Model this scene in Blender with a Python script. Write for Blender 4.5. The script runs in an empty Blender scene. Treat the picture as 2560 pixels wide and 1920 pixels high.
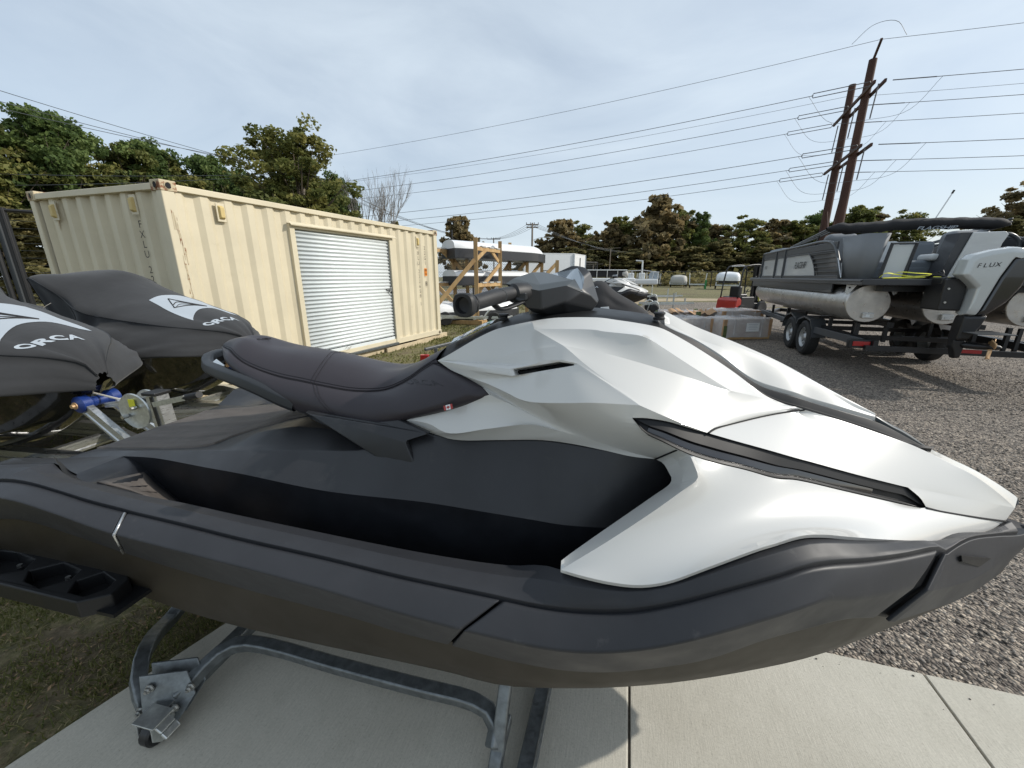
import bpy, bmesh, math, random
import numpy as np
from mathutils import Vector, Matrix, noise
from mathutils.geometry import tessellate_polygon
R = math.radians
rnd = random.Random(7)
SC = bpy.context.scene
COL = SC.collection

# ------------------------------------------------------------------ camera
cam = bpy.data.cameras.new('camera')
cam_o = bpy.data.objects.new('camera', cam)
COL.objects.link(cam_o)
cam.sensor_fit = 'HORIZONTAL'
cam.sensor_width = 36.0
cam.lens = 36.0 * 972.0 / 2560.0
cam.clip_start = 0.02
cam.clip_end = 3000
cam_o.location = (0, 0, 1.58)
cam_o.rotation_euler = (math.pi / 2 - math.atan((960 - 691) / 972.0), 0, 0)
SC.camera = cam_o

# ------------------------------------------------------------------ sky and sun
SUN_EL, SUN_AZ = R(34.5), R(-1)            # azimuth measured from +x towards +y
world = bpy.data.worlds.new('World')
SC.world = world
world.use_nodes = True
wn, wl = world.node_tree.nodes, world.node_tree.links
wn.clear()
w_out = wn.new('ShaderNodeOutputWorld')
w_bg = wn.new('ShaderNodeBackground')
w_sky = wn.new('ShaderNodeTexSky')
w_sky.sky_type = 'NISHITA'
w_sky.sun_disc = False
w_sky.sun_elevation = SUN_EL
w_sky.sun_rotation = math.pi / 2 - SUN_AZ
w_sky.air_density = 1.0
w_sky.dust_density = 1.6
w_sky.ozone_density = 1.5
w_tc = wn.new('ShaderNodeTexCoord')
w_map = wn.new('ShaderNodeMapping')
w_map.inputs['Rotation'].default_value = (0.1, 0.25, 0.5)
w_map.inputs['Scale'].default_value = (1.0, 1.6, 3.2)
w_n = wn.new('ShaderNodeTexNoise')
w_n.inputs['Scale'].default_value = 1.7
w_n.inputs['Detail'].default_value = 9
w_n.inputs['Roughness'].default_value = 0.55
w_n.inputs['Distortion'].default_value = 0.5
w_r = wn.new('ShaderNodeValToRGB')
w_r.color_ramp.elements[0].position = 0.28
w_r.color_ramp.elements[0].color = (0.46, 0.46, 0.46, 1)
w_r.color_ramp.elements[1].position = 0.72
w_r.color_ramp.elements[1].color = (0.84, 0.84, 0.84, 1)
w_mix = wn.new('ShaderNodeMixRGB')
w_mix.inputs['Color2'].default_value = (6.5, 7.4, 8.2, 1)
wl.new(w_tc.outputs['Generated'], w_map.inputs['Vector'])
wl.new(w_map.outputs['Vector'], w_n.inputs['Vector'])
wl.new(w_n.outputs['Fac'], w_r.inputs['Fac'])
wl.new(w_r.outputs['Color'], w_mix.inputs['Fac'])
wl.new(w_sky.outputs['Color'], w_mix.inputs['Color1'])
wl.new(w_mix.outputs['Color'], w_bg.inputs['Color'])
w_bg.inputs['Strength'].default_value = 0.123
wl.new(w_bg.outputs['Background'], w_out.inputs['Surface'])
sun = bpy.data.lights.new('sun', 'SUN')
sun.energy = 3.6
sun.angle = R(0.6)
sun.color = (1.0, 0.95, 0.87)
sun_o = bpy.data.objects.new('sun', sun)
COL.objects.link(sun_o)
_sd = Vector((math.cos(SUN_EL) * math.cos(SUN_AZ), math.cos(SUN_EL) * math.sin(SUN_AZ), math.sin(SUN_EL)))
sun_o.rotation_euler = _sd.to_track_quat('Z', 'Y').to_euler()
sun_o.location = (20, 3, 25)
SC.view_settings.view_transform = 'Standard'
SC.view_settings.look = 'None'
SC.view_settings.exposure = 0.0
SC.view_settings.gamma = 1.0
SC.view_settings.use_curve_mapping = False

# ------------------------------------------------------------------ helpers
WM = {}                                  # world matrix of every empty / part made here

def tag(o, label=None, cat=None, group=None, kind=None):
    if label: o['label'] = label
    if cat: o['category'] = cat
    if group: o['group'] = group
    if kind: o['kind'] = kind
    return o

def thing(name, label, cat, loc=(0, 0, 0), rz=0.0, group=None):
    o = bpy.data.objects.new(name, None)
    COL.objects.link(o)
    o.empty_display_size = 0.2
    o.location = loc
    o.rotation_euler = (0, 0, rz)
    WM[o] = Matrix.Translation(loc) @ Matrix.Rotation(rz, 4, 'Z')
    return tag(o, label, cat, group)

class MB:
    """collects vertices, faces and material slots for one mesh object"""
    def __init__(s):
        s.v, s.f, s.m, s.cur = [], [], [], 0
    def add(s, vs, fs):
        b = len(s.v)
        s.v += [tuple(p) for p in vs]
        for f in fs:
            s.f.append(tuple(i + b for i in f)); s.m.append(s.cur)
        return s
    def box(s, c, d, rot=None):
        vs = []
        for k in range(8):
            p = Vector(((k & 1) - .5, ((k >> 1) & 1) - .5, (k >> 2) - .5))
            p = Vector((p.x * d[0], p.y * d[1], p.z * d[2]))
            if rot is not None: p = rot @ p
            vs.append(p + Vector(c))
        return s.add(vs, [(0, 2, 3, 1), (4, 5, 7, 6), (0, 1, 5, 4), (2, 6, 7, 3), (0, 4, 6, 2), (1, 3, 7, 5)])
    def beam(s, a, b, w, h, up=(0, 0, 1)):
        a, b = Vector(a), Vector(b); d = (b - a).normalized()
        x = d.cross(Vector(up))
        if x.length < 1e-4: x = d.cross(Vector((1, 0, 0)))
        x.normalize(); y = x.cross(d)
        vs = [p + x * (sx * w / 2) + y * (sy * h / 2) for p in (a, b) for sx, sy in ((-1, -1), (1, -1), (1, 1), (-1, 1))]
        return s.add(vs, [(0, 1, 2, 3), (7, 6, 5, 4), (0, 4, 5, 1), (1, 5, 6, 2), (2, 6, 7, 3), (3, 7, 4, 0)])
    def tube(s, pts, r, n=10, cap=True, closed=False, squash=None, a0=0.0):
        pts = [Vector(p) for p in pts]; N = len(pts)
        rr = r if isinstance(r, (list, tuple)) else [r] * N
        rings = []; prev = None
        for i, p in enumerate(pts):
            if closed: t = pts[(i + 1) % N] - pts[i - 1]
            else: t = pts[min(i + 1, N - 1)] - pts[max(i - 1, 0)]
            t.normalize()
            if prev is None:
                x = t.cross(Vector((0, 0, 1)))
                if x.length < 1e-3: x = t.cross(Vector((1, 0, 0)))
            else: x = prev - t * prev.dot(t)
            x.normalize(); prev = x; y = t.cross(x)
            ky = squash or 1.0
            rings.append([p + x * (math.cos(a) * rr[i]) + y * (math.sin(a) * rr[i] * ky) for a in [a0 + 2 * math.pi * k / n for k in range(n)]])
        vs = [q for g in rings for q in g]; fs = []
        for i in range(N if closed else N - 1):
            for k in range(n):
                j = (i + 1) % N
                fs.append((i * n + k, i * n + (k + 1) % n, j * n + (k + 1) % n, j * n + k))
        if cap and not closed:
            fs.append(tuple(range(n - 1, -1, -1))); fs.append(tuple((N - 1) * n + k for k in range(n)))
        return s.add(vs, fs)
    def cyl(s, a, b, r, n=16, r2=None):
        return s.tube([a, b], [r, r if r2 is None else r2], n)
    def lathe(s, prof, c, axis=(0, 0, 1), n=24):
        ax = Vector(axis).normalized(); x = ax.cross(Vector((0, 0, 1)))
        if x.length < 1e-3: x = Vector((1, 0, 0))
        x.normalize(); y = ax.cross(x); c = Vector(c)
        vs = [c + ax * h + (x * math.cos(2 * math.pi * k / n) + y * math.sin(2 * math.pi * k / n)) * r for r, h in prof for k in range(n)]
        fs = []
        for i in range(len(prof) - 1):
            for k in range(n):
                fs.append((i * n + k, i * n + (k + 1) % n, (i + 1) * n + (k + 1) % n, (i + 1) * n + k))
        return s.add(vs, fs)
    def grid(s, rows, flip=False):
        n = len(rows[0]); vs = [p for r in rows for p in r]; fs = []
        for i in range(len(rows) - 1):
            for k in range(n - 1):
                f = (i * n + k, i * n + k + 1, (i + 1) * n + k + 1, (i + 1) * n + k)
                fs.append(f[::-1] if flip else f)
        return s.add(vs, fs)
    def prism(s, poly, ext):
        """poly: planar-ish loop of 3-D points; ext: extrusion vector"""
        poly = [Vector(p) for p in poly]; n = len(poly); e = Vector(ext)
        tris = tessellate_polygon([poly])
        s.add(poly + [p + e for p in poly],
              [tuple(t) for t in tris] + [tuple(i + n for i in t)[::-1] for t in tris] +
              [(i, (i + 1) % n, (i + 1) % n + n, i + n) for i in range(n)])
        return s
    def xf(s, M):
        s.v = [tuple(M @ Vector(p)) for p in s.v]; return s

def obj(name, mb, mats, parent=None, smooth=False, bevel=0.0, seg=2, ang=22, merge=0.0, local=False, sub=0, solid=0.0, offs=-1.0, wn_=True, recalc=True):
    """one mesh object; vertices are in the parent's frame when local, else in world space"""
    me = bpy.data.meshes.new(name)
    vs = mb.v
    if parent is not None and not local:
        inv = WM[parent].inverted()
        vs = [tuple(inv @ Vector(p)) for p in vs]
    me.from_pydata(vs, [], mb.f)
    mats = mats if isinstance(mats, (list, tuple)) else [mats]
    for m in mats: me.materials.append(m)
    if len(mats) > 1: me.polygons.foreach_set('material_index', mb.m)
    if merge > 0 or recalc:
        bm = bmesh.new(); bm.from_mesh(me)
        if merge > 0: bmesh.ops.remove_doubles(bm, verts=bm.verts, dist=merge)
        if merge > 0: bmesh.ops.dissolve_degenerate(bm, dist=1e-5, edges=bm.edges)
        if recalc: bmesh.ops.recalc_face_normals(bm, faces=bm.faces)
        bm.to_mesh(me); bm.free()
    if smooth:
        me.polygons.foreach_set('use_smooth', [True] * len(me.polygons))
        if isinstance(smooth, (int, float)) and smooth is not True: me.set_sharp_from_angle(angle=R(smooth))
    me.update()
    o = bpy.data.objects.new(name, me)
    COL.objects.link(o)
    if parent is not None:
        o.parent = parent; WM[o] = WM[parent].copy()
    else: WM[o] = Matrix.Identity(4)
    if sub:
        md = o.modifiers.new('sub', 'SUBSURF'); md.levels = md.render_levels = sub
    if solid:
        md = o.modifiers.new('solid', 'SOLIDIFY'); md.thickness = solid; md.offset = offs; md.use_even_offset = False
    if bevel:
        md = o.modifiers.new('bevel', 'BEVEL'); md.width = bevel; md.segments = seg
        md.limit_method = 'ANGLE'; md.angle_limit = R(ang)
        if smooth and wn_:
            md = o.modifiers.new('wn', 'WEIGHTED_NORMAL'); md.keep_sharp = True; md.weight = 80
    return o

def kids(o): return [c for c in COL.objects if c.parent == o]
def copy_tree(root, loc=None, rz=None, label=None, group=None):
    m = {}
    def rec(o, par):
        c = o.copy(); COL.objects.link(c)
        if par is not None: c.parent = par
        for ch in tree[o]: rec(ch, c)
        return c
    tree = {}
    allo = list(COL.objects)
    for o in allo: tree.setdefault(o, [])
    for o in allo:
        if o.parent is not None and o.parent in tree: tree[o.parent].append(o)
    r = rec(root, None)
    if loc is not None: r.location = loc
    if rz is not None: r.rotation_euler = (0, 0, rz)
    if label: r['label'] = label
    if group: r['group'] = group
    return r

def catmull(pts, n):
    """resample a polyline to n points, smooth, spaced by arc length"""
    P = [Vector(p) for p in pts]
    Q = [P[0]]
    for p in P[1:]:
        if (p - Q[-1]).length > 1e-5: Q.append(p)
    P = Q
    if len(P) == 1: return [P[0].copy() for _ in range(n)]
    if len(P) == 2: return [P[0].lerp(P[1], i / (n - 1)) for i in range(n)]
    E = [P[0] * 2 - P[1]] + P + [P[-1] * 2 - P[-2]]
    dense = []
    for i in range(1, len(E) - 2):
        p0, p1, p2, p3 = E[i - 1:i + 3]
        d1 = max((p1 - p0).length, 1e-6) ** .5; d2 = max((p2 - p1).length, 1e-6) ** .5; d3 = max((p3 - p2).length, 1e-6) ** .5
        m1 = (p2 - p1) + ((p1 - p0) / d1 - (p2 - p0) / (d1 + d2)) * d2
        m2 = (p2 - p1) + ((p3 - p2) / d3 - (p3 - p1) / (d2 + d3)) * d2
        for k in range(12):
            t = k / 12; t2 = t * t; t3 = t2 * t
            dense.append(p1 * (2 * t3 - 3 * t2 + 1) + m1 * (t3 - 2 * t2 + t) + p2 * (-2 * t3 + 3 * t2) + m2 * (t3 - t2))
    dense.append(P[-1])
    return lin(dense, n)

def lin(P, n):
    P = [Vector(p) for p in P]
    L = [0]
    for a, b in zip(P, P[1:]): L.append(L[-1] + (b - a).length)
    T = L[-1]; out = []; j = 0
    if T < 1e-9: return [P[0].copy() for _ in range(n)]
    for i in range(n):
        t = T * i / (n - 1)
        while j < len(L) - 2 and L[j + 1] < t: j += 1
        k = (t - L[j]) / max(L[j + 1] - L[j], 1e-9)
        out.append(P[j].lerp(P[j + 1], min(max(k, 0), 1)))
    return out

def coons(top, bot, left, right, nu, nv, sm=True):
    f = catmull if sm else lin
    T, B, Lf, Rt = f(top, nu), f(bot, nu), f(left, nv), f(right, nv)
    rows = []
    for j in range(nv):
        v = j / (nv - 1); row = []
        for i in range(nu):
            u = i / (nu - 1)
            p = T[i] * (1 - v) + B[i] * v + Lf[j] * (1 - u) + Rt[j] * u \
                - (T[0] * ((1 - u) * (1 - v)) + T[-1] * (u * (1 - v)) + B[0] * ((1 - u) * v) + B[-1] * (u * v))
            row.append(p)
        rows.append(row)
    return rows

def fcoons(T, B, L, Rt, smooth=0):
    """patch whose border keeps exactly the given samples (T, B equal counts; L, Rt equal counts)"""
    T, B, L, Rt = ([Vector(p) for p in c] for c in (T, B, L, Rt))
    def par(c):
        a = [0.0]
        for p, q in zip(c, c[1:]): a.append(a[-1] + (q - p).length)
        return [x / a[-1] for x in a] if a[-1] > 1e-6 else [i / (len(c) - 1) for i in range(len(c))]
    ut, ub, vl, vr = par(T), par(B), par(L), par(Rt)
    nu, nv = len(T), len(L); rows = []
    for j in range(nv):
        row = []
        for i in range(nu):
            v0 = j / (nv - 1); u0 = i / (nu - 1)
            u = ut[i] * (1 - v0) + ub[i] * v0; v = vl[j] * (1 - u0) + vr[j] * u0
            if j in (0, nv - 1): u = (ut, ub)[j > 0][i]; v = 0.0 if j == 0 else 1.0
            if i in (0, nu - 1): v = (vl, vr)[i > 0][j]; u = 0.0 if i == 0 else 1.0
            p = T[i] * (1 - v) + B[i] * v + L[j] * (1 - u) + Rt[j] * u - (T[0] * ((1 - u) * (1 - v)) + T[-1] * (u * (1 - v)) + B[0] * ((1 - u) * v) + B[-1] * (u * v))
            row.append(p)
        rows.append(row)
    rows[0] = [p.copy() for p in T]; rows[-1] = [p.copy() for p in B]
    for j in range(nv): rows[j][0] = L[j].copy(); rows[j][-1] = Rt[j].copy()
    if smooth and nu > 2 and nv > 2:
        A = np.array([[tuple(p) for p in r] for r in rows])
        for _ in range(smooth): A[1:-1, 1:-1] = .25 * (A[:-2, 1:-1] + A[2:, 1:-1] + A[1:-1, :-2] + A[1:-1, 2:])
        rows = [[Vector(p) for p in r] for r in A]
    return rows
def join(*a):
    o = list(a[0])
    for x in a[1:]: o += list(x)[1:]
    return o

def text_mesh(txt, size=1.0, ext=0.0, shear=0.0, sx=1.0, sp=1.0, off=0.0):
    """lettering as plain vertices and faces, centred on the origin in the xy plane"""
    cu = bpy.data.curves.new('lettering', 'FONT')
    cu.body = txt; cu.size = size; cu.extrude = ext; cu.shear = shear; cu.space_character = sp; cu.offset = off
    cu.align_x = 'CENTER'; cu.align_y = 'CENTER'; cu.resolution_u = 3
    o = bpy.data.objects.new('lettering', cu); COL.objects.link(o)
    dg = bpy.context.evaluated_depsgraph_get(); dg.update()
    me = bpy.data.meshes.new_from_object(o.evaluated_get(dg))
    vs = [(v.co.x * sx, v.co.y, v.co.z) for v in me.vertices]; fs = [tuple(p.vertices) for p in me.polygons]
    bpy.data.objects.remove(o); bpy.data.curves.remove(cu); bpy.data.meshes.remove(me)
    return vs, fs

def add_text(mb, txt, origin, ux, uy, size, **k):
    vs, fs = text_mesh(txt, size, **k)
    ux, uy = Vector(ux).normalized(), Vector(uy).normalized(); n = ux.cross(uy); o = Vector(origin)
    mb.add([o + ux * x + uy * y + n * z for x, y, z in vs], fs)

# ------------------------------------------------------------------ materials
def mat(name, col, rough=0.5, metal=0.0, spec=0.5, coat=0.0, coat_r=0.05, var=0.0, vscale=4.0, col2=None, bump=0.0, bscale=60.0,
        bdist=0.002, vstretch=(1, 1, 1), rvar=0.0, detail=6.0, alpha=1.0, trans=0.0, sub=0.0, vpos=(.35, .65), coords='Object', island=0.0, spots=None, sheen=0.0):
    m = bpy.data.materials.new(name); m.use_nodes = True
    n, l = m.node_tree.nodes, m.node_tree.links
    b = n['Principled BSDF']
    b.inputs['Base Color'].default_value = (*col, 1)
    b.inputs['Roughness'].default_value = rough
    b.inputs['Metallic'].default_value = metal
    b.inputs['Specular IOR Level'].default_value = spec
    b.inputs['Coat Weight'].default_value = coat
    b.inputs['Coat Roughness'].default_value = coat_r
    b.inputs['Alpha'].default_value = alpha
    b.inputs['Transmission Weight'].default_value = trans
    b.inputs['Sheen Weight'].default_value = sheen
    tc = n.new('ShaderNodeTexCoord'); mp = n.new('ShaderNodeMapping')
    mp.inputs['Scale'].default_value = vstretch
    l.new(tc.outputs[coords], mp.inputs['Vector'])
    cur = None
    if var or col2:
        t = n.new('ShaderNodeTexNoise'); t.inputs['Scale'].default_value = vscale; t.inputs['Detail'].default_value = detail
        t.inputs['Roughness'].default_value = .6
        l.new(mp.outputs['Vector'], t.inputs['Vector'])
        r = n.new('ShaderNodeValToRGB')
        c2 = col2 or tuple(min(1, c * (1 + var)) for c in col)
        c1 = col if col2 else tuple(c * (1 - var) for c in col)
        r.color_ramp.elements[0].position = vpos[0]; r.color_ramp.elements[0].color = (*c1, 1)
        r.color_ramp.elements[1].position = vpos[1]; r.color_ramp.elements[1].color = (*c2, 1)
        l.new(t.outputs['Fac'], r.inputs['Fac']); cur = r.outputs['Color']
    if island:
        g = n.new('ShaderNodeNewGeometry'); hv = n.new('ShaderNodeHueSaturation'); mr = n.new('ShaderNodeMapRange')
        mr.inputs['To Min'].default_value = 1 - island; mr.inputs['To Max'].default_value = 1 + island
        l.new(g.outputs['Random Per Island'], mr.inputs['Value']); l.new(mr.outputs['Result'], hv.inputs['Value'])
        if cur: l.new(cur, hv.inputs['Color'])
        else: hv.inputs['Color'].default_value = (*col, 1)
        cur = hv.outputs['Color']
    if spots:
        c3, sc, lo, hi = spots
        t = n.new('ShaderNodeTexNoise'); t.inputs['Scale'].default_value = sc; t.inputs['Detail'].default_value = 8; t.inputs['Roughness'].default_value = .7
        l.new(tc.outputs[coords], t.inputs['Vector'])
        mr = n.new('ShaderNodeMapRange'); mr.inputs['From Min'].default_value = lo; mr.inputs['From Max'].default_value = hi
        l.new(t.outputs['Fac'], mr.inputs['Value'])
        mx = n.new('ShaderNodeMixRGB'); mx.inputs['Color2'].default_value = (*c3, 1)
        if cur: l.new(cur, mx.inputs['Color1'])
        else: mx.inputs['Color1'].default_value = (*col, 1)
        l.new(mr.outputs['Result'], mx.inputs['Fac']); cur = mx.outputs['Color']
    if cur: l.new(cur, b.inputs['Base Color'])
    if rvar:
        t = n.new('ShaderNodeTexNoise'); t.inputs['Scale'].default_value = vscale * 2.3; t.inputs['Detail'].default_value = 8
        l.new(mp.outputs['Vector'], t.inputs['Vector'])
        mr = n.new('ShaderNodeMapRange'); mr.inputs['To Min'].default_value = max(0, rough - rvar); mr.inputs['To Max'].default_value = min(1, rough + rvar)
        mr.inputs['From Min'].default_value = .3; mr.inputs['From Max'].default_value = .7
        l.new(t.outputs['Fac'], mr.inputs['Value']); l.new(mr.outputs['Result'], b.inputs['Roughness'])
    if bump:
        t = n.new('ShaderNodeTexNoise'); t.inputs['Scale'].default_value = bscale; t.inputs['Detail'].default_value = 4
        l.new(mp.outputs['Vector'], t.inputs['Vector'])
        bp = n.new('ShaderNodeBump'); bp.inputs['Strength'].default_value = bump; bp.inputs['Distance'].default_value = bdist
        l.new(t.outputs['Fac'], bp.inputs['Height']); l.new(bp.outputs['Normal'], b.inputs['Normal'])
    return m

M = {}
M['emboss'] = mat('embossed_vinyl', (.016, .014, .017), .5)
M['white'] = mat('white_gelcoat', (.56, .555, .53), .33, coat=.75, coat_r=.04, var=.012, vscale=900, bump=.02, bscale=900, bdist=.0003)
M['plastic'] = mat('charcoal_plastic', (.025, .0262, .030), .52, spec=.36, var=.16, vscale=5, bump=.10, bscale=520, bdist=.0006, rvar=.07, vpos=(.3, .75), spots=((.10, .098, .095), 16, .62, .95))
M['plastic2'] = mat('black_plastic', (.011, .0115, .0125), .46, spec=.28, bump=.08, bscale=500, bdist=.0005, rvar=.06)
M['deckgel'] = mat('dark_deck', (.0185, .019, .021), .38, spec=.42, coat=.05, coat_r=.25, var=.2, vscale=3, rvar=.10, spots=((.075, .072, .066), 9, .60, 1.0))
M['wellgel'] = mat('footwell_moulding', (.012, .013, .016), .42, spec=.3, var=.3, vscale=6, rvar=.08)
M['hullgel'] = mat('hull_brown_grey', (.030, .025, .018), .50, spec=.22, coat=.0, coat_r=.2, var=.12, vscale=4, rvar=.06)
M['gloss'] = mat('gloss_black', (.010, .010, .012), .12, coat=1.0, coat_r=.03)
M['vinyl'] = mat('seat_vinyl', (.029, .024, .029), .44, spec=.4, bump=.16, bscale=700, bdist=.0006, sheen=.04, rvar=.04)
M['thread'] = mat('stitch_thread', (.012, .010, .012), .8)
M['rubber'] = mat('black_rubber', (.013, .013, .014), .55, bump=.2, bscale=400, bdist=.0006)
M['pad'] = mat('pad_grey_black', (.020, .022, .025), .42, bump=.12, bscale=800, bdist=.0005)
M['padtop'] = mat('pad_slate', (.062, .072, .078), .38, bump=.12, bscale=800, bdist=.0005)
M['screen'] = mat('display_glass', (.15, .19, .23), .12, coat=1, coat_r=.02)  # light blue-grey base puts the display's reflection into the colour
M['mat'] = mat('traction_mat', (.085, .072, .062), .75, var=.25, vscale=26, vstretch=(.12, 1, 1), bump=.5, bscale=130, bdist=.0012, spots=((.12, .11, .10), 14, .5, .85))
M['void'] = mat('dark_recess', (.004, .004, .005), .8)
M['galv'] = mat('galvanised_steel', (.17, .185, .19), .45, metal=.7, var=.22, vscale=30, rvar=.12, bump=.15, bscale=90, bdist=.0005)
M['galvb'] = mat('zinc_bright', (.60, .62, .60), .35, metal=.8, var=.15, vscale=40)
M['bolt'] = mat('bolt_steel', (.5, .5, .48), .3, metal=.9)
M['alu'] = mat('aluminium', (.56, .57, .57), .34, metal=.9, var=.10, vscale=12, vstretch=(1, 1, 6), rvar=.10)
M['alu_br'] = mat('brushed_aluminium', (.52, .50, .47), .36, metal=.92, var=.12, vscale=5, rvar=.12)
M['cover'] = mat('cover_fabric', (.027, .028, .030), .80, spec=.3, var=.10, vscale=3, bump=.35, bscale=5, bdist=.02, sheen=.15)
M['coverp'] = mat('cover_print_grey', (.37, .41, .45), .7)
M['blue'] = mat('blue_roller', (.012, .035, .17), .35, coat=.3)
M['red'] = mat('red_plastic', (.35, .01, .01), .3, coat=.5)
M['redpaint'] = mat('red_paint', (.38, .025, .015), .35, coat=.4, var=.1)
M['black'] = mat('black_paint', (.012, .012, .013), .38, var=.2, vscale=8)
M['blackfab'] = mat('black_canvas', (.018, .018, .020), .8, bump=.4, bscale=6, bdist=.02)
M['ink'] = mat('black_ink', (.015, .014, .014), .6)
M['orange'] = mat('orange_sticker', (.75, .24, .02), .5)
M['paper'] = mat('white_paper', (.78, .80, .80), .6)
M['rope'] = mat('rope', (.55, .52, .46), .8)
M['cont'] = mat('container_cream', (.60, .535, .39), .50, spec=.4, var=.06, vscale=1.3, spots=((.40, .33, .22), 2.4, .60, 1.0), rvar=.08, bump=.05, bscale=30, bdist=.001)
M['rust'] = mat('rusty_cream', (.50, .42, .28), .7, col2=(.24, .10, .045), vscale=14, vpos=(.50, .60), bump=.3, bscale=60, bdist=.002)
M['ventc'] = mat('vent_cream', (.55, .42, .17), .55)
M['door'] = mat('door_white', (.70, .74, .74), .34, coat=.2, var=.03, vscale=3)
M['wood'] = mat('pine_lumber', (.50, .34, .16), .7, col2=(.38, .23, .10), vscale=7, vstretch=(1, 1, .15), bump=.2, bscale=60)
M['woodp'] = mat('pale_timber', (.50, .41, .27), .8, var=.15, vscale=5)
M['woodg'] = mat('green_treated_lumber', (.10, .13, .045), .75, var=.3, vscale=12)
M['card'] = mat('cardboard', (.42, .26, .14), .8, var=.12, vscale=6)
M['wrap'] = mat('plastic_wrap', (.72, .73, .74), .14, var=.1, bump=1.0, bscale=14, bdist=.03, alpha=.5)
M['tarp'] = mat('white_shrink_wrap', (.78, .80, .82), .4, var=.05, bump=.4, bscale=6, bdist=.02)
M['tarpg'] = mat('grey_tarp', (.42, .41, .38), .7, bump=.5, bscale=5, bdist=.03)
M['whitep'] = mat('white_paint', (.76, .77, .77), .35, coat=.3)
M['boatw'] = mat('boat_panel_light', (.56, .57, .56), .28, coat=.5, var=.06, vscale=2, vstretch=(1, 1, 5))
M['boatg'] = mat('boat_grey', (.17, .18, .19), .5)
M['boatc'] = mat('boat_charcoal', (.035, .037, .042), .40, coat=.2)
M['boatcr'] = mat('boat_rail', (.06, .065, .07), .35)
M['seatw'] = mat('seat_cream', (.58, .60, .60), .5)
M['seatg'] = mat('seat_slate', (.12, .14, .16), .5)
M['yellow'] = mat('yellow_strap', (.68, .66, .04), .6)
M['bronze'] = mat('propeller_bronze', (.60, .40, .22), .4, metal=.5)
M['motor'] = mat('motor_silver', (.50, .52, .51), .25, coat=.8, metal=.2)
M['tyre'] = mat('tyre_rubber', (.018, .018, .018), .75, var=.3, vscale=20)
M['rim'] = mat('wheel_rim', (.42, .43, .43), .4, metal=.6)
M['corten'] = mat('weathering_steel', (.060, .026, .018), .8, var=.3, vscale=1.5, vstretch=(1, 1, .2))
M['pole'] = mat('timber_pole', (.20, .17, .14), .85, var=.2, vscale=6, vstretch=(1, 1, .1))
M['wire'] = mat('line_wire', (.12, .13, .14), .5, metal=.5)
M['insul'] = mat('insulator_grey', (.10, .10, .11), .5)
M['fence'] = mat('fence_black', (.010, .010, .011), .5)
M['fwire'] = mat('fence_wire', (.05, .055, .055), .45, metal=.5)
M['green'] = mat('green_post', (.03, .22, .06), .5)
M['bark'] = mat('bark', (.10, .08, .06), .9, var=.3, vscale=3, vstretch=(1, 1, .3))
M['barkg'] = mat('bark_grey', (.22, .20, .18), .9, var=.2, vscale=3)
def leafmat(name, c1, c2, c3):
    m = bpy.data.materials.new(name); m.use_nodes = True
    n, l = m.node_tree.nodes, m.node_tree.links; b = n['Principled BSDF']
    at = n.new('ShaderNodeAttribute'); at.attribute_name = 'tint'
    r = n.new('ShaderNodeValToRGB'); e = r.color_ramp.elements
    e[0].position = 0; e[0].color = (*c1, 1); e[1].position = 1; e[1].color = (*c3, 1)
    k = e.new(.5); k.color = (*c2, 1)
    l.new(at.outputs['Fac'], r.inputs['Fac']); l.new(r.outputs['Color'], b.inputs['Base Color'])
    b.inputs['Roughness'].default_value = .65; b.inputs['Specular IOR Level'].default_value = .25
    tr = n.new('ShaderNodeBsdfTranslucent'); l.new(r.outputs['Color'], tr.inputs['Color'])
    mx = n.new('ShaderNodeMixShader'); mx.inputs[0].default_value = .42
    l.new(b.outputs['BSDF'], mx.inputs[1]); l.new(tr.outputs['BSDF'], mx.inputs[2])
    l.new(mx.outputs['Shader'], n['Material Output'].inputs['Surface'])
    return m
M['pine'] = leafmat('pine_needles', (.045, .075, .025), (.105, .155, .045), (.19, .24, .075))  # leaf colours below are lightened to stand in for haze on far trees
M['oak'] = leafmat('oak_leaves', (.075, .095, .030), (.17, .185, .055), (.30, .27, .085))
M['autumn'] = leafmat('autumn_leaves', (.13, .11, .065), (.25, .20, .10), (.36, .26, .12))
M['brush'] = leafmat('brush_leaves', (.11, .105, .05), (.22, .20, .085), (.34, .28, .12))
M['grassb'] = leafmat('grass_blades', (.080, .100, .028), (.17, .17, .055), (.42, .35, .19))

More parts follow.
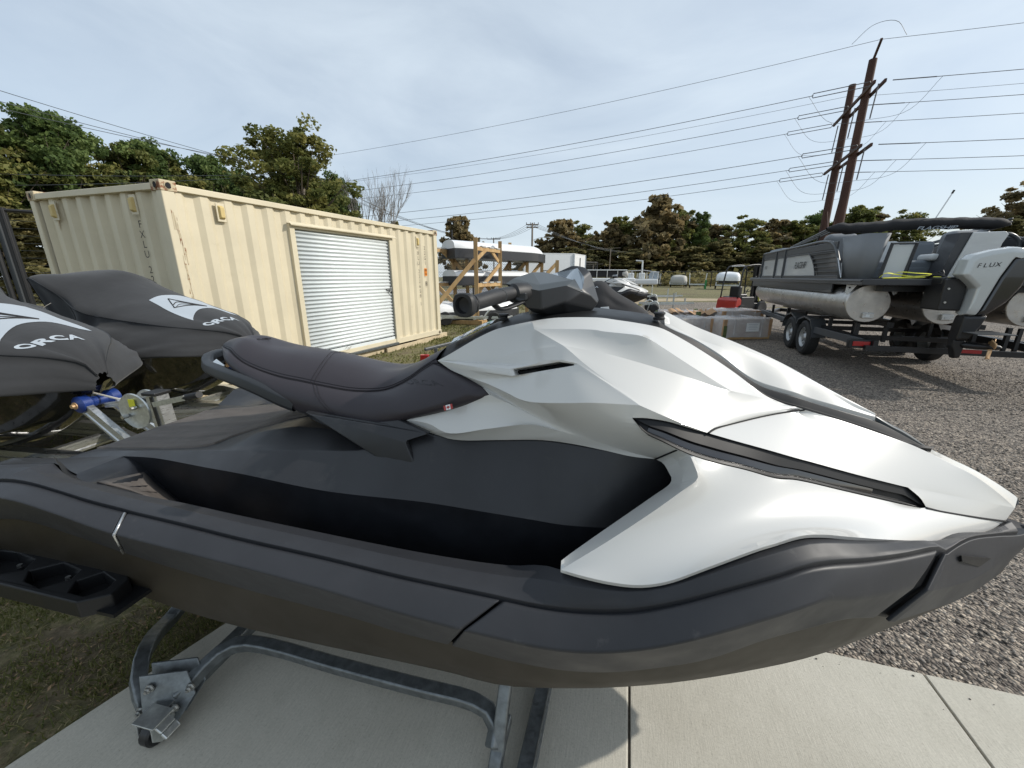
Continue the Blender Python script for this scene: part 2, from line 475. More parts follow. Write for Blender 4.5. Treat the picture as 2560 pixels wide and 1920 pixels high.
# ------------------------------------------------------------------ measured curves of the watercraft, metres (forward, outward, up)
SK = {
 'rear_top': [(-1.838, 0.570, 0.928), (-1.651, 0.600, 0.974), (-1.550, 0.600, 0.991), (-1.503, 0.600, 0.995), (-1.438, 0.600, 0.994), (-1.337, 0.600, 0.981), (-1.221, 0.600, 0.963), (-1.092, 0.600, 0.950)],
 'rear_mid': [(-1.748, 0.610, 0.930), (-1.570, 0.640, 0.965), (-1.442, 0.655, 0.984), (-1.361, 0.655, 0.979), (-1.285, 0.655, 0.967), (-1.212, 0.655, 0.954), (-1.140, 0.655, 0.939), (-1.056, 0.655, 0.926)],
 'rear_bot': [(-1.896, 0.580, 0.783), (-1.795, 0.575, 0.799), (-1.682, 0.575, 0.826), (-1.605, 0.575, 0.837), (-1.534, 0.575, 0.837), (-1.405, 0.575, 0.819), (-1.302, 0.575, 0.803), (-1.190, 0.575, 0.783)],
 'mid_top': [(-1.088, 0.600, 0.949), (-0.889, 0.600, 0.933), (-0.716, 0.600, 0.917), (-0.471, 0.600, 0.901), (-0.268, 0.600, 0.883), (-0.150, 0.600, 0.877), (-0.022, 0.600, 0.871)],
 'mid_mid': [(-1.048, 0.655, 0.925), (-0.895, 0.655, 0.912), (-0.731, 0.655, 0.899), (-0.598, 0.655, 0.887), (-0.434, 0.655, 0.869), (-0.243, 0.655, 0.842), (-0.101, 0.655, 0.828)],
 'mid_bot': [(-1.185, 0.575, 0.783), (-1.007, 0.575, 0.759), (-0.859, 0.575, 0.742), (-0.782, 0.575, 0.734), (-0.415, 0.575, 0.704), (-0.297, 0.575, 0.688), (-0.164, 0.575, 0.680)],
 'fr_top': [(-0.015, 0.600, 0.870), (0.059, 0.600, 0.866), (0.138, 0.600, 0.870), (0.214, 0.600, 0.883), (0.269, 0.600, 0.898), (0.338, 0.598, 0.926), (0.437, 0.588, 0.970), (0.544, 0.563, 1.007), (0.592, 0.545, 1.019), (0.646, 0.520, 1.017), (0.737, 0.475, 1.002), (0.842, 0.415, 0.984), (0.965, 0.340, 0.965)],
 'fr_mid': [(-0.095, 0.655, 0.828), (-0.031, 0.655, 0.825), (0.068, 0.655, 0.821), (0.143, 0.655, 0.827), (0.215, 0.655, 0.843), (0.300, 0.653, 0.873), (0.397, 0.643, 0.914), (0.529, 0.605, 0.954), (0.589, 0.582, 0.968), (0.627, 0.562, 0.970), (0.700, 0.525, 0.953), (0.765, 0.487, 0.939), (0.876, 0.420, 0.918)],
 'fr_bot': [(-0.158, 0.575, 0.679), (-0.009, 0.575, 0.668), (0.123, 0.575, 0.672), (0.227, 0.575, 0.693), (0.324, 0.575, 0.730), (0.432, 0.568, 0.775), (0.540, 0.552, 0.836), (0.621, 0.525, 0.853), (0.679, 0.510, 0.870), (0.733, 0.480, 0.860), (0.804, 0.440, 0.836)],
 'nose_top': [(1.004, 0.315, 0.943), (1.059, 0.270, 0.939), (1.121, 0.225, 0.934), (1.249, 0.140, 0.902), (1.382, 0.060, 0.871)],
 'nose_mid': [(0.939, 0.385, 0.890), (1.047, 0.310, 0.858), (1.135, 0.250, 0.843), (1.238, 0.175, 0.839), (1.341, 0.100, 0.842)],
 'nose_bot': [(0.874, 0.400, 0.802), (1.000, 0.320, 0.780), (1.137, 0.235, 0.766), (1.243, 0.165, 0.773), (1.333, 0.100, 0.790)],
 'chine': [(-2.191, 0.500, 0.574), (-1.934, 0.510, 0.583), (-1.599, 0.520, 0.577), (-1.320, 0.520, 0.561), (-1.109, 0.520, 0.530), (-0.892, 0.520, 0.513), (-0.588, 0.520, 0.510), (-0.200, 0.510, 0.498), (-0.051, 0.505, 0.485), (0.122, 0.500, 0.516), (0.262, 0.490, 0.546), (0.442, 0.455, 0.573), (0.726, 0.370, 0.612), (0.869, 0.310, 0.635), (0.997, 0.250, 0.658), (1.113, 0.190, 0.672), (1.250, 0.120, 0.686), (1.357, 0.060, 0.720)],
 'rim_in': [(-2.067, 0.470, 0.920), (-1.896, 0.490, 0.954), (-1.760, 0.500, 0.977), (-1.629, 0.500, 0.992), (-1.564, 0.490, 0.997), (-1.521, 0.485, 0.995), (-1.502, 0.490, 0.971), (-1.468, 0.490, 0.955), (-1.414, 0.495, 0.954), (-1.301, 0.500, 0.948), (-1.176, 0.500, 0.937), (-1.018, 0.500, 0.930), (-0.820, 0.500, 0.915), (-0.320, 0.500, 0.885), (-0.195, 0.495, 0.877), (-0.075, 0.490, 0.873), (-0.009, 0.490, 0.878), (0.056, 0.500, 0.901), (0.110, 0.530, 0.945)],
 'fend_bot': [(0.107, 0.560, 0.944), (0.153, 0.570, 0.947), (0.211, 0.575, 0.946), (0.267, 0.575, 0.948), (0.302, 0.575, 0.957), (0.337, 0.573, 0.971), (0.404, 0.565, 1.009), (0.506, 0.540, 1.054), (0.533, 0.525, 1.055), (0.597, 0.495, 1.063), (0.646, 0.470, 1.055), (0.728, 0.425, 1.029), (0.855, 0.350, 0.986), (1.002, 0.260, 0.939), (1.151, 0.170, 0.898), (1.242, 0.115, 0.889), (1.336, 0.050, 0.901)],
 'fend_ridge': [(0.386, 0.405, 1.179), (0.391, 0.430, 1.167), (0.397, 0.445, 1.150), (0.393, 0.452, 1.143), (0.363, 0.463, 1.119), (0.303, 0.487, 1.074), (0.208, 0.525, 1.010), (0.151, 0.545, 0.973), (0.108, 0.558, 0.944)],
 'knee_in': [(0.327, 0.310, 1.119), (0.344, 0.328, 1.117), (0.356, 0.352, 1.103), (0.360, 0.365, 1.097), (0.356, 0.375, 1.088), (0.316, 0.395, 1.060), (0.232, 0.440, 1.008), (0.166, 0.483, 0.973), (0.123, 0.515, 0.952), (0.107, 0.535, 0.949)],
 'seamA': [(0.359, 0.388, 1.184), (0.343, 0.350, 1.152), (0.327, 0.310, 1.119)],
 'strip_low': [(0.253, 0.370, 1.250), (0.268, 0.380, 1.235), (0.285, 0.388, 1.219), (0.326, 0.392, 1.202), (0.359, 0.392, 1.187), (0.389, 0.389, 1.174), (0.441, 0.380, 1.157), (0.521, 0.360, 1.135), (0.607, 0.330, 1.105), (0.658, 0.310, 1.096), (0.793, 0.262, 1.055), (0.906, 0.217, 1.018), (1.004, 0.178, 0.987), (1.045, 0.167, 0.979), (1.052, 0.165, 0.982)],
 'strip_up': [(0.253, 0.370, 1.250), (0.287, 0.368, 1.251), (0.339, 0.360, 1.243), (0.379, 0.350, 1.230), (0.419, 0.340, 1.217), (0.438, 0.335, 1.212), (0.500, 0.325, 1.194), (0.583, 0.305, 1.169), (0.673, 0.280, 1.140), (0.695, 0.272, 1.133), (0.833, 0.225, 1.087), (0.946, 0.182, 1.050), (1.002, 0.160, 1.032), (1.023, 0.160, 1.013), (1.052, 0.165, 0.982)],
 'hood_low': [(0.438, 0.335, 1.212), (0.500, 0.325, 1.194), (0.583, 0.305, 1.169), (0.673, 0.280, 1.140), (0.695, 0.272, 1.133), (0.833, 0.225, 1.087), (0.946, 0.182, 1.050), (1.002, 0.160, 1.032), (1.106, 0.120, 1.003), (1.228, 0.078, 0.971), (1.310, 0.050, 0.950), (1.368, 0.030, 0.936)],
 'hood_top': [(0.749, 0.100, 1.214), (0.860, 0.085, 1.183), (0.963, 0.070, 1.149), (1.045, 0.060, 1.121), (1.102, 0.052, 1.097), (1.172, 0.045, 1.063), (1.241, 0.040, 1.029), (1.315, 0.034, 0.979), (1.368, 0.030, 0.936)],
 'hood_mid': [(1.133, 0.000, 1.093), (1.205, 0.000, 1.060), (1.271, 0.000, 1.030), (1.339, 0.000, 0.991), (1.394, 0.000, 0.955)],
 'hood_under': [(1.052, 0.165, 0.981), (1.095, 0.150, 0.967), (1.135, 0.135, 0.956), (1.240, 0.095, 0.929), (1.334, 0.055, 0.905)],
 'crest': [(-0.343, 0.130, 1.315), (-0.292, 0.140, 1.343), (-0.210, 0.150, 1.391), (-0.155, 0.155, 1.419), (-0.129, 0.157, 1.429), (-0.051, 0.165, 1.449), (0.008, 0.170, 1.461), (0.046, 0.170, 1.466), (0.166, 0.165, 1.468), (0.205, 0.160, 1.463), (0.265, 0.155, 1.455), (0.322, 0.145, 1.444), (0.343, 0.140, 1.437), (0.403, 0.130, 1.406), (0.481, 0.125, 1.360), (0.556, 0.120, 1.311), (0.608, 0.115, 1.273), (0.656, 0.110, 1.244), (0.696, 0.108, 1.229), (0.735, 0.105, 1.220), (0.749, 0.100, 1.214)],
 'band_low': [(-0.015, 0.203, 1.436), (0.051, 0.212, 1.439), (0.153, 0.222, 1.441), (0.176, 0.226, 1.438), (0.232, 0.229, 1.434), (0.271, 0.230, 1.430), (0.291, 0.228, 1.423), (0.317, 0.222, 1.408), (0.376, 0.216, 1.371), (0.436, 0.210, 1.334), (0.480, 0.204, 1.308), (0.519, 0.200, 1.285)],
 'band_tail': [(0.519, 0.200, 1.285), (0.579, 0.165, 1.267), (0.653, 0.120, 1.243), (0.696, 0.108, 1.229)],
 'ridge_left': [(-0.343, 0.130, 1.315), (-0.314, 0.138, 1.318), (-0.203, 0.178, 1.326), (-0.145, 0.200, 1.329), (-0.089, 0.220, 1.361), (-0.001, 0.245, 1.387), (0.073, 0.258, 1.401)],
 'scal_low': [(0.073, 0.258, 1.401), (0.122, 0.258, 1.394), (0.179, 0.256, 1.385), (0.264, 0.250, 1.364), (0.320, 0.243, 1.348), (0.406, 0.228, 1.322), (0.480, 0.210, 1.296), (0.519, 0.200, 1.285)],
 'diag': [(0.073, 0.258, 1.401), (0.094, 0.272, 1.388), (0.130, 0.293, 1.363), (0.195, 0.327, 1.325), (0.234, 0.350, 1.303), (0.268, 0.370, 1.283)],
 'fold': [(-0.343, 0.132, 1.311), (-0.284, 0.160, 1.292), (-0.141, 0.235, 1.274), (-0.075, 0.285, 1.267), (-0.034, 0.315, 1.261), (0.003, 0.330, 1.260), (0.091, 0.350, 1.270), (0.158, 0.362, 1.279), (0.268, 0.370, 1.283)],
 'fold_right': [(0.268, 0.370, 1.283), (0.298, 0.370, 1.271), (0.324, 0.367, 1.260), (0.391, 0.350, 1.231), (0.438, 0.335, 1.212)],
 'seat_edge': [(-0.347, 0.130, 1.306), (-0.285, 0.150, 1.289), (-0.203, 0.185, 1.269), (-0.169, 0.212, 1.258), (-0.140, 0.240, 1.246)],
 'wing_crease': [(-0.140, 0.240, 1.244), (-0.070, 0.250, 1.221), (0.004, 0.270, 1.195), (0.077, 0.285, 1.166), (0.149, 0.292, 1.153), (0.207, 0.298, 1.141), (0.264, 0.303, 1.129), (0.325, 0.310, 1.119)],
 'wing_top': [(-0.454, 0.215, 1.134), (-0.383, 0.215, 1.157), (-0.289, 0.218, 1.187), (-0.214, 0.228, 1.216), (-0.142, 0.240, 1.243)],
 'wing_fold': [(-0.454, 0.215, 1.134), (-0.348, 0.235, 1.139), (-0.266, 0.262, 1.121), (-0.133, 0.278, 1.153), (-0.008, 0.285, 1.178), (0.077, 0.285, 1.166)],
 'wing_bot': [(-0.455, 0.215, 1.132), (-0.331, 0.228, 1.099), (-0.253, 0.240, 1.091), (-0.104, 0.252, 1.109), (0.018, 0.262, 1.124), (0.097, 0.272, 1.126), (0.190, 0.290, 1.123), (0.269, 0.303, 1.117), (0.325, 0.310, 1.118)],
 'seamC': [(0.438, 0.335, 1.212), (0.459, 0.310, 1.215), (0.518, 0.255, 1.213), (0.625, 0.170, 1.212), (0.697, 0.125, 1.213), (0.733, 0.110, 1.216), (0.699, 0.100, 1.201), (0.749, 0.100, 1.214)],
 'seat_seam': [(-1.237, 0.070, 1.313), (-1.189, 0.100, 1.314), (-1.142, 0.125, 1.298), (-1.093, 0.140, 1.279), (-1.018, 0.150, 1.257), (-0.923, 0.158, 1.239), (-0.847, 0.160, 1.230), (-0.749, 0.162, 1.217), (-0.645, 0.162, 1.207), (-0.545, 0.158, 1.212), (-0.510, 0.146, 1.220), (-0.445, 0.138, 1.253), (-0.400, 0.132, 1.286), (-0.354, 0.125, 1.315)],
 'seat_bot': [(-1.251, 0.060, 1.298), (-1.216, 0.090, 1.280), (-1.164, 0.120, 1.246), (-1.106, 0.140, 1.221), (-1.022, 0.160, 1.190), (-0.918, 0.180, 1.158), (-0.861, 0.190, 1.129), (-0.777, 0.200, 1.118), (-0.686, 0.210, 1.113), (-0.578, 0.220, 1.108), (-0.502, 0.225, 1.112), (-0.408, 0.230, 1.149), (-0.280, 0.240, 1.192), (-0.142, 0.242, 1.244)],
 'seat_low2': [(-1.247, 0.065, 1.306)],
 'seat_top': [(-1.306, 0.000, 1.317), (-1.265, 0.000, 1.335), (-1.217, 0.000, 1.343), (-1.166, 0.000, 1.341), (-1.050, 0.000, 1.315), (-0.904, 0.000, 1.307), (-0.788, 0.000, 1.291), (-0.632, 0.000, 1.257), (-0.572, 0.000, 1.249), (-0.521, 0.000, 1.254), (-0.476, 0.000, 1.271), (-0.440, 0.000, 1.286), (-0.407, 0.000, 1.304)],
 'line1': [(-1.930, 0.270, 0.881), (-1.778, 0.270, 0.913), (-1.615, 0.270, 0.935), (-1.291, 0.275, 0.970), (-1.016, 0.280, 0.999), (-0.855, 0.280, 1.015), (-0.647, 0.280, 1.032), (-0.549, 0.280, 1.047), (-0.474, 0.270, 1.075), (-0.348, 0.240, 1.105), (-0.255, 0.235, 1.091), (-0.106, 0.245, 1.107), (0.018, 0.255, 1.123), (0.190, 0.283, 1.122), (0.326, 0.300, 1.115)],
 'line2': [(-1.590, 0.300, 0.928), (-1.458, 0.315, 0.947), (-1.334, 0.330, 0.960), (-1.101, 0.350, 0.960), (-0.955, 0.360, 0.959), (-0.638, 0.370, 0.941), (-0.290, 0.385, 0.955), (-0.130, 0.380, 0.945), (0.023, 0.375, 0.935), (0.097, 0.370, 0.928)],
 'ramp_rim': [(-1.552, 0.440, 0.934), (-1.463, 0.470, 0.934), (-1.226, 0.470, 0.912), (-1.089, 0.450, 0.883)],
 'ramp_ped': [(-1.590, 0.300, 0.927), (-1.481, 0.310, 0.898), (-1.379, 0.320, 0.857), (-1.262, 0.335, 0.790)],
 'mat_edge': [(-1.470, 0.250, 0.952), (-1.252, 0.250, 0.973), (-1.212, 0.245, 0.981), (-1.173, 0.235, 1.000), (-1.208, 0.215, 1.016), (-1.129, 0.200, 1.049), (-1.063, 0.190, 1.076), (-0.975, 0.180, 1.096), (-0.876, 0.165, 1.113)],
 'sp_out': [(-1.880, 0.600, 0.634)],
 'con_mid': [(-0.403, 0.000, 1.309), (-0.349, 0.000, 1.349), (-0.267, 0.000, 1.385), (-0.193, 0.000, 1.420), (-0.157, 0.000, 1.428), (-0.104, 0.000, 1.453), (-0.025, 0.000, 1.462), (0.064, 0.000, 1.464), (0.150, 0.000, 1.470), (0.224, 0.000, 1.465), (0.317, 0.000, 1.457), (0.343, 0.000, 1.452)],
 'far_crest': [(0.348, 0.000, 1.483), (0.374, 0.000, 1.471), (0.453, 0.000, 1.433), (0.581, 0.000, 1.384), (0.707, 0.000, 1.330), (0.834, 0.000, 1.263), (0.896, 0.000, 1.231), (0.954, 0.000, 1.202), (0.988, 0.000, 1.184)],
 'chan_far': [(0.339, 0.035, 1.453), (0.371, 0.045, 1.432), (0.446, 0.055, 1.400), (0.526, 0.065, 1.353), (0.590, 0.070, 1.305), (0.632, 0.068, 1.283), (0.684, 0.065, 1.267), (0.740, 0.060, 1.252), (0.776, 0.050, 1.238), (0.884, 0.030, 1.207), (0.987, 0.006, 1.176)],
 'spine_crease': [(0.344, 0.030, 1.457), (0.406, 0.036, 1.423), (0.468, 0.036, 1.394), (0.533, 0.034, 1.374), (0.659, 0.028, 1.327), (0.759, 0.022, 1.286), (0.855, 0.013, 1.242), (0.929, 0.007, 1.201), (0.986, 0.003, 1.181)],
 'wedge_top': [(0.991, 0.000, 1.177), (1.033, 0.000, 1.155), (1.078, 0.000, 1.132), (1.133, 0.000, 1.094)],
 'wedge_low': [(0.987, 0.006, 1.176), (1.021, 0.020, 1.156), (1.055, 0.020, 1.139), (1.130, 0.004, 1.094)],
 'chan_bot': [(0.334, 0.080, 1.443), (0.439, 0.090, 1.393), (0.520, 0.095, 1.340), (0.584, 0.095, 1.295), (0.633, 0.090, 1.264), (0.678, 0.088, 1.247), (0.743, 0.082, 1.228), (0.767, 0.075, 1.221), (0.872, 0.060, 1.189), (0.976, 0.045, 1.157), (1.096, 0.030, 1.099)],
 'fin': [(-0.778, 0.245, 1.144), (-0.761, 0.250, 1.141), (-0.543, 0.290, 1.054), (-0.492, 0.300, 1.035), (-0.440, 0.305, 1.028), (-0.357, 0.310, 1.026), (-0.392, 0.295, 1.091), (-0.387, 0.290, 1.097), (-0.324, 0.270, 1.117), (-0.443, 0.235, 1.140), (-0.534, 0.235, 1.123), (-0.655, 0.230, 1.130)],
 'handle': [(-0.854, 0.190, 1.149), (-0.904, 0.190, 1.163), (-0.996, 0.185, 1.196), (-1.096, 0.172, 1.222), (-1.213, 0.140, 1.237), (-1.315, 0.090, 1.245)],
 'slot': [(-0.117, 0.000, 1.266), (-0.109, 0.000, 1.244), (0.093, 0.000, 1.290), (0.091, 0.000, 1.295), (0.041, 0.000, 1.300)],
 'pad': [(-0.101, 0.185, 1.560), (-0.085, 0.150, 1.575), (-0.043, 0.075, 1.592), (-0.016, 0.000, 1.593), (0.008, 0.000, 1.588), (0.090, 0.012, 1.605), (0.131, 0.000, 1.594), (0.144, 0.000, 1.558), (0.161, 0.000, 1.504), (-0.012, 0.135, 1.556), (0.079, 0.085, 1.570), (-0.045, 0.165, 1.542), (-0.007, 0.155, 1.541), (0.064, 0.115, 1.554), (0.110, 0.090, 1.535), (0.117, 0.065, 1.543), (0.140, 0.060, 1.524), (0.159, 0.035, 1.502), (0.148, 0.040, 1.483), (0.064, 0.120, 1.506), (-0.004, 0.150, 1.485), (-0.051, 0.170, 1.514), (-0.050, 0.150, 1.490), (-0.034, 0.120, 1.476), (0.004, 0.090, 1.462), (0.070, 0.070, 1.457), (0.120, 0.050, 1.463), (-0.089, 0.175, 1.546), (-0.078, 0.170, 1.518), (0.072, 0.000, 1.616), (0.111, 0.000, 1.611), (0.112, 0.040, 1.578)],
 'grip': [(-0.149, 0.415, 1.516), (-0.149, 0.400, 1.515), (-0.142, 0.385, 1.517), (-0.136, 0.365, 1.518), (-0.115, 0.300, 1.526), (-0.086, 0.200, 1.533), (-0.055, 0.150, 1.535)],
 'lever': [(-0.077, 0.200, 1.525), (-0.058, 0.205, 1.533), (-0.040, 0.200, 1.536), (-0.040, 0.200, 1.516), (-0.058, 0.205, 1.513), (-0.074, 0.200, 1.509)],
 'brake': [(-0.111, 0.290, 1.511), (-0.100, 0.270, 1.496), (-0.074, 0.220, 1.501), (-0.052, 0.190, 1.511)],
 'reg': [(-0.324, 0.120, 1.345), (-0.161, 0.140, 1.427), (-0.174, 0.060, 1.430), (-0.320, 0.060, 1.367)],
 'notch': [(1.051, 0.290, 0.927), (1.197, 0.200, 0.871), (1.145, 0.235, 0.864), (1.057, 0.290, 0.910)],
 'flagm': [(-0.279, 0.250, 1.199), (-0.275, 0.255, 1.186), (-0.243, 0.265, 1.198), (-0.247, 0.260, 1.212)],
}

# ================================================================== the watercraft
def V(name, sg=1, do=0.0, dz=0.0, ds=0.0):
    return [Vector((s + ds, -(o + do) * sg, z + dz)) for s, o, z in SK[name]]
def pt(s, o, z, sg=1): return Vector((s, -o * sg, z))
def mono(c, eps=.004):
    out = [c[0].copy()]
    for p in c[1:]:
        q = p.copy()
        if q.x < out[-1].x + eps: q.x = out[-1].x + eps
        out.append(q)
    return out
def by_s(c, ss, n=160):
    d = catmull(mono(c), n); out = []; j = 0
    for s in ss:
        while j < n - 2 and d[j + 1].x < s: j += 1
        a, b = d[j], d[j + 1]; k = (s - a.x) / max(b.x - a.x, 1e-6)
        k = min(max(k, -3 if j == 0 else 0), 1 if j < n - 2 else 3)
        q = a.lerp(b, k); q.x = s; out.append(q)
    return out
def linsp(a, b, n): return [a + (b - a) * i / (n - 1) for i in range(n)]
def mir(rows): return [[Vector((p.x, -p.y, p.z)) for p in r] for r in rows]
def both(mb, rows):
    mb.grid(rows); mb.grid(mir(rows), flip=True)
def blend(a, b, t, bulge=(0, 0, 0)):
    B = Vector(bulge) * (4 * t * (1 - t)); return [p.lerp(q, t) + B for p, q in zip(a, b)]

def plane_hit(p0, p1, p2, q, d):
    n = (p1 - p0).cross(p2 - p0); t = (p0 - q).dot(n) / d.dot(n); return q + d * t

def build_ski():
    T = thing('personal_watercraft', 'white and charcoal sit-down personal watercraft filling the foreground on a low steel stand', 'jet ski', (0.12, 1.3, 0), R(-12), 'white and charcoal watercraft without a cover')
    K = dict(parent=T, local=True)
    # ---- lower hull
    mb = MB(); ss = linsp(-2.0, 1.36, 60)
    bot = by_s(V('rear_bot', do=-.012) + V('mid_bot', do=-.012)[1:] + V('fr_bot', do=-.012)[1:] + V('nose_bot', do=-.02)[1:], ss)
    ch = by_s(V('chine'), ss)
    keel = by_s([pt(-2.0, 0, .43), pt(-.5, 0, .41), pt(.5, 0, .44), pt(1.0, 0, .53), pt(1.36, 0, .70)], ss)
    for r in (bot, ch):
        for p in r: p.y = min(p.y, -.004)
    stp = [p + Vector((0, .05, -.035)) for p in ch]
    both(mb, [bot, blend(bot, ch, .5, (0, -.012, 0)), ch, blend(ch, keel, .12, (0, 0, -.004)), blend(ch, keel, .5, (0, 0, -.02)), keel])
    tr = [r[0] for r in (bot, blend(bot, ch, .5, (0, -.012, 0)), ch, keel)]
    mb.add(tr + [Vector((p.x, -p.y, p.z)) for p in tr[-2::-1]], [tuple(range(7))])
    obj('hull', mb, M['hullgel'], smooth=True, merge=.0008, bevel=.012, ang=18, **K)
    # ---- deck moulding : rim, footwells, pedestal, stern platform
    mb = MB()
    ss = linsp(-1.82, 1.36, 90)
    inn = by_s(V('rim_in')[:-1] + V('fend_bot', do=-.022, dz=-.016), ss)
    out = by_s(V('rear_top', do=-.006, dz=.009) + V('mid_top', do=-.006, dz=.009) + V('fr_top', do=-.006, dz=.009) + V('nose_top', do=-.006, dz=.006), ss)
    for r in (inn, out):
        for p in r: p.y = min(p.y, -.01)
    lip = [p + Vector((0, .004, -.03)) for p in out]
    lip2 = [p + Vector((0, .05, -.035)) for p in out]
    up = Vector((0, 0, 1))
    m1 = blend(inn, out, .45, (0, -.006, .012)); m2 = blend(inn, out, .85, (0, -.004, .010))
    inl = [p + Vector((0, .004, -.02)) for p in inn]
    rl = MB(); both(rl, [inl, inn, m1, m2, out, lip, lip2])
    obj('side_rail', rl, M['plastic'], smooth=True, merge=.0006, bevel=.005, ang=16, **K)
    SF = linsp(-1.54, .62, 50)
    wall_t = [p + Vector((0, .0, -.004)) for p in by_s(V('rim_in')[5:-1] + [pt(.3, .50, .93), pt(.62, .44, .94)], SF)]
    l2 = by_s(V('line2') + [pt(.25, .34, .92), pt(.45, .27, .91), pt(.62, .22, .90)], SF)
    rp = by_s(V('ramp_ped')[:-1] + [pt(-1.26, .335, .79), pt(-1.05, .345, .70), pt(-.85, .35, .64), pt(.2, .35, .63), pt(.62, .26, .74)], SF)
    rr = by_s(V('ramp_rim')[:3] + [pt(-1.09, .47, .84), pt(-.9, .475, .70), pt(-.75, .48, .64), pt(.15, .46, .63), pt(.62, .34, .74)], SF)
    for i in range(4): rp[i] = rp[i].lerp(l2[i], 1 - i / 4)
    fw = MB(); both(fw, [l2, rp, rr, wall_t])
    cap = [l2[-1], rp[-1], rr[-1], wall_t[-1]]
    fw.add(cap, [(0, 1, 2, 3)]); fw.add([Vector((p.x, -p.y, p.z)) for p in cap], [(3, 2, 1, 0)])
    obj('footwell', fw, M['wellgel'], smooth=28, merge=.0005, **K)
    SP = linsp(-1.80, .62, 66)
    l1 = by_s(V('line1') + [pt(.62, .22, 1.10)], SP)
    l2b = by_s([pt(-1.9, .33, .90), pt(-1.75, .32, .915)] + V('line2') + [pt(.25, .34, .92), pt(.45, .27, .91), pt(.62, .22, .90)], SP)
    def zc(s, tab):
        for (a, za), (b, zb) in zip(tab, tab[1:]):
            if s <= b: return za + (zb - za) * max(0, (s - a)) / (b - a)
        return tab[-1][1]
    TC = [(-1.9, .895), (-1.6, .925), (-1.45, .945), (-1.2, .985), (-1.1, 1.02), (-.98, 1.065), (-.85, 1.09), (2, 1.10)]
    TM = [(-1.9, .89), (-1.6, .925), (-1.4, .945), (-1.25, .97), (-1.15, .995), (-1.0, 1.035), (-.88, 1.06), (2, 1.075)]
    cen = [pt(s, 0, zc(s, TC)) for s in SP]; mid = [pt(s, .18, zc(s, TM)) for s in SP]
    both(mb, [cen, mid, l1, l2b])
    SS = [s for s in linsp(-1.82, -1.53, 9)]
    a = by_s([pt(-1.9, .33, .90), pt(-1.75, .32, .915)] + V('line2'), SS); b = by_s(V('rim_in'), SS)
    q_ = [Vector((s, -.44, .965 - .035 * min(1, (s + 1.82) / .26))) for s in SS]; both(mb, [a, q_, b])
    st = [cen[0], mid[0], l1[0], l2b[0], b[0], out[0]]
    low = [Vector((p.x - .01, p.y, .62)) for p in st]
    mb.grid([st, low]); mb.grid(mir([st, low]), flip=True)
    obj('deck', mb, M['deckgel'], smooth=True, merge=.0012, bevel=.005, ang=11, **K)
    # ---- traction mats
    def dz(s, o):
        z1 = by_s(V('line1'), [s])[0].z
        return zc(s, TC) + (zc(s, TM) - zc(s, TC)) * min(o / .18, 1) if o < .18 else zc(s, TM) + (z1 - zc(s, TM)) * (o - .18) / .095
    mb = MB(); SM = linsp(-1.79, -.86, 50)
    edge = by_s([pt(-1.8, .235, 0), pt(-1.6, .245, 0)] + [pt(s, o, 0) for s, o in ((-1.47, .25), (-1.25, .25), (-1.21, .235), (-1.19, .215), (-1.18, .175), (-1.14, .145), (-1.08, .125), (-1.0, .11), (-.93, .095))], SM)
    rows = []
    for f in (0, .2, .4, .6, .8, .97, 1.0):
        rows.append([Vector((e.x, e.y * f, dz(e.x, -e.y * f) + (.007 if f < 1 else -.003))) for e in edge])
    both(mb, rows)
    obj('traction_mat', mb, M['mat'], smooth=True, merge=.0008, bevel=.002, **K)
    for sg in (1, -1):
        mb = MB(); rows = []
        for j in range(7):
            row = []
            for i in range(3, 34):
                p = rp[i].lerp(rr[i], .10 + .84 * j / 6) + Vector((0, 0, .005)); row.append(Vector((p.x, p.y * sg, p.z)))
            rows.append(row)
        mb.grid(rows, flip=sg < 0)
        obj('traction_mat', mb, M['mat'], smooth=True, solid=.004, **K)
    # ---- rub rail (bumper) in segments
    def seg(name, t, m, b, n, sg, tip=None, mtl='plastic'):
        mb = MB(); T_, M_, B_ = V(t, sg), V(m, sg), V(b, sg)
        if tip:
            T_.append(pt(*tip[0], sg)); M_.append(pt(*tip[1], sg)); B_.append(pt(*tip[2], sg))
        T_, M_, B_ = catmull(T_, n), catmull(M_, n), catmull(B_, n)
        In = lambda c, d, z: [Vector((p.x, (abs(p.y) - d if abs(p.y) > d else 0) * (-sg), p.z + z)) for p in c]
        rows = [In(T_, .045, -.012), In(T_, .012, -.004), T_, blend(T_, M_, .5, (0, -sg * .002, .001)), M_, blend(M_, B_, .5), B_, In(B_, .03, .0)]
        mb.grid(rows, flip=sg < 0)
        for e in (0, -1):
            if tip and e == -1: continue
            r = [x[e] for x in rows]; mb.add(r, [tuple(range(len(r)))])
        obj(name, mb, M[mtl], smooth=True, merge=.0005, bevel=.007, seg=3, ang=24, **K)
    for sg in (1, -1):
        seg('bumper_segment', 'rear_top', 'rear_mid', 'rear_bot', 24, sg)
        seg('bumper_segment', 'mid_top', 'mid_mid', 'mid_bot', 30, sg)
        seg('bumper_segment', 'fr_top', 'fr_mid', 'fr_bot', 40, sg)
        seg('nose_bumper', 'nose_top', 'nose_mid', 'nose_bot', 18, sg, tip=((1.46, 0, .865), (1.48, 0, .83), (1.43, 0, .78)))
        # channel behind the slanted joint, joint strips
        mb = MB()
        a = [V(n, sg)[-1] for n in ('fr_top', 'fr_mid', 'fr_bot')]; b = [V(n, sg)[0] for n in ('nose_top', 'nose_mid', 'nose_bot')]
        ins = Vector((-.01, sg * .022, 0))
        mb.grid([[p + ins for p in a], [p + ins * .6 + (q - p) * .5 for p, q in zip(a, b)], [q + ins * .5 for q in b]])
        obj('joint_channel', mb, M['plastic2'], smooth=True, **K)
        mb = MB()
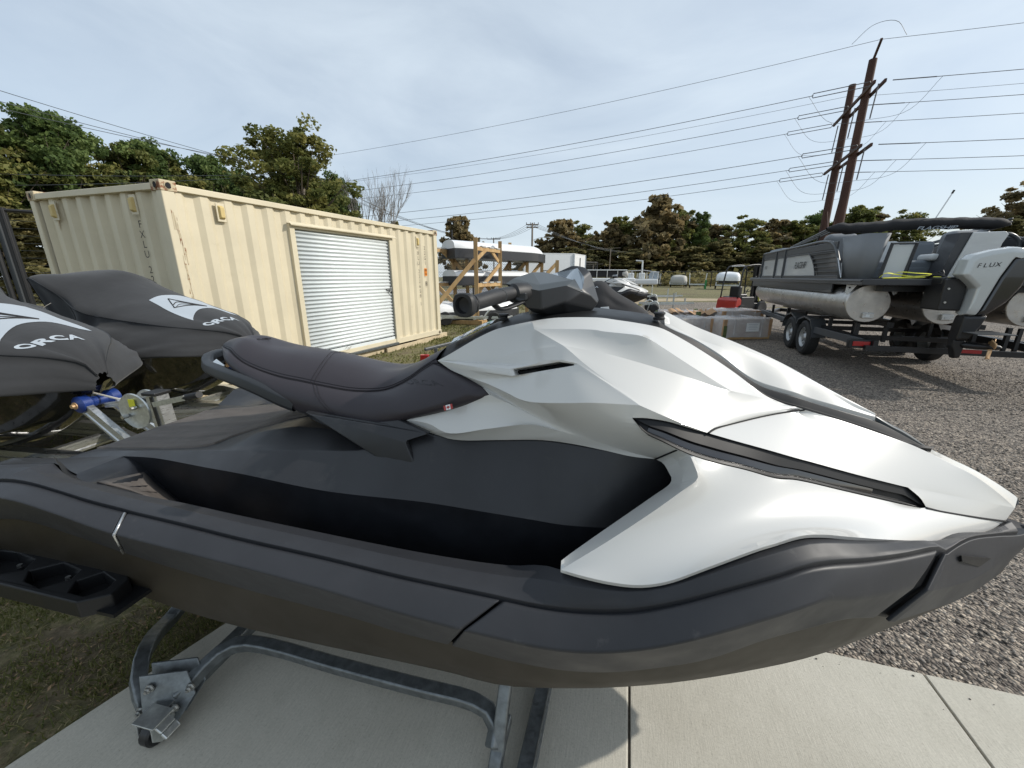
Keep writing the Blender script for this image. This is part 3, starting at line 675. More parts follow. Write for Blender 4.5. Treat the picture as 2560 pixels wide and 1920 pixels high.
        c_ = [q.lerp(p, .30) + Vector((0, -sg * .002, 0)) for p, q in zip(a, b)]
        d_ = [q.lerp(p, .02) + Vector((0, -sg * .003, .002)) for p, q in zip(a, b)]
        mb.grid([c_, d_]); obj('joint_strip', mb, M['plastic'], smooth=True, solid=.008, bevel=.002, **K)
        mb = MB()
        j = [V(n, sg)[-1] for n in ('rear_top', 'rear_mid', 'rear_bot')]
        j = [p + Vector((.006, -sg * .001, .001)) for p in j]
        mb.tube(j, .0035, 6); obj('joint_strip', mb, M['alu'], smooth=True, **K)
        # bow emblem recess : wedge notch in the nose bumper
        mb = MB()
        mb.prism([p + Vector((0, -sg * .002, .003)) for p in V('notch', sg)], (0, sg * .006, -.006))
        obj('bow_notch', mb, M['plastic2'], bevel=.001, **K)
    # ---- white side fairings
    for sg in (1, -1):
        mb = MB(); v = lambda n, **k: V(n, sg, **k)
        def cat(*a):
            o = []
            for x in a: o += x if not o else (x[1:] if (x[0] - o[-1]).length < .03 else x)
            return o
        cr = v('crest'); d = catmull(cr, 400)
        iB = min(range(400), key=lambda i: abs(d[i].x + .03)); iN = min(range(400), key=lambda i: (d[i] - v('band_tail')[-1]).length)
        blow, scal, ridge, tail = v('band_low'), v('scal_low'), v('ridge_left'), v('band_tail')
        PK, C1, E, T0 = ridge[-1], blow[0], blow[-1], cr[0]
        tail[-1] = d[iN].copy(); ridge[0] = T0.copy(); scal[-1] = E.copy(); tail[0] = E.copy()
        B1 = d[iB]
        cA, cB, cC = catmull(d[:iB + 1:6] + [B1], 40), catmull([B1] + d[iB + 5:iN - 2:6] + [d[iN]], 70), catmull([d[iN]] + d[iN + 4::6] + [d[-1]], 10)
        cC[-1] = v('seamC')[-1].copy()
        RG, BL, SL, TL = catmull(ridge, 40), catmull(blow, 50), catmull(scal, 50), catmull(tail, 21)
        K1 = catmull([B1, C1.lerp(B1, .5) + Vector((0, 0, .004)), C1], 9); K2 = lin([C1, PK], 9)
        g = lambda *a, sm=30: mb.grid(fcoons(*a, smooth=sm), flip=sg < 0)
        g(cA, RG, [T0] * 17, join(K1, K2), sm=300)
        g(cB, join(BL, TL), K1, [d[iN]] * 9, sm=200)
        g(BL, SL, K2, [E] * 9, sm=150)
        diag, fold, fr_ = v('diag'), v('fold'), v('fold_right')
        fold[0] = T0.copy(); diag[0] = PK.copy(); fold[-1] = diag[-1].copy(); fr_[0] = diag[-1].copy()
        D, S1 = diag[-1], fr_[-1]
        DG, FO, FR, SCm = catmull(diag, 22), catmull(fold, 50), catmull(fr_, 79), catmull(v('seamC')[::-1], 22)
        SCm[-1] = S1.copy()
        g(join(SL, TL, cC), FR, DG, SCm, sm=1200)
        # vent facet as a ring around the slot
        n0 = Vector((0, 0, 0))
        p0, p1, p2 = fold[3], PK, D
        C0l = Vector((-0.12, 0, 1.58)); ca, sa = math.cos(R(12)), math.sin(R(12))
        slot = []
        for s_, o_, z_ in SK['slot']:
            cl = Vector((-.12 * ca + 1.3 * sa, -(.12 * sa + 1.3 * ca), 1.58))
            q = Vector((s_, -o_, z_)); h = plane_hit(Vector((p0.x, p0.y * sg, p0.z)), Vector((p1.x, p1.y * sg, p1.z)), Vector((p2.x, p2.y * sg, p2.z)), cl, q - cl)
            slot.append(Vector((h.x, h.y * sg, h.z)))
        ctr = sum(slot, Vector()) / len(slot)
        ex = (slot[2] - slot[1]).normalized(); nn = (p1 - p0).cross(p2 - p0).normalized(); ey = nn.cross(ex)
        if ey.z < 0: ey = -ey
        if nn.y * sg > 0: nn = -nn
        lo_ = [slot[0].lerp(slot[1], .5)]
        s_top = lin([lo_[0], slot[0], slot[4]], 40); s_r = lin([slot[4], slot[3], slot[2]], 22); s_b = lin([slot[2], slot[1], lo_[0]], 50)
        ri = join(s_top, s_r, s_b)
        ro = join(RG, DG, FO[::-1])
        lipr = [p + (p - ctr).normalized() * .010 + nn * .006 for p in ri]
        rim_ = [p + nn * .003 for p in ri]
        ins_ = [p - nn * .03 + ey * .004 for p in ri]
        mb.grid([ro] + [blend(ro, lipr, q) for q in (.2, .4, .6, .8)] + [lipr, rim_, ins_], flip=sg > 0)
        we, wc, wt, wf, wb = v('seat_edge'), v('wing_crease'), v('wing_top'), v('wing_fold'), v('wing_bot')
        sl = v('strip_low'); iq = 4; su = v('strip_up')
        we[0] = T0.copy(); we[-1] = wc[0].copy(); wt[-1] = wc[0].copy(); wt[0] = wf[0].copy(); wb[0] = wf[0].copy()
        V_ = v('seamA')[-1]; wc[-1] = V_.copy(); wb[-1] = V_.copy(); su[0] = sl[0].copy()
        xi = min(range(len(wc)), key=lambda i: (wc[i] - wf[-1]).length); wf[-1] = wc[xi].copy()
        W1, W2 = catmull(wc[:xi + 1], 20), catmull(wc[xi:], 31)
        su6 = su[:6]; su6[-1] = S1.copy()
        DS, SQ, QV, SE = lin([D, sl[0]], 5), catmull(sl[:iq + 1], 8), catmull([sl[iq]] + v('seamA')[1:], 5), catmull(we, 16)
        g(FO, join(W1, W2), SE, join(DS, SQ, QV), sm=600)
        g(FR, catmull(su6, 79), DS, [S1] * 5, sm=0)
        WT, WF = catmull(wt, 30), catmull(wf, 30)
        g(WT, WF, [wt[0]] * 20, W1, sm=300)
        g(join(WF, W2), catmull(wb, 60), [wb[0]] * 5, [V_] * 5, sm=0)
        # turned-in edges
        crd = join(cA, cB, cC)
        mb.grid([crd, [p + Vector((0, sg * .010, -.008)) for p in crd], [p + Vector((0, sg * .014, -.05)) for p in crd]], flip=sg < 0)
        wbd = catmull(wb, 60)
        mb.grid([wbd, [p + Vector((0, sg * .03, -.006)) for p in wbd]], flip=sg < 0)
        fa = obj('side_fairing', mb, M['white'], smooth=True, merge=.0004, bevel=.0024, seg=2, ang=5.5, **K)
        mb = MB(); mb.grid([[p - nn * .028 for p in ri], [p * .35 + (ctr - nn * .03) * .65 for p in ri]])
        mb.add([p - nn * .03 for p in slot], [tuple(range(len(slot)))])
        obj('air_vent', mb, M['void'], parent=fa, local=True)
        for nm in ('seamC', 'seamA'):
            mb = MB(); mb.tube([p + Vector((0, -sg * .0005, .0005)) for p in catmull(v(nm), 30)], .0028, 6); obj('panel_gap', mb, M['void'], parent=fa, local=True)
        # ---- fender
        mb = MB()
        rg, kn, fb = v('fend_ridge'), v('knee_in'), v('fend_bot')
        hu = v('hood_under')
        rg[0] = sl[iq + 1].copy(); fb[0] = rg[-1].copy()
        RI = catmull(rg, 40); pre = lin([sl[iq], rg[0]], 5)
        a = join(pre, RI); b = catmull(cat([v('seamA')[-1]], kn), 44)
        mb.grid([a, blend(a, b, .5), b, [p + Vector((.012, sg * .02, -.004)) for p in b]], flip=sg > 0)
        topc = catmull([rg[0]] + sl[iq + 2:-1] + hu, 90); FB = catmull(fb, 90)
        g(topc, FB, RI, lin([topc[-1], FB[-1]], 40), sm=1500)
        mb.grid([FB, [p + Vector((0, sg * .003, -.010)) for p in FB], [p + Vector((0, sg * .03, -.012)) for p in FB]], flip=sg < 0)
        obj('front_fender', mb, M['white'], smooth=True, merge=.0004, bevel=.0045, seg=2, ang=11, **K)
        # ---- dark light strip let into the side
        mb = MB()
        ins = Vector((0, sg * .007, -.001))
        n_ = 70
        U, Lw = catmull(su, n_), catmull(sl, n_)
        mid_ = blend(U, Lw, .42)
        both_edges = [[p + Vector((0, sg * .012, .002)) for p in U], [p + Vector((0, sg * .004, -.001)) for p in U], [p + ins for p in U], [p + ins * .5 for p in blend(U, Lw, .50)], [p + ins * 1.9 for p in blend(U, Lw, .53)], [p + ins * 1.9 for p in blend(U, Lw, .86)], [p + ins * .6 for p in blend(U, Lw, .88)], [p + Vector((0, sg * .003, .001)) for p in Lw], [p + Vector((0, sg * .012, -.004)) for p in Lw]]
        mb.grid(both_edges, flip=sg < 0)
        ls = obj('light_strip', mb, M['plastic2'], smooth=True, merge=.0008, bevel=.003, ang=25, **K)
        mb = MB(); a = [p + ins * 1.75 for p in blend(U, Lw, .54)][4:56]; b = [p + ins * 1.75 for p in blend(U, Lw, .85)][4:56]
        mb.grid([a, blend(a, b, .5, (0, -sg * .001, 0)), b], flip=sg < 0)
        obj('lens', mb, M['gloss'], parent=ls, local=True, smooth=True)
    # ---- front hood, spine and channel
    mb = MB()
    ht, hm, hl, hu = V('hood_top'), V('hood_mid'), V('hood_low'), V('hood_under')
    hl[-1] = ht[-1].copy(); mi = min(range(len(ht)), key=lambda i: abs(ht[i].x - 1.10))
    sc0 = V('seamC')[::-1]; sc0[0] = ht[0].copy(); sc0[-1] = hl[0].copy(); SC0 = catmull(sc0, 26)
    H1, H2, G1, G2 = catmull(ht[:mi + 1], 25), catmull(ht[mi:], 36), catmull(hl[:8], 30), catmull(hl[7:], 31)
    both(mb, fcoons(join(H1, H2), join(G1, G2), SC0, [ht[-1]] * 26, 1200))
    hm[-1] = Vector((hm[-1].x, 0, hm[-1].z))
    both(mb, fcoons(catmull(hm, 36), H2, lin([hm[0], ht[mi]], 6), lin([hm[-1], ht[-1]], 6), 20))
    hsL = [hl[7], pt(1.035, .163, 1.005), hu[0]]
    both(mb, fcoons(G2, catmull(hu, 31), catmull(hsL, 7), lin([hl[-1], hu[-1]], 7), 10))
    nose = [hl[-1], hu[-1]]; cent = [hm[-1], pt(1.375, 0, .90)]
    mb.grid([nose, blend(nose, cent, .5, (.006, 0, 0)), cent]); mb.grid(mir([nose, blend(nose, cent, .5, (.006, 0, 0)), cent]), flip=True)
    c_ = H1; both(mb, [c_, [p + Vector((0, .006, -.006)) for p in c_], [p + Vector((0, .01, -.04)) for p in c_]])
    hood = obj('front_hood', mb, M['white'], smooth=True, merge=.0004, bevel=.004, seg=2, ang=11, **K)
    hud = catmull(hu, 30)
    for sg in (1, -1):
        mb = MB(); mb.tube([Vector((p.x, p.y * sg - sg * .001, p.z - .001)) for p in hud], .0028, 6); obj('panel_gap', mb, M['void'], parent=hood, local=True)
    mb = MB(); SPN = linsp(.36, .985, 40)
    fc, sc_, cf = by_s(V('far_crest'), SPN), by_s(V('spine_crease'), SPN), by_s(V('chan_far'), SPN)
    both(mb, [fc, blend(fc, sc_, .5, (0, 0, .003)), sc_, blend(sc_, cf, .5), cf, [p + Vector((0, 0, -.02)) for p in cf]])
    mb.add([fc[0], sc_[0], cf[0], cf[0] + Vector((0, 0, -.05)), Vector((cf[0].x, -cf[0].y, cf[0].z - .05)), Vector((cf[0].x, -cf[0].y, cf[0].z)), Vector((sc_[0].x, -sc_[0].y, sc_[0].z))], [tuple(range(7))])
    obj('hood_spine', mb, M['white'], smooth=True, merge=.001, bevel=.004, ang=12, **K)
    mb = MB(); SPN = linsp(.30, 1.12, 50)
    nc = by_s(V('crest', do=-.012, dz=-.012)[13:-1] + V('hood_top', do=-.01, dz=-.012)[1:4], SPN)
    cb = by_s(V('chan_bot', dz=-.006), SPN)
    cf = by_s([pt(.25, .03, 1.46)] + V('chan_far', dz=-.012) + [pt(1.13, .003, 1.085)], SPN)
    r1 = [p + Vector((0, .012, .010)) for p in nc]
    both(mb, [nc, blend(nc, cb, .35, (0, 0, .012)), blend(nc, cb, .5, (0, 0, -.008)), cb, blend(cb, cf, .35, (0, 0, .014)), blend(cb, cf, .6, (0, 0, -.004)), cf])
    obj('centre_channel', mb, M['rubber'], smooth=True, merge=.0008, bevel=.002, **K)
    mb = MB(); wt_, wl_ = catmull(V('wedge_top'), 16), catmull(V('wedge_low'), 16)
    both(mb, [wt_, blend(wt_, wl_, .5, (0, 0, .002)), wl_, [p + Vector((0, 0, -.01)) for p in wl_]])
    obj('channel_cap', mb, M['padtop'], smooth=True, merge=.0005, bevel=.002, **K)
    # ---- console between the fairings
    mb = MB(); SCN = linsp(-.345, .335, 44)
    ce = by_s(V('crest', do=-.006, dz=-.006)[:14], SCN); cm = by_s(V('con_mid'), SCN)
    both(mb, [[p + Vector((0, 0, -.03)) for p in ce], ce, blend(ce, cm, .18, (0, 0, .006)), blend(ce, cm, .24, (0, 0, .010)), blend(ce, cm, .6, (0, 0, .012)), cm])
    con = obj('console', mb, M['plastic2'], smooth=True, merge=.001, bevel=.004, **K)
    mb = MB(); rr_ = []
    S3 = linsp(-.315, -.165, 14); e3 = by_s(V('crest', do=-.006, dz=-.006)[:14], S3); m3 = by_s(V('con_mid'), S3)
    for f in (.32, .5, .70): rr_.append([p + Vector((0, 0, .014)) for p in blend(e3, m3, f, (0, 0, .012))])
    mb.grid(rr_); dcl = obj('registration_decal', mb, M['screen'], parent=con, local=True, smooth=True)
    P3 = lambda u, f: (lambda i: rr_[0][i].lerp(rr_[2][i], f) + Vector((0, 0, .0015)))(min(13, int(u * 13)))
    for (u0, u1, mt) in ((0, .10, 'paper'), (.14, .20, 'paper'), (.30, .34, 'blue'), (.36, .50, 'paper'), (.55, .72, 'coverp'), (.76, .84, 'paper'), (.86, .98, 'green')):
        mb = MB(); mb.grid([[P3(u0, .15), P3((u0 + u1) / 2, .15), P3(u1, .15)], [P3(u0, .85), P3((u0 + u1) / 2, .85), P3(u1, .85)]])
        obj('decal_print', mb, M[mt], parent=con, local=True)
    for (s_, o_) in ((-.135, .07), (.335, .085)):
        mb = MB(); z_ = by_s(V('con_mid'), [s_])[0].z
        mb.lathe([(0, 0), (.016, 0), (.017, .006), (.013, .009), (.013, .014), (.017, .017), (.016, .022), (0, .023)], pt(s_, o_, z_ + .004), n=14)
        obj('rubber_bumper_stop', mb, M['rubber'], smooth=40, **K)
    # ---- seat
    n_ = 70
    top = catmull(V('seat_top') + [pt(-.33, 0, 1.335)], n_)
    sm_ = catmull([pt(-1.315, 0, 1.318), pt(-1.295, .035, 1.316)] + V('seat_seam'), n_)
    bt = catmull([pt(-1.312, 0, 1.300), pt(-1.29, .033, 1.300)] + V('seat_bot'), n_)
    rows = [blend(top, sm_, f) for f in (0, .25, .5, .75, .965)]
    for f, r in zip((0, .25, .5, .75, .965), rows):
        for i, p in enumerate(r):
            e = min(1, i / 8); p.z += .020 * (1 - (2 * f - 1) ** 2) * e * (1 if f else 0)
    rows += [[p + Vector((0, 0, -.003)) for p in sm_]]
    w_ = lambda i: min(1, i / 10)
    for f in (.04, .3, .55, .8, .95):
        r = blend(sm_, bt, f)
        for i, p in enumerate(r): p.y -= .022 * (1 - (2 * f - 1) ** 2) * w_(i) + (.006 if .05 < f else 0) * w_(i)
        rows.append(r)
    rows.append([p + Vector((0, .012 * w_(i), -.012)) for i, p in enumerate(bt)])
    rows.append([Vector((p.x, p.y + .04 * w_(i), p.z - .016)) for i, p in enumerate(bt)])
    se_ = catmull(V('seat_edge'), 12)
    for k, r in enumerate(rows[5:11]): r[-1] = se_[min(11, int(11 * k / 5.0))] + Vector((.004, .004, -.002))
    for k, r in enumerate(rows[11:]): r[-1] = se_[-1] + Vector((.004, .01 * (k + 1), -.006 * (k + 1)))
    mb = MB(); both(mb, rows)
    seat = obj('seat', mb, M['vinyl'], smooth=True, merge=.001, **K)
    mb = MB()
    for sg in (1, -1):
        for k, off in ((4, .001), (6, .001)):
            mb.tube([Vector((p.x, p.y * sg, p.z + off)) for p in rows[k]][3:], .0008, 5)
        mb.tube([Vector((p.x, p.y * sg - .0 * sg, p.z + .002)) for p in rows[5]][3:], .0011, 5)
    for du in (0, 1):
        line = []
        for k, r in enumerate(rows[:11]):
            i0 = 33 + du * .9 + (-4.2 * (1 - k / 5) ** 2 + 4.2 if k < 5 else 4.2 + 0 * k) + (.55 * (k - 5) if k > 5 else 0)
            i = int(i0); p = r[i].lerp(r[i + 1], i0 - i)
            line.append(p + Vector((0, -.0006 if k > 5 else 0, .0012 if k < 6 else 0)))
        mb.tube(catmull(line, 40), .0006, 5)
        mb.tube([Vector((p.x, -p.y, p.z)) for p in catmull(line, 40)], .0006, 5)
    obj('stitching', mb, M['thread'], parent=seat, local=True)
    vs, fs = text_mesh('ORCA', .032, ext=.0006, sx=1.5, sp=1.08)
    def seat_pt(u, k, h):
        i = int(u); j = int(k); f, g_ = u - i, k - j
        q = rows[j][i].lerp(rows[j][i + 1], f).lerp(rows[j + 1][i].lerp(rows[j + 1][i + 1], f), g_)
        n_v = (rows[j][i + 1] - rows[j][i]).cross(rows[j + 1][i] - rows[j][i]).normalized()
        if n_v.y > 0: n_v = -n_v
        return q + n_v * h
    for sg in (1, -1):
        mb = MB(); P_v = []
        for x, y, z in vs:
            q = seat_pt(63.2 + x / .026, 6.75 - y / .036 + x / .085, .0004 + z); P_v.append(Vector((q.x, q.y * sg, q.z)))
        mb.add(P_v, fs)
        obj('seat_lettering', mb, M['emboss'], parent=seat, local=True)
    mb = MB(); mb.tube([pt(-1.13 + .028 * math.cos(t), .022 * math.sin(t), 1.341) for t in linsp(0, 6.28, 20)], .0012, 5)
    mb.tube([pt(-1.145, -.008, 1.341), pt(-1.13, 0, 1.342), pt(-1.115, -.008, 1.340)], .0012, 5)
    obj('seat_emblem', mb, M['thread'], parent=seat, local=True)
    # ---- seat base, fin trims, grab handle
    mb = MB(); SB = linsp(-1.28, -.14, 40)
    a = by_s([Vector((p.x, min(p.y + .02, -.02), p.z - .01)) for p in V('seat_bot')], SB)
    b = by_s([pt(-1.28, .03, 1.245), pt(-1.2, .09, 1.228), pt(-1.1, .135, 1.205), pt(-1.0, .155, 1.175), pt(-.9, .165, 1.14), pt(-.78, .19, 1.09), pt(-.5, .215, 1.06), pt(-.3, .22, 1.10), pt(-.14, .22, 1.14)], SB)
    c_ = [Vector((p.x, 0, p.z - .006)) for p in b]
    both(mb, [a, b, c_]); obj('seat_base', mb, M['plastic2'], smooth=30, merge=.0008, **K)
    for sg in (1, -1):
        mb = MB(); f_ = V('fin', sg)
        mb.prism(f_, (0, sg * .02, 0))
        obj('fin_trim', mb, M['deckgel'], bevel=.004, seg=2, smooth=True, ang=30, **K)
    mb = MB()
    h = V('handle') + [pt(-1.355, .05, 1.262), pt(-1.368, 0, 1.265)]
    path = catmull(h, 26); path += [Vector((p.x, -p.y, p.z)) for p in path[-2::-1]]
    ring_rows = []
    n_ = len(path)
    for i, p in enumerate(path):
        t = (path[min(i + 1, n_ - 1)] - path[max(i - 1, 0)]).normalized(); x = t.cross(Vector((0, 0, 1))).normalized(); y = x.cross(t)
        k = 1.0 - .25 * abs(2 * i / (n_ - 1) - 1)
        ring_rows.append([p + x * (a_ * .026 * k) + y * (b_ * .026) for a_, b_ in ((-1, -.5), (-.45, -1.05), (.6, -.9), (1, -.1), (.75, .75), (0, 1), (-.75, .7))])
    vs = [q for r in ring_rows for q in r]; fs = [(i * 7 + k, i * 7 + (k + 1) % 7, (i + 1) * 7 + (k + 1) % 7, (i + 1) * 7 + k) for i in range(n_ - 1) for k in range(7)]
    mb.add(vs, fs); obj('grab_handle', mb, M['pad'], smooth=True, bevel=.004, ang=20, **K)
    mb = MB(); mb.prism([pt(-1.27, .115, 1.262), pt(-1.195, .145, 1.248), pt(-1.19, .135, 1.262), pt(-1.262, .10, 1.275)], (0, 0, -.003))
    obj('warning_sticker', mb, M['paper'], **K)
    # ---- rear sponson step
    for sg in (1, -1):
        mb = MB()
        def P4(s, o, z): return pt(s, o, z, sg)
        zt = .672; zb = .615
        outl = [(-1.95, .50), (-1.95, .63), (-1.90, .655), (-1.27, .665), (-1.205, .62), (-1.225, .56), (-1.30, .525)]
        holes = [[(-1.86, .555), (-1.78, .625), (-1.66, .64), (-1.60, .60), (-1.63, .56), (-1.74, .545)],
                 [(-1.575, .60), (-1.53, .635), (-1.445, .645), (-1.40, .60), (-1.42, .565), (-1.52, .55)],
                 [(-1.375, .60), (-1.34, .64), (-1.275, .642), (-1.245, .605), (-1.26, .575), (-1.34, .555)]]
        from mathutils.geometry import tessellate_polygon as tp
        loops = [[Vector((a, b, 0)) for a, b in outl]] + [[Vector((a, b, 0)) for a, b in h_] for h_ in holes]
        flat = [p for l_ in loops for p in l_]
        tris = tp(loops)
        mb.add([P4(p.x, p.y, zt) for p in flat], tris); mb.add([P4(p.x, p.y, zb) for p in flat], tris)
        k0 = 0
        for l_ in loops:
            n_ = len(l_)
            for i in range(n_):
                a, b = l_[i], l_[(i + 1) % n_]
                mb.add([P4(a.x, a.y, zt), P4(b.x, b.y, zt), P4(b.x, b.y, zb), P4(a.x, a.y, zb)], [(0, 1, 2, 3)])
        stp_ = obj('sponson_step', mb, M['plastic2'], bevel=.004, merge=.0005, **K)
        mb = MB(); mb.box(P4(-1.55, .59, .622), (.75, .11, .012)); obj('step_floor', mb, M['plastic2'], parent=stp_, local=True)
        for a, b in ((-1.70, .565), (-1.47, .572), (-1.275, .585)):
            mb = MB(); mb.lathe([(0, .010), (.007, .010), (.008, 0), (0, 0)], P4(a, b, .634), n=8); obj('bolt', mb, M['bolt'], parent=stp_, local=True)
    # ---- flag sticker
    fl = V('flagm'); wingz = Vector((0, -.006, .006))
    mb = MB(); q = [p + wingz for p in fl]; u = q[3] - q[0]; w_2 = q[1] - q[0]
    F_ = lambda a, b: q[0].lerp(q[3], a).lerp(q[1].lerp(q[2], a), b)
    sub = MB(); sub.add([F_(.25, 0), F_(.75, 0), F_(.75, 1), F_(.25, 1)], [(0, 1, 2, 3)])
    fs_ = obj('flag_sticker', sub, M['paper'], **K)
    mb.add([F_(0, 0), F_(.25, 0), F_(.25, 1), F_(0, 1)], [(0, 1, 2, 3)]); mb.add([F_(.75, 0), F_(1, 0), F_(1, 1), F_(.75, 1)], [(0, 1, 2, 3)])
    leaf = [(.5, .12), (.56, .32), (.66, .27), (.62, .5), (.72, .45), (.66, .66), (.53, .68), (.52, .88), (.48, .88), (.47, .68), (.34, .66), (.28, .45), (.38, .5), (.34, .27), (.44, .32)]
    mb.prism([F_(a, b) + Vector((0, -.0006, .0003)) for a, b in leaf], (0, .0003, 0))
    obj('red_bars', mb, M['red'], parent=fs_, local=True)
    build_bars(T, K)
    return T

def build_bars(T, K):
    P = SK['pad']
    names = 'A0 A1 T2 T3 T4 ST O3 O4 O5 F1 F2 L1 L2 L3 L4 S3 L5 L6 L7 L8 L9 La Lb B1 B2 B3 B4 R1 R2 X1 X2 SA'.split()
    D = {n: P[i] for i, n in enumerate(names)}
    for n, src in (('C1', 'B1'), ('C2', 'B2'), ('C3', 'B3'), ('C4', 'B4')):
        s, o, z = D[src]; D[n] = (s, 0, z - .004)
    def part(name, faces, mt, parent=None, push=0.0, **kw):
        mb = MB()
        for sg in (1, -1):
            for f in faces:
                vs = [pt(*D[n], sg) for n in f]
                mb.add(vs, [tuple(range(len(vs)))[::sg]])
        kk = dict(K)
        if parent is not None: kk['parent'] = parent
        return obj(name, mb, M[mt], smooth=True, merge=.001, **kw, **kk)
    pad = part('handlebar_pad', [('L2', 'L3', 'L8', 'L9'), ('L3', 'L4', 'L8'), ('L4', 'L5', 'L6', 'L7', 'L8'), ('L8', 'L7', 'B4', 'B3'), ('L9', 'L8', 'B3', 'B2'),
                           ('L1', 'L2', 'L9', 'Lb', 'La'), ('Lb', 'L9', 'B2', 'B1'), ('B1', 'B2', 'C2', 'C1'), ('B2', 'B3', 'C3', 'C2'), ('B3', 'B4', 'C4', 'C3'), ('B4', 'L7', 'C4'), ('L7', 'L6', 'O5', 'C4'),
                           ('S3', 'O4', 'O5', 'L6', 'L5'), ('S3', 'L5', 'L4'), ('T4', 'X1', 'ST'), ('ST', 'X1', 'X2'), ('ST', 'X2', 'O3', 'SA'), ('SA', 'O3', 'O4', 'S3'), ('La', 'Lb', 'B1', 'C1', 'R2'), ('R1', 'L1', 'La', 'R2'), ('A0', 'L1', 'R1')], 'pad', bevel=.006, seg=3, ang=8)
    part('pad_top', [('A0', 'A1', 'F1', 'L2', 'L1'), ('A1', 'T2', 'F1'), ('T2', 'T3', 'T4', 'F2', 'F1'), ('F1', 'F2', 'L3', 'L2'), ('F2', 'L4', 'L3')], 'padtop', parent=pad, bevel=.004, seg=3, ang=6)
    part('display', [('T4', 'ST', 'SA', 'S3', 'L4', 'F2')], 'screen', parent=pad, bevel=.002, ang=10)
    g = SK['grip']
    for sg in (1, -1):
        c = [pt(*p, sg) for p in g]
        ax = catmull(c[2:], 24)
        mb = MB(); mb.tube(ax, [.0185 + .0015 * math.sin(i / 23 * 3.1) for i in range(24)], 18)
        gr = obj('grip', mb, M['rubber'], smooth=50, **K)
        mb = MB()
        a = (c[0] - c[2]).normalized()
        rings = []
        x = a.cross(Vector((0, 0, 1))).normalized(); y = a.cross(x)
        for r, h in ((.019, -.030), (.0225, -.026), (.0225, -.020), (.020, -.018), (.0235, -.012), (.0275, .0), (.0285, .012), (.026, .017), (.020, .017), (.017, .004), (.010, .002), (0, .002)):
            row = []
            for k in range(24):
                t = 2 * math.pi * k / 24; q = (abs(math.cos(t)) ** 3 + abs(math.sin(t)) ** 3) ** (-1 / 3) if r > .02 else 1
                row.append(c[1] + a * h + x * (math.cos(t) * r * q) + y * (math.sin(t) * r * q))
            rings.append(row + [row[0]])
        mb.grid(rings); obj('grip_end', mb, M['rubber'], parent=gr, local=True, smooth=35, merge=.0004)
        mb = MB()
        i0 = 11
        p = ax[i0]; t = (ax[i0 + 1] - ax[i0]).normalized(); x = t.cross(Vector((0, 0, 1))).normalized(); y = t.cross(x)
        loop = [p + t * (.022 * math.cos(k / 20 * 6.283) ) + (x * math.cos(k / 20 * 6.283) + y * math.sin(k / 20 * 6.283)) * .0202 for k in range(20)]
        mb.tube(loop, .0009, 5, closed=True); obj('grip_line', mb, M['padtop'], parent=gr, local=True)
        mb = MB(); mb.lathe([(.018, -.03), (.027, -.022), (.029, 0), (.027, .03), (.02, .05)], ax[-3], axis=(ax[-1] - ax[-4]), n=18)
        obj('grip_collar', mb, M['rubber'], smooth=40, **K)
        mb = MB(); l = [pt(*p, sg) for p in SK['lever']]; mb.prism(l, (0, sg * .03, 0)); obj('switch_lever', mb, M['pad'], bevel=.004, smooth=True, ang=30, **K)
        mb = MB(); l = [pt(*p, sg) for p in SK['brake']]
        mb.tube(catmull(l, 12), [.012] * 12, 8, squash=.5); obj('throttle_lever', mb, M['plastic2'], smooth=True, **K)
    mb = MB(); mb.lathe([(.10, 0), (.085, .05), (.07, .11)], pt(.03, 0, 1.43), n=20, axis=(-.25, 0, 1)); obj('steering_column', mb, M['plastic2'], smooth=True, **K)

# ================================================================== ground and setting
def struct(o): o['kind'] = 'structure'; return o

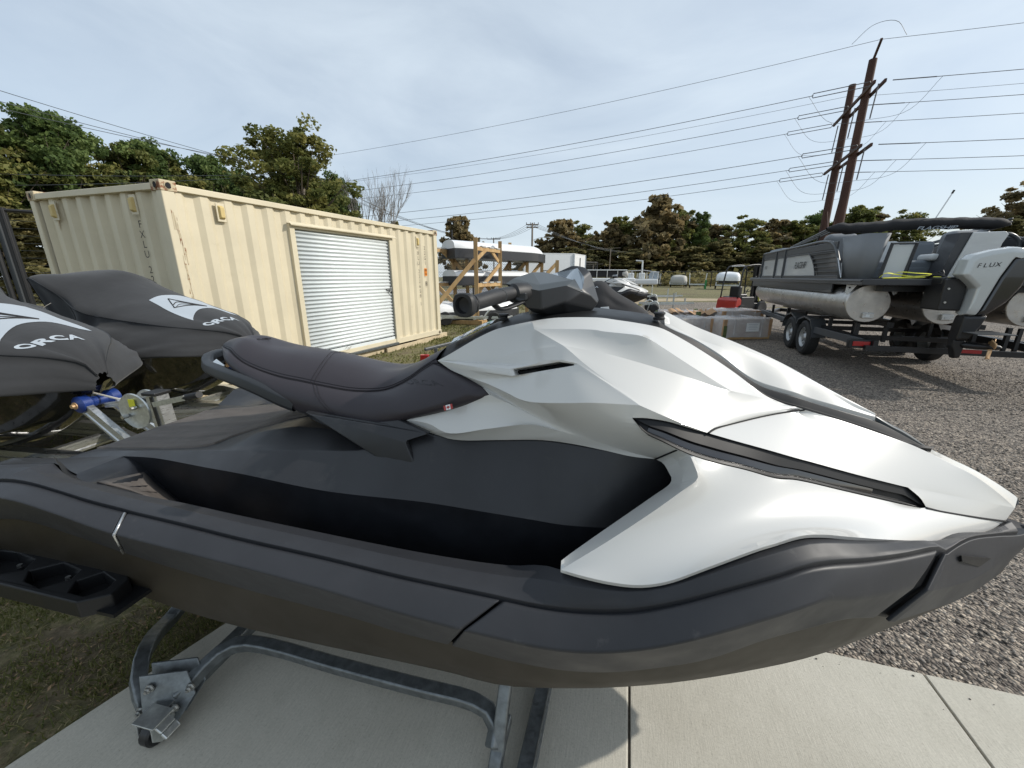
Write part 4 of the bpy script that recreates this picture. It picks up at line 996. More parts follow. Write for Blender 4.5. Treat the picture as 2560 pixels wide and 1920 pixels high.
def ground_mats():
    def base(name):
        m = bpy.data.materials.new(name); m.use_nodes = True
        return m, m.node_tree.nodes, m.node_tree.links, m.node_tree.nodes['Principled BSDF']
    def noise_(n, l, tc, sc, det=8, rough=.6, stretch=None):
        t = n.new('ShaderNodeTexNoise'); t.inputs['Scale'].default_value = sc; t.inputs['Detail'].default_value = det; t.inputs['Roughness'].default_value = rough
        if stretch:
            mp = n.new('ShaderNodeMapping'); mp.inputs['Scale'].default_value = stretch; l.new(tc.outputs['Object'], mp.inputs['Vector']); l.new(mp.outputs['Vector'], t.inputs['Vector'])
        else: l.new(tc.outputs['Object'], t.inputs['Vector'])
        return t
    def ramp(n, l, src, stops):
        r = n.new('ShaderNodeValToRGB'); e = r.color_ramp.elements
        while len(e) > 1: e.remove(e[-1])
        e[0].position = stops[0][0]; e[0].color = (*stops[0][1], 1)
        for p, c in stops[1:]:
            k = e.new(p); k.color = (*c, 1)
        l.new(src, r.inputs['Fac']); return r
    # turf and dirt
    m, n, l, b = base('turf_soil'); tc = n.new('ShaderNodeTexCoord')
    a = noise_(n, l, tc, .45); c = noise_(n, l, tc, 28, 10, .75); d = noise_(n, l, tc, 3.2, 8, .7)
    r1 = ramp(n, l, c.outputs['Fac'], [(.30, (.06, .062, .022)), (.46, (.12, .12, .040)), (.58, (.21, .18, .085)), (.72, (.34, .28, .16))])
    r2 = ramp(n, l, c.outputs['Fac'], [(.30, (.05, .035, .022)), (.5, (.12, .085, .055)), (.7, (.22, .17, .11))])
    mx = n.new('ShaderNodeMixRGB'); ad = n.new('ShaderNodeMath'); ad.operation = 'ADD'
    l.new(a.outputs['Fac'], ad.inputs[0]); l.new(d.outputs['Fac'], ad.inputs[1])
    rf = ramp(n, l, ad.outputs[0], [(.0, (0, 0, 0)), (.98, (0, 0, 0)), (1.0, (.5, .5, .5))])
    mr = n.new('ShaderNodeMapRange'); mr.inputs['From Min'].default_value = .98; mr.inputs['From Max'].default_value = 1.16; mr.inputs['To Max'].default_value = .8
    l.new(ad.outputs[0], mr.inputs['Value']); l.new(mr.outputs['Result'], mx.inputs['Fac'])
    l.new(r1.outputs['Color'], mx.inputs['Color1']); l.new(r2.outputs['Color'], mx.inputs['Color2']); l.new(mx.outputs['Color'], b.inputs['Base Color'])
    b.inputs['Roughness'].default_value = .95
    bp = n.new('ShaderNodeBump'); bp.inputs['Strength'].default_value = .8; bp.inputs['Distance'].default_value = .03; l.new(c.outputs['Fac'], bp.inputs['Height']); l.new(bp.outputs['Normal'], b.inputs['Normal'])
    M['turf'] = m
    # gravel
    m, n, l, b = base('crushed_gravel'); tc = n.new('ShaderNodeTexCoord')
    v = n.new('ShaderNodeTexVoronoi'); v.inputs['Scale'].default_value = 62; l.new(tc.outputs['Object'], v.inputs['Vector'])
    v2 = n.new('ShaderNodeTexVoronoi'); v2.inputs['Scale'].default_value = 27; l.new(tc.outputs['Object'], v2.inputs['Vector'])
    hs = n.new('ShaderNodeSeparateColor'); l.new(v.outputs['Color'], hs.inputs['Color'])
    r1 = ramp(n, l, hs.outputs[0], [(.0, (.075, .065, .058)), (.35, (.17, .15, .132)), (.65, (.26, .23, .195)), (.85, (.36, .32, .27)), (1, (.50, .455, .39))])
    a = noise_(n, l, tc, .5, 6); r2 = ramp(n, l, a.outputs['Fac'], [(.3, (.80, .78, .77)), (.7, (1.15, 1.08, 1.0))])
    mx = n.new('ShaderNodeMixRGB'); mx.blend_type = 'MULTIPLY'; mx.inputs['Fac'].default_value = 1
    l.new(r1.outputs['Color'], mx.inputs['Color1']); l.new(r2.outputs['Color'], mx.inputs['Color2']); l.new(mx.outputs['Color'], b.inputs['Base Color'])
    b.inputs['Roughness'].default_value = .9
    ad = n.new('ShaderNodeMath'); ad.operation = 'ADD'; l.new(v.outputs['Distance'], ad.inputs[0]); l.new(v2.outputs['Distance'], ad.inputs[1])
    bp = n.new('ShaderNodeBump'); bp.invert = True; bp.inputs['Strength'].default_value = 1; bp.inputs['Distance'].default_value = .022; l.new(ad.outputs[0], bp.inputs['Height']); l.new(bp.outputs['Normal'], b.inputs['Normal'])
    M['gravel'] = m
    # concrete, brushed across the walk
    m, n, l, b = base('brushed_concrete'); tc = n.new('ShaderNodeTexCoord')
    a = noise_(n, l, tc, 1.6, 8, .65); c = noise_(n, l, tc, 1, 5, .6, (330, 14, 1)); f = noise_(n, l, tc, 130, 6, .75)
    r1 = ramp(n, l, a.outputs['Fac'], [(.28, (.42, .395, .33)), (.52, (.49, .465, .395)), (.75, (.54, .51, .44))])
    r2 = ramp(n, l, c.outputs['Fac'], [(.3, (.86, .86, .86)), (.7, (1.08, 1.08, 1.08))])
    r4 = ramp(n, l, f.outputs['Fac'], [(.28, (.62, .60, .58)), (.42, (.95, .95, .95)), (.7, (1.10, 1.10, 1.10))])
    st = noise_(n, l, tc, 9, 6, .7); r3 = ramp(n, l, st.outputs['Fac'], [(.25, (.80, .80, .79)), (.42, (1, 1, 1))])
    mx = n.new('ShaderNodeMixRGB'); mx.blend_type = 'MULTIPLY'; mx.inputs['Fac'].default_value = 1
    mx2 = n.new('ShaderNodeMixRGB'); mx2.blend_type = 'MULTIPLY'; mx2.inputs['Fac'].default_value = .55
    l.new(r1.outputs['Color'], mx.inputs['Color1']); l.new(r2.outputs['Color'], mx.inputs['Color2'])
    l.new(mx.outputs['Color'], mx2.inputs['Color1']); l.new(r3.outputs['Color'], mx2.inputs['Color2'])
    mx3 = n.new('ShaderNodeMixRGB'); mx3.blend_type = 'MULTIPLY'; mx3.inputs['Fac'].default_value = 1; l.new(mx2.outputs['Color'], mx3.inputs['Color1']); l.new(r4.outputs['Color'], mx3.inputs['Color2'])
    l.new(mx3.outputs['Color'], b.inputs['Base Color']); b.inputs['Roughness'].default_value = .88
    ad = n.new('ShaderNodeMath'); ad.operation = 'ADD'; l.new(c.outputs['Fac'], ad.inputs[0]); l.new(f.outputs['Fac'], ad.inputs[1])
    bp = n.new('ShaderNodeBump'); bp.inputs['Strength'].default_value = .5; bp.inputs['Distance'].default_value = .002; l.new(ad.outputs[0], bp.inputs['Height']); l.new(bp.outputs['Normal'], b.inputs['Normal'])
    M['concrete'] = m
    M['dirt'] = mat('joint_dirt', (.10, .085, .065), .95, var=.35, vscale=60, bump=.6, bscale=150, bdist=.004)
    M['sand'] = mat('sandy_track', (.36, .29, .19), .95, var=.2, vscale=2, bump=.4, bscale=40, bdist=.01)
    M['road'] = mat('road_grey', (.22, .22, .23), .9, var=.1, vscale=3)
    M['litter'] = mat('dead_leaves', (.20, .13, .07), .9, island=.6)
    M['stone'] = mat('gravel_stones', (.215, .188, .160), .88, island=.72, var=.28, vscale=9)

def flat(name, poly, z, m, kind='structure'):
    mb = MB(); mb.add([(x, y, z) for x, y in poly], [tuple(range(len(poly)))])
    o = obj(name, mb, m, recalc=False)
    if o.data.polygons[0].normal.z < 0: o.data.flip_normals()
    o['kind'] = kind; return o

def inpoly(x, y, P):
    c = False; j = len(P) - 1
    for i in range(len(P)):
        if (P[i][1] > y) != (P[j][1] > y) and x < (P[j][0] - P[i][0]) * (y - P[i][1]) / (P[j][1] - P[i][1]) + P[i][0]: c = not c
        j = i
    return c

GRAVEL = [(1.30, 1.25), (1.15, 1.6), (1.7, 6), (2.2, 12), (5.4, 19), (8.2, 24), (11, 25.5), (15, 25), (24, 20.5), (70, 16), (70, -30), (3.2, -30), (3.6, .6)]
def build_ground():
    ground_mats()
    mb = MB(); n = 60
    # one sheet to the horizon, cells growing outward
    ax = [math.copysign((abs(t) ** 2.6) * 900, t) for t in linsp(-1, 1, n)]
    mb.grid([[Vector((x, y + 20, -.012 + .02 * noise.noise((x * .3, y * .3, 0)) * min(1, max(0, (abs(x) + abs(y + 8) - 14) / 10)))) for x in ax] for y in ax])
    o = obj('ground', mb, M['turf'], smooth=True); o['kind'] = 'structure'
    flat('gravel_yard', GRAVEL, -.006, M['gravel'])
    flat('sandy_track', [(5.6, 20.2), (9, 25.8), (14, 26.8), (23, 22.5), (32, 21.6), (32, 23.4), (22, 26.5), (13, 30), (7.5, 28.5), (4.8, 22)], -.001, M['sand'])
    flat('road', [(-70, 23), (-26, 27), (-9, 33), (-2, 40), (2, 60), (-4, 60), (-9, 44), (-14, 37), (-30, 31.5), (-70, 28)], .004, M['road'])
    # pavement of separate slabs
    P = bpy.data.objects.new('pavement', None); COL.objects.link(P); P.rotation_euler = (0, 0, math.atan2(-.28, .96)); P['kind'] = 'structure'
    WM[P] = Matrix.Rotation(math.atan2(-.28, .96), 4, 'Z')
    be = 1.641
    for a, b in ((None, .12), (.12, 1.275), (1.275, 2.45), (2.45, 3.62), (3.62, 4.8)):
        mb = MB()
        if a is None: poly = [(-2.28, -2.4), (b - .004, -2.4), (b - .004, be), (-1.55, be), (-1.70, 1.02), (-1.86, .42), (-2.02, -.3)]
        else: poly = [(a + .004, -2.4), (b - .004, -2.4), (b - .004, be), (a + .004, be)]
        mb.prism([(x, y, -.09) for x, y in poly], (0, 0, .105))
        obj('slab', mb, M['concrete'], P, local=True, bevel=.007, seg=2)
    mb = MB(); mb.box((1.65, -.4, -.02), (6.2, 4.0, .05)); obj('joint_dirt', mb, M['dirt'], P, local=True)
    return P

def scatter_mesh(name, mt, pts_faces, label=None, kind='stuff', tint=None):
    v, f = pts_faces
    me = bpy.data.meshes.new(name)
    nf, k = f.shape
    me.vertices.add(len(v)); me.vertices.foreach_set('co', v.astype(np.float32).ravel())
    me.loops.add(nf * k); me.loops.foreach_set('vertex_index', f.astype(np.int32).ravel())
    me.polygons.add(nf); me.polygons.foreach_set('loop_start', np.arange(0, nf * k, k, dtype=np.int32))
    me.update(calc_edges=True)
    if tint is not None:
        a = me.attributes.new('tint', 'FLOAT', 'FACE'); a.data.foreach_set('value', tint.astype(np.float32))
    me.materials.append(mt)
    o = bpy.data.objects.new(name, me); COL.objects.link(o); WM[o] = Matrix.Identity(4)
    if kind: o['kind'] = kind
    return o

def build_grass():
    rg = np.random.default_rng(3)
    slabl = [(-3.2, -2.2), (-2.07, .26), (-1.70, .92), (-1.385, 1.46), (-1.10, 2.0), (0, 1.72), (1.3, 1.27), (3, .8), (3, -3), (-2.5, -3)]
    keep = []
    def region(n, x0, x1, y0, y1, h, w, clump):
        x = rg.uniform(x0, x1, n); y = rg.uniform(y0, y1, n)
        ok = []
        for i in range(n):
            a, b = x[i], y[i]
            d = noise.noise((a * clump, b * clump, 1.3)) + .5 * noise.noise((a * clump * 3.1, b * clump * 3.1, 4.))
            if d < rg.uniform(-.55, .25): continue
            if inpoly(a, b, slabl) or inpoly(a, b, GRAVEL): continue
            ok.append(i)
        keep.append((x[ok], y[ok], h, w))
    region(70000, -3.3, -1.1, .0, 2.6, .030, .0026, 2.6)
    region(16000, -5.0, -.6, 2.2, 6.5, .045, .006, 1.2)
    region(26000, -3.0, 2.2, 5.5, 13.5, .050, .014, .8)
    region(16000, -3.0, 8.0, 13.5, 24, .055, .026, .5)
    X = np.concatenate([k[0] for k in keep]); Y = np.concatenate([k[1] for k in keep])
    Hh = np.concatenate([np.full(len(k[0]), k[2]) for k in keep]); Wd = np.concatenate([np.full(len(k[0]), k[3]) for k in keep])
    n = len(X); a = rg.uniform(0, 2 * np.pi, n); Hh = Hh * rg.uniform(.35, 1.3, n); ln = rg.uniform(.2, 1.5, n) * Hh; b = rg.uniform(0, 2 * np.pi, n)
    dry = rg.uniform(0, 1, n) < .34; Hh = np.where(dry, Hh * .25, Hh); ln = np.where(dry, ln * 1.8, ln)
    base = np.stack([X, Y, np.full(n, -.014)], 1); w = np.stack([np.cos(a), np.sin(a), a * 0], 1) * Wd[:, None]
    dirv = np.stack([np.cos(b), np.sin(b), b * 0], 1)
    p0, p1 = base - w, base + w
    mid = base + dirv * (ln * .35)[:, None] + np.array([0, 0, 1.]) * (Hh * .65)[:, None]
    tip = base + dirv * ln[:, None] + np.array([0, 0, 1.]) * Hh[:, None]
    v = np.stack([p0, p1, mid + w * .7, mid - w * .7, tip], 1).reshape(-1, 3)
    i = np.arange(n)[:, None] * 5
    f = np.concatenate([i + np.array([[0, 1, 2]]), i + np.array([[0, 2, 3]]), i + np.array([[3, 2, 4]])])
    t = np.clip(np.where(dry, .85, .38) + rg.normal(0, .16, n), 0, 1)
    scatter_mesh('grass', M['grassb'], (v, f), tint=np.concatenate([t, t, t]))
    n = 9000; x = rg.uniform(-3.3, -1.1, n); y = rg.uniform(0, 2.6, n); ok = np.array([not inpoly(a_, b_, slabl) and noise.noise((a_ * 3, b_ * 3, 8)) > rg.uniform(-.5, .3) for a_, b_ in zip(x, y)]); x, y = x[ok], y[ok]; n = len(x)
    c = np.stack([x, y, np.full(n, .004) + rg.uniform(-.008, .012, n)], 1); a = rg.uniform(0, 6.283, n); s = rg.uniform(.003, .011, n)
    u = np.stack([np.cos(a), np.sin(a), rg.normal(0, .3, n)], 1) * s[:, None]; w = np.stack([-np.sin(a), np.cos(a), rg.normal(0, .3, n)], 1) * (s * rg.uniform(.12, .6, n))[:, None]
    scatter_mesh('leaf_litter', M['litter'], (np.stack([c - u, c + w, c + u, c - w], 1).reshape(-1, 3), (np.arange(n) * 4)[:, None] + np.array([[0, 1, 2, 3]])))

def build_stones():
    rg = np.random.default_rng(5)
    bm = bmesh.new(); bmesh.ops.create_icosphere(bm, subdivisions=1, radius=1); bm.verts.ensure_lookup_table()
    bv = np.array([v.co[:] for v in bm.verts]); bf = np.array([[v.index for v in f.verts] for f in bm.faces]); bm.free()
    # low-poly: drop to an octahedral chip for most
    ov = np.array([[1, 0, 0], [-1, 0, 0], [0, 1, 0], [0, -1, 0], [0, 0, 1], [0, 0, -1]], float)
    of = np.array([[0, 2, 4], [2, 1, 4], [1, 3, 4], [3, 0, 4], [2, 0, 5], [1, 2, 5], [3, 1, 5], [0, 3, 5]])
    def batch(V0, F0, n, x0, x1, y0, y1, s0, s1, front=False):
        x = rg.uniform(x0, x1, n); y = rg.uniform(y0, y1, n)
        if front: y = y0 + (y1 - y0) * rg.uniform(0, 1, n) ** 1.7; 
        ok = np.array([inpoly(a, b, GRAVEL) for a, b in zip(x, y)]) & (x < y * 1.42 + .4)
        x, y = x[ok], y[ok]; n = len(x)
        s = s0 + (s1 - s0) * rg.uniform(0, 1, n) ** 2.2
        v = V0[None] * rg.uniform(.65, 1.35, (n, len(V0), 1)) * s[:, None, None] * np.stack([rg.uniform(.8, 1.4, n), rg.uniform(.6, 1., n), rg.uniform(.35, .75, n)], 1)[:, None, :]
        a = rg.uniform(0, 6.28, n); t = rg.normal(0, .35, n)
        c, s_ = np.cos(a), np.sin(a); vx = v[..., 0] * c[:, None] - v[..., 1] * s_[:, None]; vy = v[..., 0] * s_[:, None] + v[..., 1] * c[:, None]
        vz = v[..., 2] + vx * np.sin(t)[:, None]
        v = np.stack([vx + x[:, None], vy + y[:, None], vz + (s * .25 - .006)[:, None]], 2)
        f = F0[None] + (np.arange(n) * len(V0))[:, None, None]
        return v.reshape(-1, 3), f.reshape(-1, 3)
    parts = [batch(bv, bf, 14000, 1.2, 5.2, .5, 3.6, .003, .0115), batch(ov, of, 30000, 1.3, 8.5, 1.2, 6.5, .004, .014), batch(ov, of, 30000, 1.5, 17, 4.5, 13, .006, .018, True)]
    V_, F_ = [], []; k = 0
    for v, f in parts: V_.append(v); F_.append(f + k); k += len(v)
    scatter_mesh('gravel', M['stone'], (np.concatenate(V_), np.concatenate(F_)))
    # a few stray chips and crumbs on the slabs and along their edge
    n = 90; t = rg.uniform(0, 1, n); d = rg.uniform(-1, 3.6, n); off = 1.62 - np.abs(rg.normal(0, .07, n))
    v = ov[None] * rg.uniform(.6, 1.3, (n, 6, 1)) * (.0015 + .004 * t ** 3)[:, None, None]
    cx, cy = d * .96 + off * .28, -d * .28 + off * .96
    v = v + np.stack([cx, cy, np.full(n, .017)], 1)[:, None, :]
    f = of[None] + (np.arange(n) * 6)[:, None, None]
    scatter_mesh('grit', M['stone'], (v.reshape(-1, 3), f.reshape(-1, 3)))

# ================================================================== trees
def leaf_cloud(rg, cen, rad, n, size, flat=.0, vert=0.0):
    """n leaf quads around clump centres; returns vertices, faces, clump index"""
    k = rg.integers(0, len(cen), n)
    d = rg.normal(0, 1, (n, 3)); d /= np.linalg.norm(d, axis=1)[:, None]
    r = rg.uniform(0, 1, n) ** .42
    c = cen[k] + d * (r * rad[k])[:, None] * np.array([1, 1, .75])
    a = rg.normal(0, 1, (n, 3)); a /= np.linalg.norm(a, axis=1)[:, None]
    b = np.cross(a, rg.normal(0, 1, (n, 3))); b /= np.linalg.norm(b, axis=1)[:, None]
    s = size * rg.uniform(.5, 1.25, n)
    a = a * s[:, None]; b = b * (s * .62)[:, None]
    v = np.stack([c - a, c + b, c + a, c - b], 1).reshape(-1, 3)
    f = (np.arange(n) * 4)[:, None] + np.array([[0, 1, 2, 3]])
    return v, f, k, c

def limb_mesh(mb, segs, n=6):
    for pts, r in segs: mb.tube(pts, r, n, cap=False)

def make_tree(kind, h, w, seed, nl, ls):
    """a tree standing at the origin: (trunk object mesh builder, leaf arrays)"""
    rg = np.random.default_rng(seed); rr = random.Random(seed)
    mb = MB(); cen, rad = [], []
    tr = h * (.017 if kind != 'bare' else .012)
    top = Vector((rr.uniform(-.05, .05) * h, rr.uniform(-.05, .05) * h, h * (.93 if kind == 'pine' else .75)))
    trunk = [Vector((0, 0, -.2)), Vector((rr.uniform(-.01, .01) * h, 0, h * .25)), top * .6 + Vector((rr.uniform(-.02, .02) * h, 0, .1)), top]
    tp = catmull(trunk, 9); mb.tube(tp, [tr * (1.15 - .95 * i / 8) for i in range(9)], 7, cap=False)
    lo = {'pine': .38, 'oak': .14, 'autumn': .12, 'brush': .05}.get(kind, .2)
    nb = {'pine': 44, 'oak': 60, 'autumn': 52, 'brush': 34}.get(kind, 30)
    for i in range(nb):
        t = (i + rr.random()) / nb; z = h * (lo + (1 - lo) * t)
        a = rr.uniform(0, 6.283)
        if kind == 'pine': rmax = w * .5 * (1.05 - .80 * t ** 1.4) * rr.uniform(.55, 1.1)
        else: rmax = w * .5 * math.sqrt(max(.05, 1 - (2 * t - .78) ** 2 / 1.55)) * rr.uniform(.5, 1.1)
        base = tp[min(8, int(t * 8))]
        end = Vector((top.x * t + math.cos(a) * rmax, top.y * t + math.sin(a) * rmax, z + (h * .04 if kind != 'pine' else -h * .01)))
        if kind != 'brush':
            m_ = base.lerp(end, .5) + Vector((0, 0, -.03 * h))
            mb.tube([Vector((base.x, base.y, min(base.z, z) * .9)), m_, end], [tr * .35, tr * .2, tr * .05], 4, cap=False)
        m = 5
        for q in range(m):
            f = 1 - q * .19
            cen.append([end.x * f + rr.gauss(0, .06) * w, end.y * f + rr.gauss(0, .05) * w, z + rr.gauss(0, .04) * h]); rad.append(w * (rr.uniform(.028, .085) if kind == 'pine' else rr.uniform(.03, .09)))
    cen = np.array(cen); rad = np.array(rad)
    v, f, k, c = leaf_cloud(rg, cen, rad, nl, ls)
    ct = rg.uniform(.18, .82, len(cen)); t = np.clip(ct[k] + rg.normal(0, .13, nl), 0, 1)
    return mb, (v, f), t

TREE_LIB = {}
def tree(kind, x, y, h, w, seed, label, name='tree', group=None, nl=14000, ls=.18, bark='bark', rz=0.0):
    key = (kind, seed)
    rt = thing(name, label, 'tree', (x, y, 0), rz, group)
    if key not in TREE_LIB: TREE_LIB[key] = make_tree(kind, 10.0, 7.0, seed, nl, ls * 10 / h) + (None,)
    if TREE_LIB[key][3] is None:
        mb, vf, t, _ = TREE_LIB[key]
        tk = obj('trunk', mb, M[bark], rt, local=True, smooth=True, recalc=False)
        cr = scatter_mesh('crown', M[{'brush': 'brush'}.get(kind, kind)], vf, kind=None, tint=t); cr.parent = rt; WM[cr] = WM[rt]
        TREE_LIB[key] = (tk, cr, None, True)
    else:
        tk0, cr0 = TREE_LIB[key][:2]
        for o in (tk0, cr0):
            c = o.copy(); COL.objects.link(c); c.parent = rt
    rt.scale = (w / 7.0, w / 7.0, h / 10.0)
    return rt

def bare_tree(x, y, h, w, seed, label):
    rr = random.Random(seed); rt = thing('bare_tree', label, 'tree', (x, y, 0), 0)
    mb, mt = MB(), MB()
    def rec(m, p, d, L, r, dep):
        q = p + d * L
        m.tube([p, p.lerp(q, .5) + Vector((rr.gauss(0, .03), rr.gauss(0, .03), 0)) * L, q], [r, r * .8, r * .6], 5 if dep < 2 else 3, cap=False)
        if dep >= 5: return
        for _ in range(3 if dep < 4 else 3):
            a = rr.uniform(0, 6.28); sp = rr.uniform(.15, .42)
            x_ = d.cross(Vector((0, 0, 1)));
            if x_.length < .01: x_ = Vector((1, 0, 0))
            x_.normalize(); y_ = d.cross(x_)
            nd = (d + (x_ * math.cos(a) + y_ * math.sin(a)) * sp + Vector((0, 0, .10))).normalized()
            rec(mt, q if rr.random() < .5 else p.lerp(q, rr.uniform(.5, 1)), nd, L * rr.uniform(.62, .85), r * .58, dep + 1)
    for k in range(4):
        a = k * 1.7 + rr.random(); d = Vector((math.cos(a) * .28, math.sin(a) * .28, 1)).normalized()
        rec(mb, Vector((0, 0, -.1)) + d * .1, d, h * .27, h * .011, 0)
    obj('trunk', mb, M['barkg'], rt, local=True, recalc=False); t = obj('branches', mt, M['barkg'], rt, local=True, recalc=False)
    rt.scale = (w / (h * .62), w / (h * .62), 1)
    return rt

def build_trees():
    L = [  # kind x y h w seed
        ('pine', -41, 27, 12.6, 9, 1), ('oak', -36.5, 29.5, 11.6, 9.5, 2), ('pine', -35, 33, 12.6, 9, 3), ('pine', -39, 37, 14.3, 10, 1),
        ('oak', -32.5, 35, 9.6, 8, 4), ('pine', -36.5, 43, 14.0, 10, 3), ('oak', -30, 40, 10.2, 9, 2), ('pine', -33.5, 47, 13.6, 9, 1), ('pine', -28.5, 45, 11.5, 7, 3),
        ('oak', -25.5, 43.5, 10.0, 8, 4), ('pine', -26.5, 51, 13.3, 8, 1), ('oak', -22.5, 47, 10.5, 9, 2), ('pine', -22, 53, 13, 8, 3), ('oak', -45, 33, 13, 11, 4),
        ('oak', -38, 42, 13.0, 10, 2), ('oak', -37, 46, 13.2, 10, 4), ('pine', -35, 50, 13.6, 9, 3), ('oak', -32.5, 50, 13.0, 10, 2)]
    nm = {'pine': ('pine_tree', 'tall green pine with open needle clumps in the wood behind the container'), 'oak': ('oak_tree', 'broad yellow green broadleaf tree in the wood behind the container'),
          'autumn': ('autumn_tree', 'brownish autumn tree in the far belt'), 'brush': ('shrub', 'low tangled shrub')}
    spot = ['at the far left edge', 'second from the left edge', 'left of the container corner', 'rising behind the left edge trees', 'low and above the container end wall', 'above the left part of the container',
            'above the near top corner of the container', 'behind the near top corner', 'right of the near top corner', 'left of the timber utility pole', 'slim, left of the lone big tree', 'at the left foot of the lone big tree', 'behind the lone big tree', 'behind the wood at the far left', 'filling behind the container end wall', 'filling behind the container corner', 'slim top right of the container corner', 'rounded, left of the lone big tree']
    for i, (k, x, y, h, w, s) in enumerate(L):
        tree(k, x, y, h, w, s, {'pine': 'tall dark green pine ', 'oak': 'rounded yellow green tree '}[k] + spot[i], name=nm[k][0], group='trees of the wood on the left', rz=i * 1.3, nl=21000, ls=.165)
    for i, (x, y, h, w) in enumerate([(-30, 26.5, 5.4, 7), (-35, 25.5, 6, 8), (-26, 30, 5, 7), (-22.5, 34, 5.2, 8), (-39.5, 24, 6, 8), (-19, 38, 5.5, 8), (-45, 25, 8, 9), (-31, 31, 7, 8)]):
        tree('brush', x, y, h, w, 11 + i % 2, 'low brown green thicket shrub of the left wood, ' + ['just left of the container', 'behind the fence posts', 'behind the container end wall', 'behind the near top corner', 'lowest at the far left edge', 'left of the timber pole foot', 'beyond the left picture edge', 'tucked behind the second from the left'][i], name='shrub', group='shrubs at the foot of the left wood', rz=i * 2.1, nl=15000, ls=.15)
    tree('oak', -18.4, 36.5, 12.3, 11.0, 21, 'big solitary dark green oak above the roll-up door of the container', name='oak_tree', nl=34000, ls=.15, rz=2.6)
    tree('pine', -16.3, 38.5, 9.0, 5, 3, 'small dark pine at the right foot of the big solitary oak', name='pine_tree', rz=2)
    bare_tree(-13.1, 40, 12.3, 5.6, 4, 'leafless pale grey tree above the right end of the container')
    tree('brush', -12.5, 41.5, 6.3, 5.5, 12, 'dark shrub at the foot of the bare tree', name='shrub')
    tree('autumn', -7.5, 62, 9.3, 7, 31, 'small tree just right of the container roof end', name='autumn_tree', nl=7000, ls=.35)
    Rt = [('autumn', 11, 88, 12.0, 12, 31), ('oak', 15.5, 92, 12.2, 11, 2), ('autumn', 20, 86, 11.4, 10, 32), ('oak', 24.5, 90, 13.0, 12, 33), ('autumn', 29.5, 83, 15.6, 15, 31), ('oak', 34.2, 86, 13.6, 11, 33),
          ('pine', 38.5, 85, 13.4, 9, 1), ('autumn', 43, 88, 11.4, 11, 32), ('oak', 48, 84, 12.2, 13, 2), ('autumn', 53.5, 86, 11.8, 12, 31), ('oak', 58.5, 84, 11.6, 12, 33), ('pine', 62.5, 86, 13.6, 12, 3), ('oak', 67, 82, 13.6, 13, 33), ('autumn', 72, 84, 13.2, 12, 32),
          ('oak', 78, 82, 13, 13, 2), ('autumn', 7, 92, 8.5, 9, 32), ('autumn', 3, 96, 7.5, 9, 31)]
    sp = ['beside the white trailer', 'above the white trailer', 'left of the tall central tree', 'directly left of the tall central tree', 'tallest and central in the far belt', 'right of the tall central tree', 'airy, second right of the tall central tree',
          'in the dip of the far belt', 'above the white wrapped boat', 'right of the white wrapped boat', 'above the red forklift', 'round topped, left of the pontoon boat', 'highest, over the pontoon bow', 'behind the twin poles', 'hidden mostly by the pontoon boat', 'left end of the far belt', 'beyond the lumber rack']
    for i, (k, x, y, h, w, s) in enumerate(Rt):
        tree(k, x, y, h, w, s, {'pine': 'pine ', 'oak': 'olive broadleaf tree ', 'autumn': 'brownish autumn tree '}[k] + 'of the far belt, ' + sp[i], name=nm[k][0], group='far tree belt across the field', rz=i * .9, nl=16000, ls=.30)
    for i in range(15):
        tree('brush', 8 + i * 4.6, 79 + (i % 3) * 1.8, 5.4 + (i * 37 % 5) * .6, 11, 11 + i % 2, ['first', 'second', 'third', 'fourth', 'fifth', 'sixth', 'seventh', 'eighth', 'ninth', 'tenth', 'eleventh', 'twelfth', 'thirteenth', 'fourteenth', 'last'][i] + ' reddish brown undergrowth shrub from the left beneath the far tree belt', name='shrub', group='undergrowth beneath the far tree belt', rz=i * 1.7)
    tree('autumn', 63, 50, 12.0, 12, 41, 'rust brown leafed tree at the right edge behind the bimini cover', name='autumn_tree', nl=26000, ls=.19)
    tree('brush', 57, 48, 7.6, 9, 12, 'brown green shrub below the rust brown tree at the right edge', name='shrub')
    tree('brush', 66, 44, 8.2, 10, 11, 'dark shrub farthest right, beyond the outboard motor', name='shrub')
    # the far wood floor reads as one mass
    rg = np.random.default_rng(8)
    n = 9000; x = rg.uniform(0, 95, n); y = rg.uniform(66, 78, n); z = rg.uniform(0, 1, n) ** 1.6 * (1.6 + 1.0 * np.sin(x * .7) ** 2)
    c = np.stack([x, y, z], 1); a = rg.normal(0, .28, (n, 3)) * [1, 1, .6]; b = rg.normal(0, .22, (n, 3))
    v = np.stack([c - a, c + b, c + a, c - b], 1).reshape(-1, 3); f = (np.arange(n) * 4)[:, None] + np.array([[0, 1, 2, 3]])
    scatter_mesh('tall_weeds', M['brush'], (v, f), tint=np.clip(rg.normal(.6, .2, n), 0, 1))

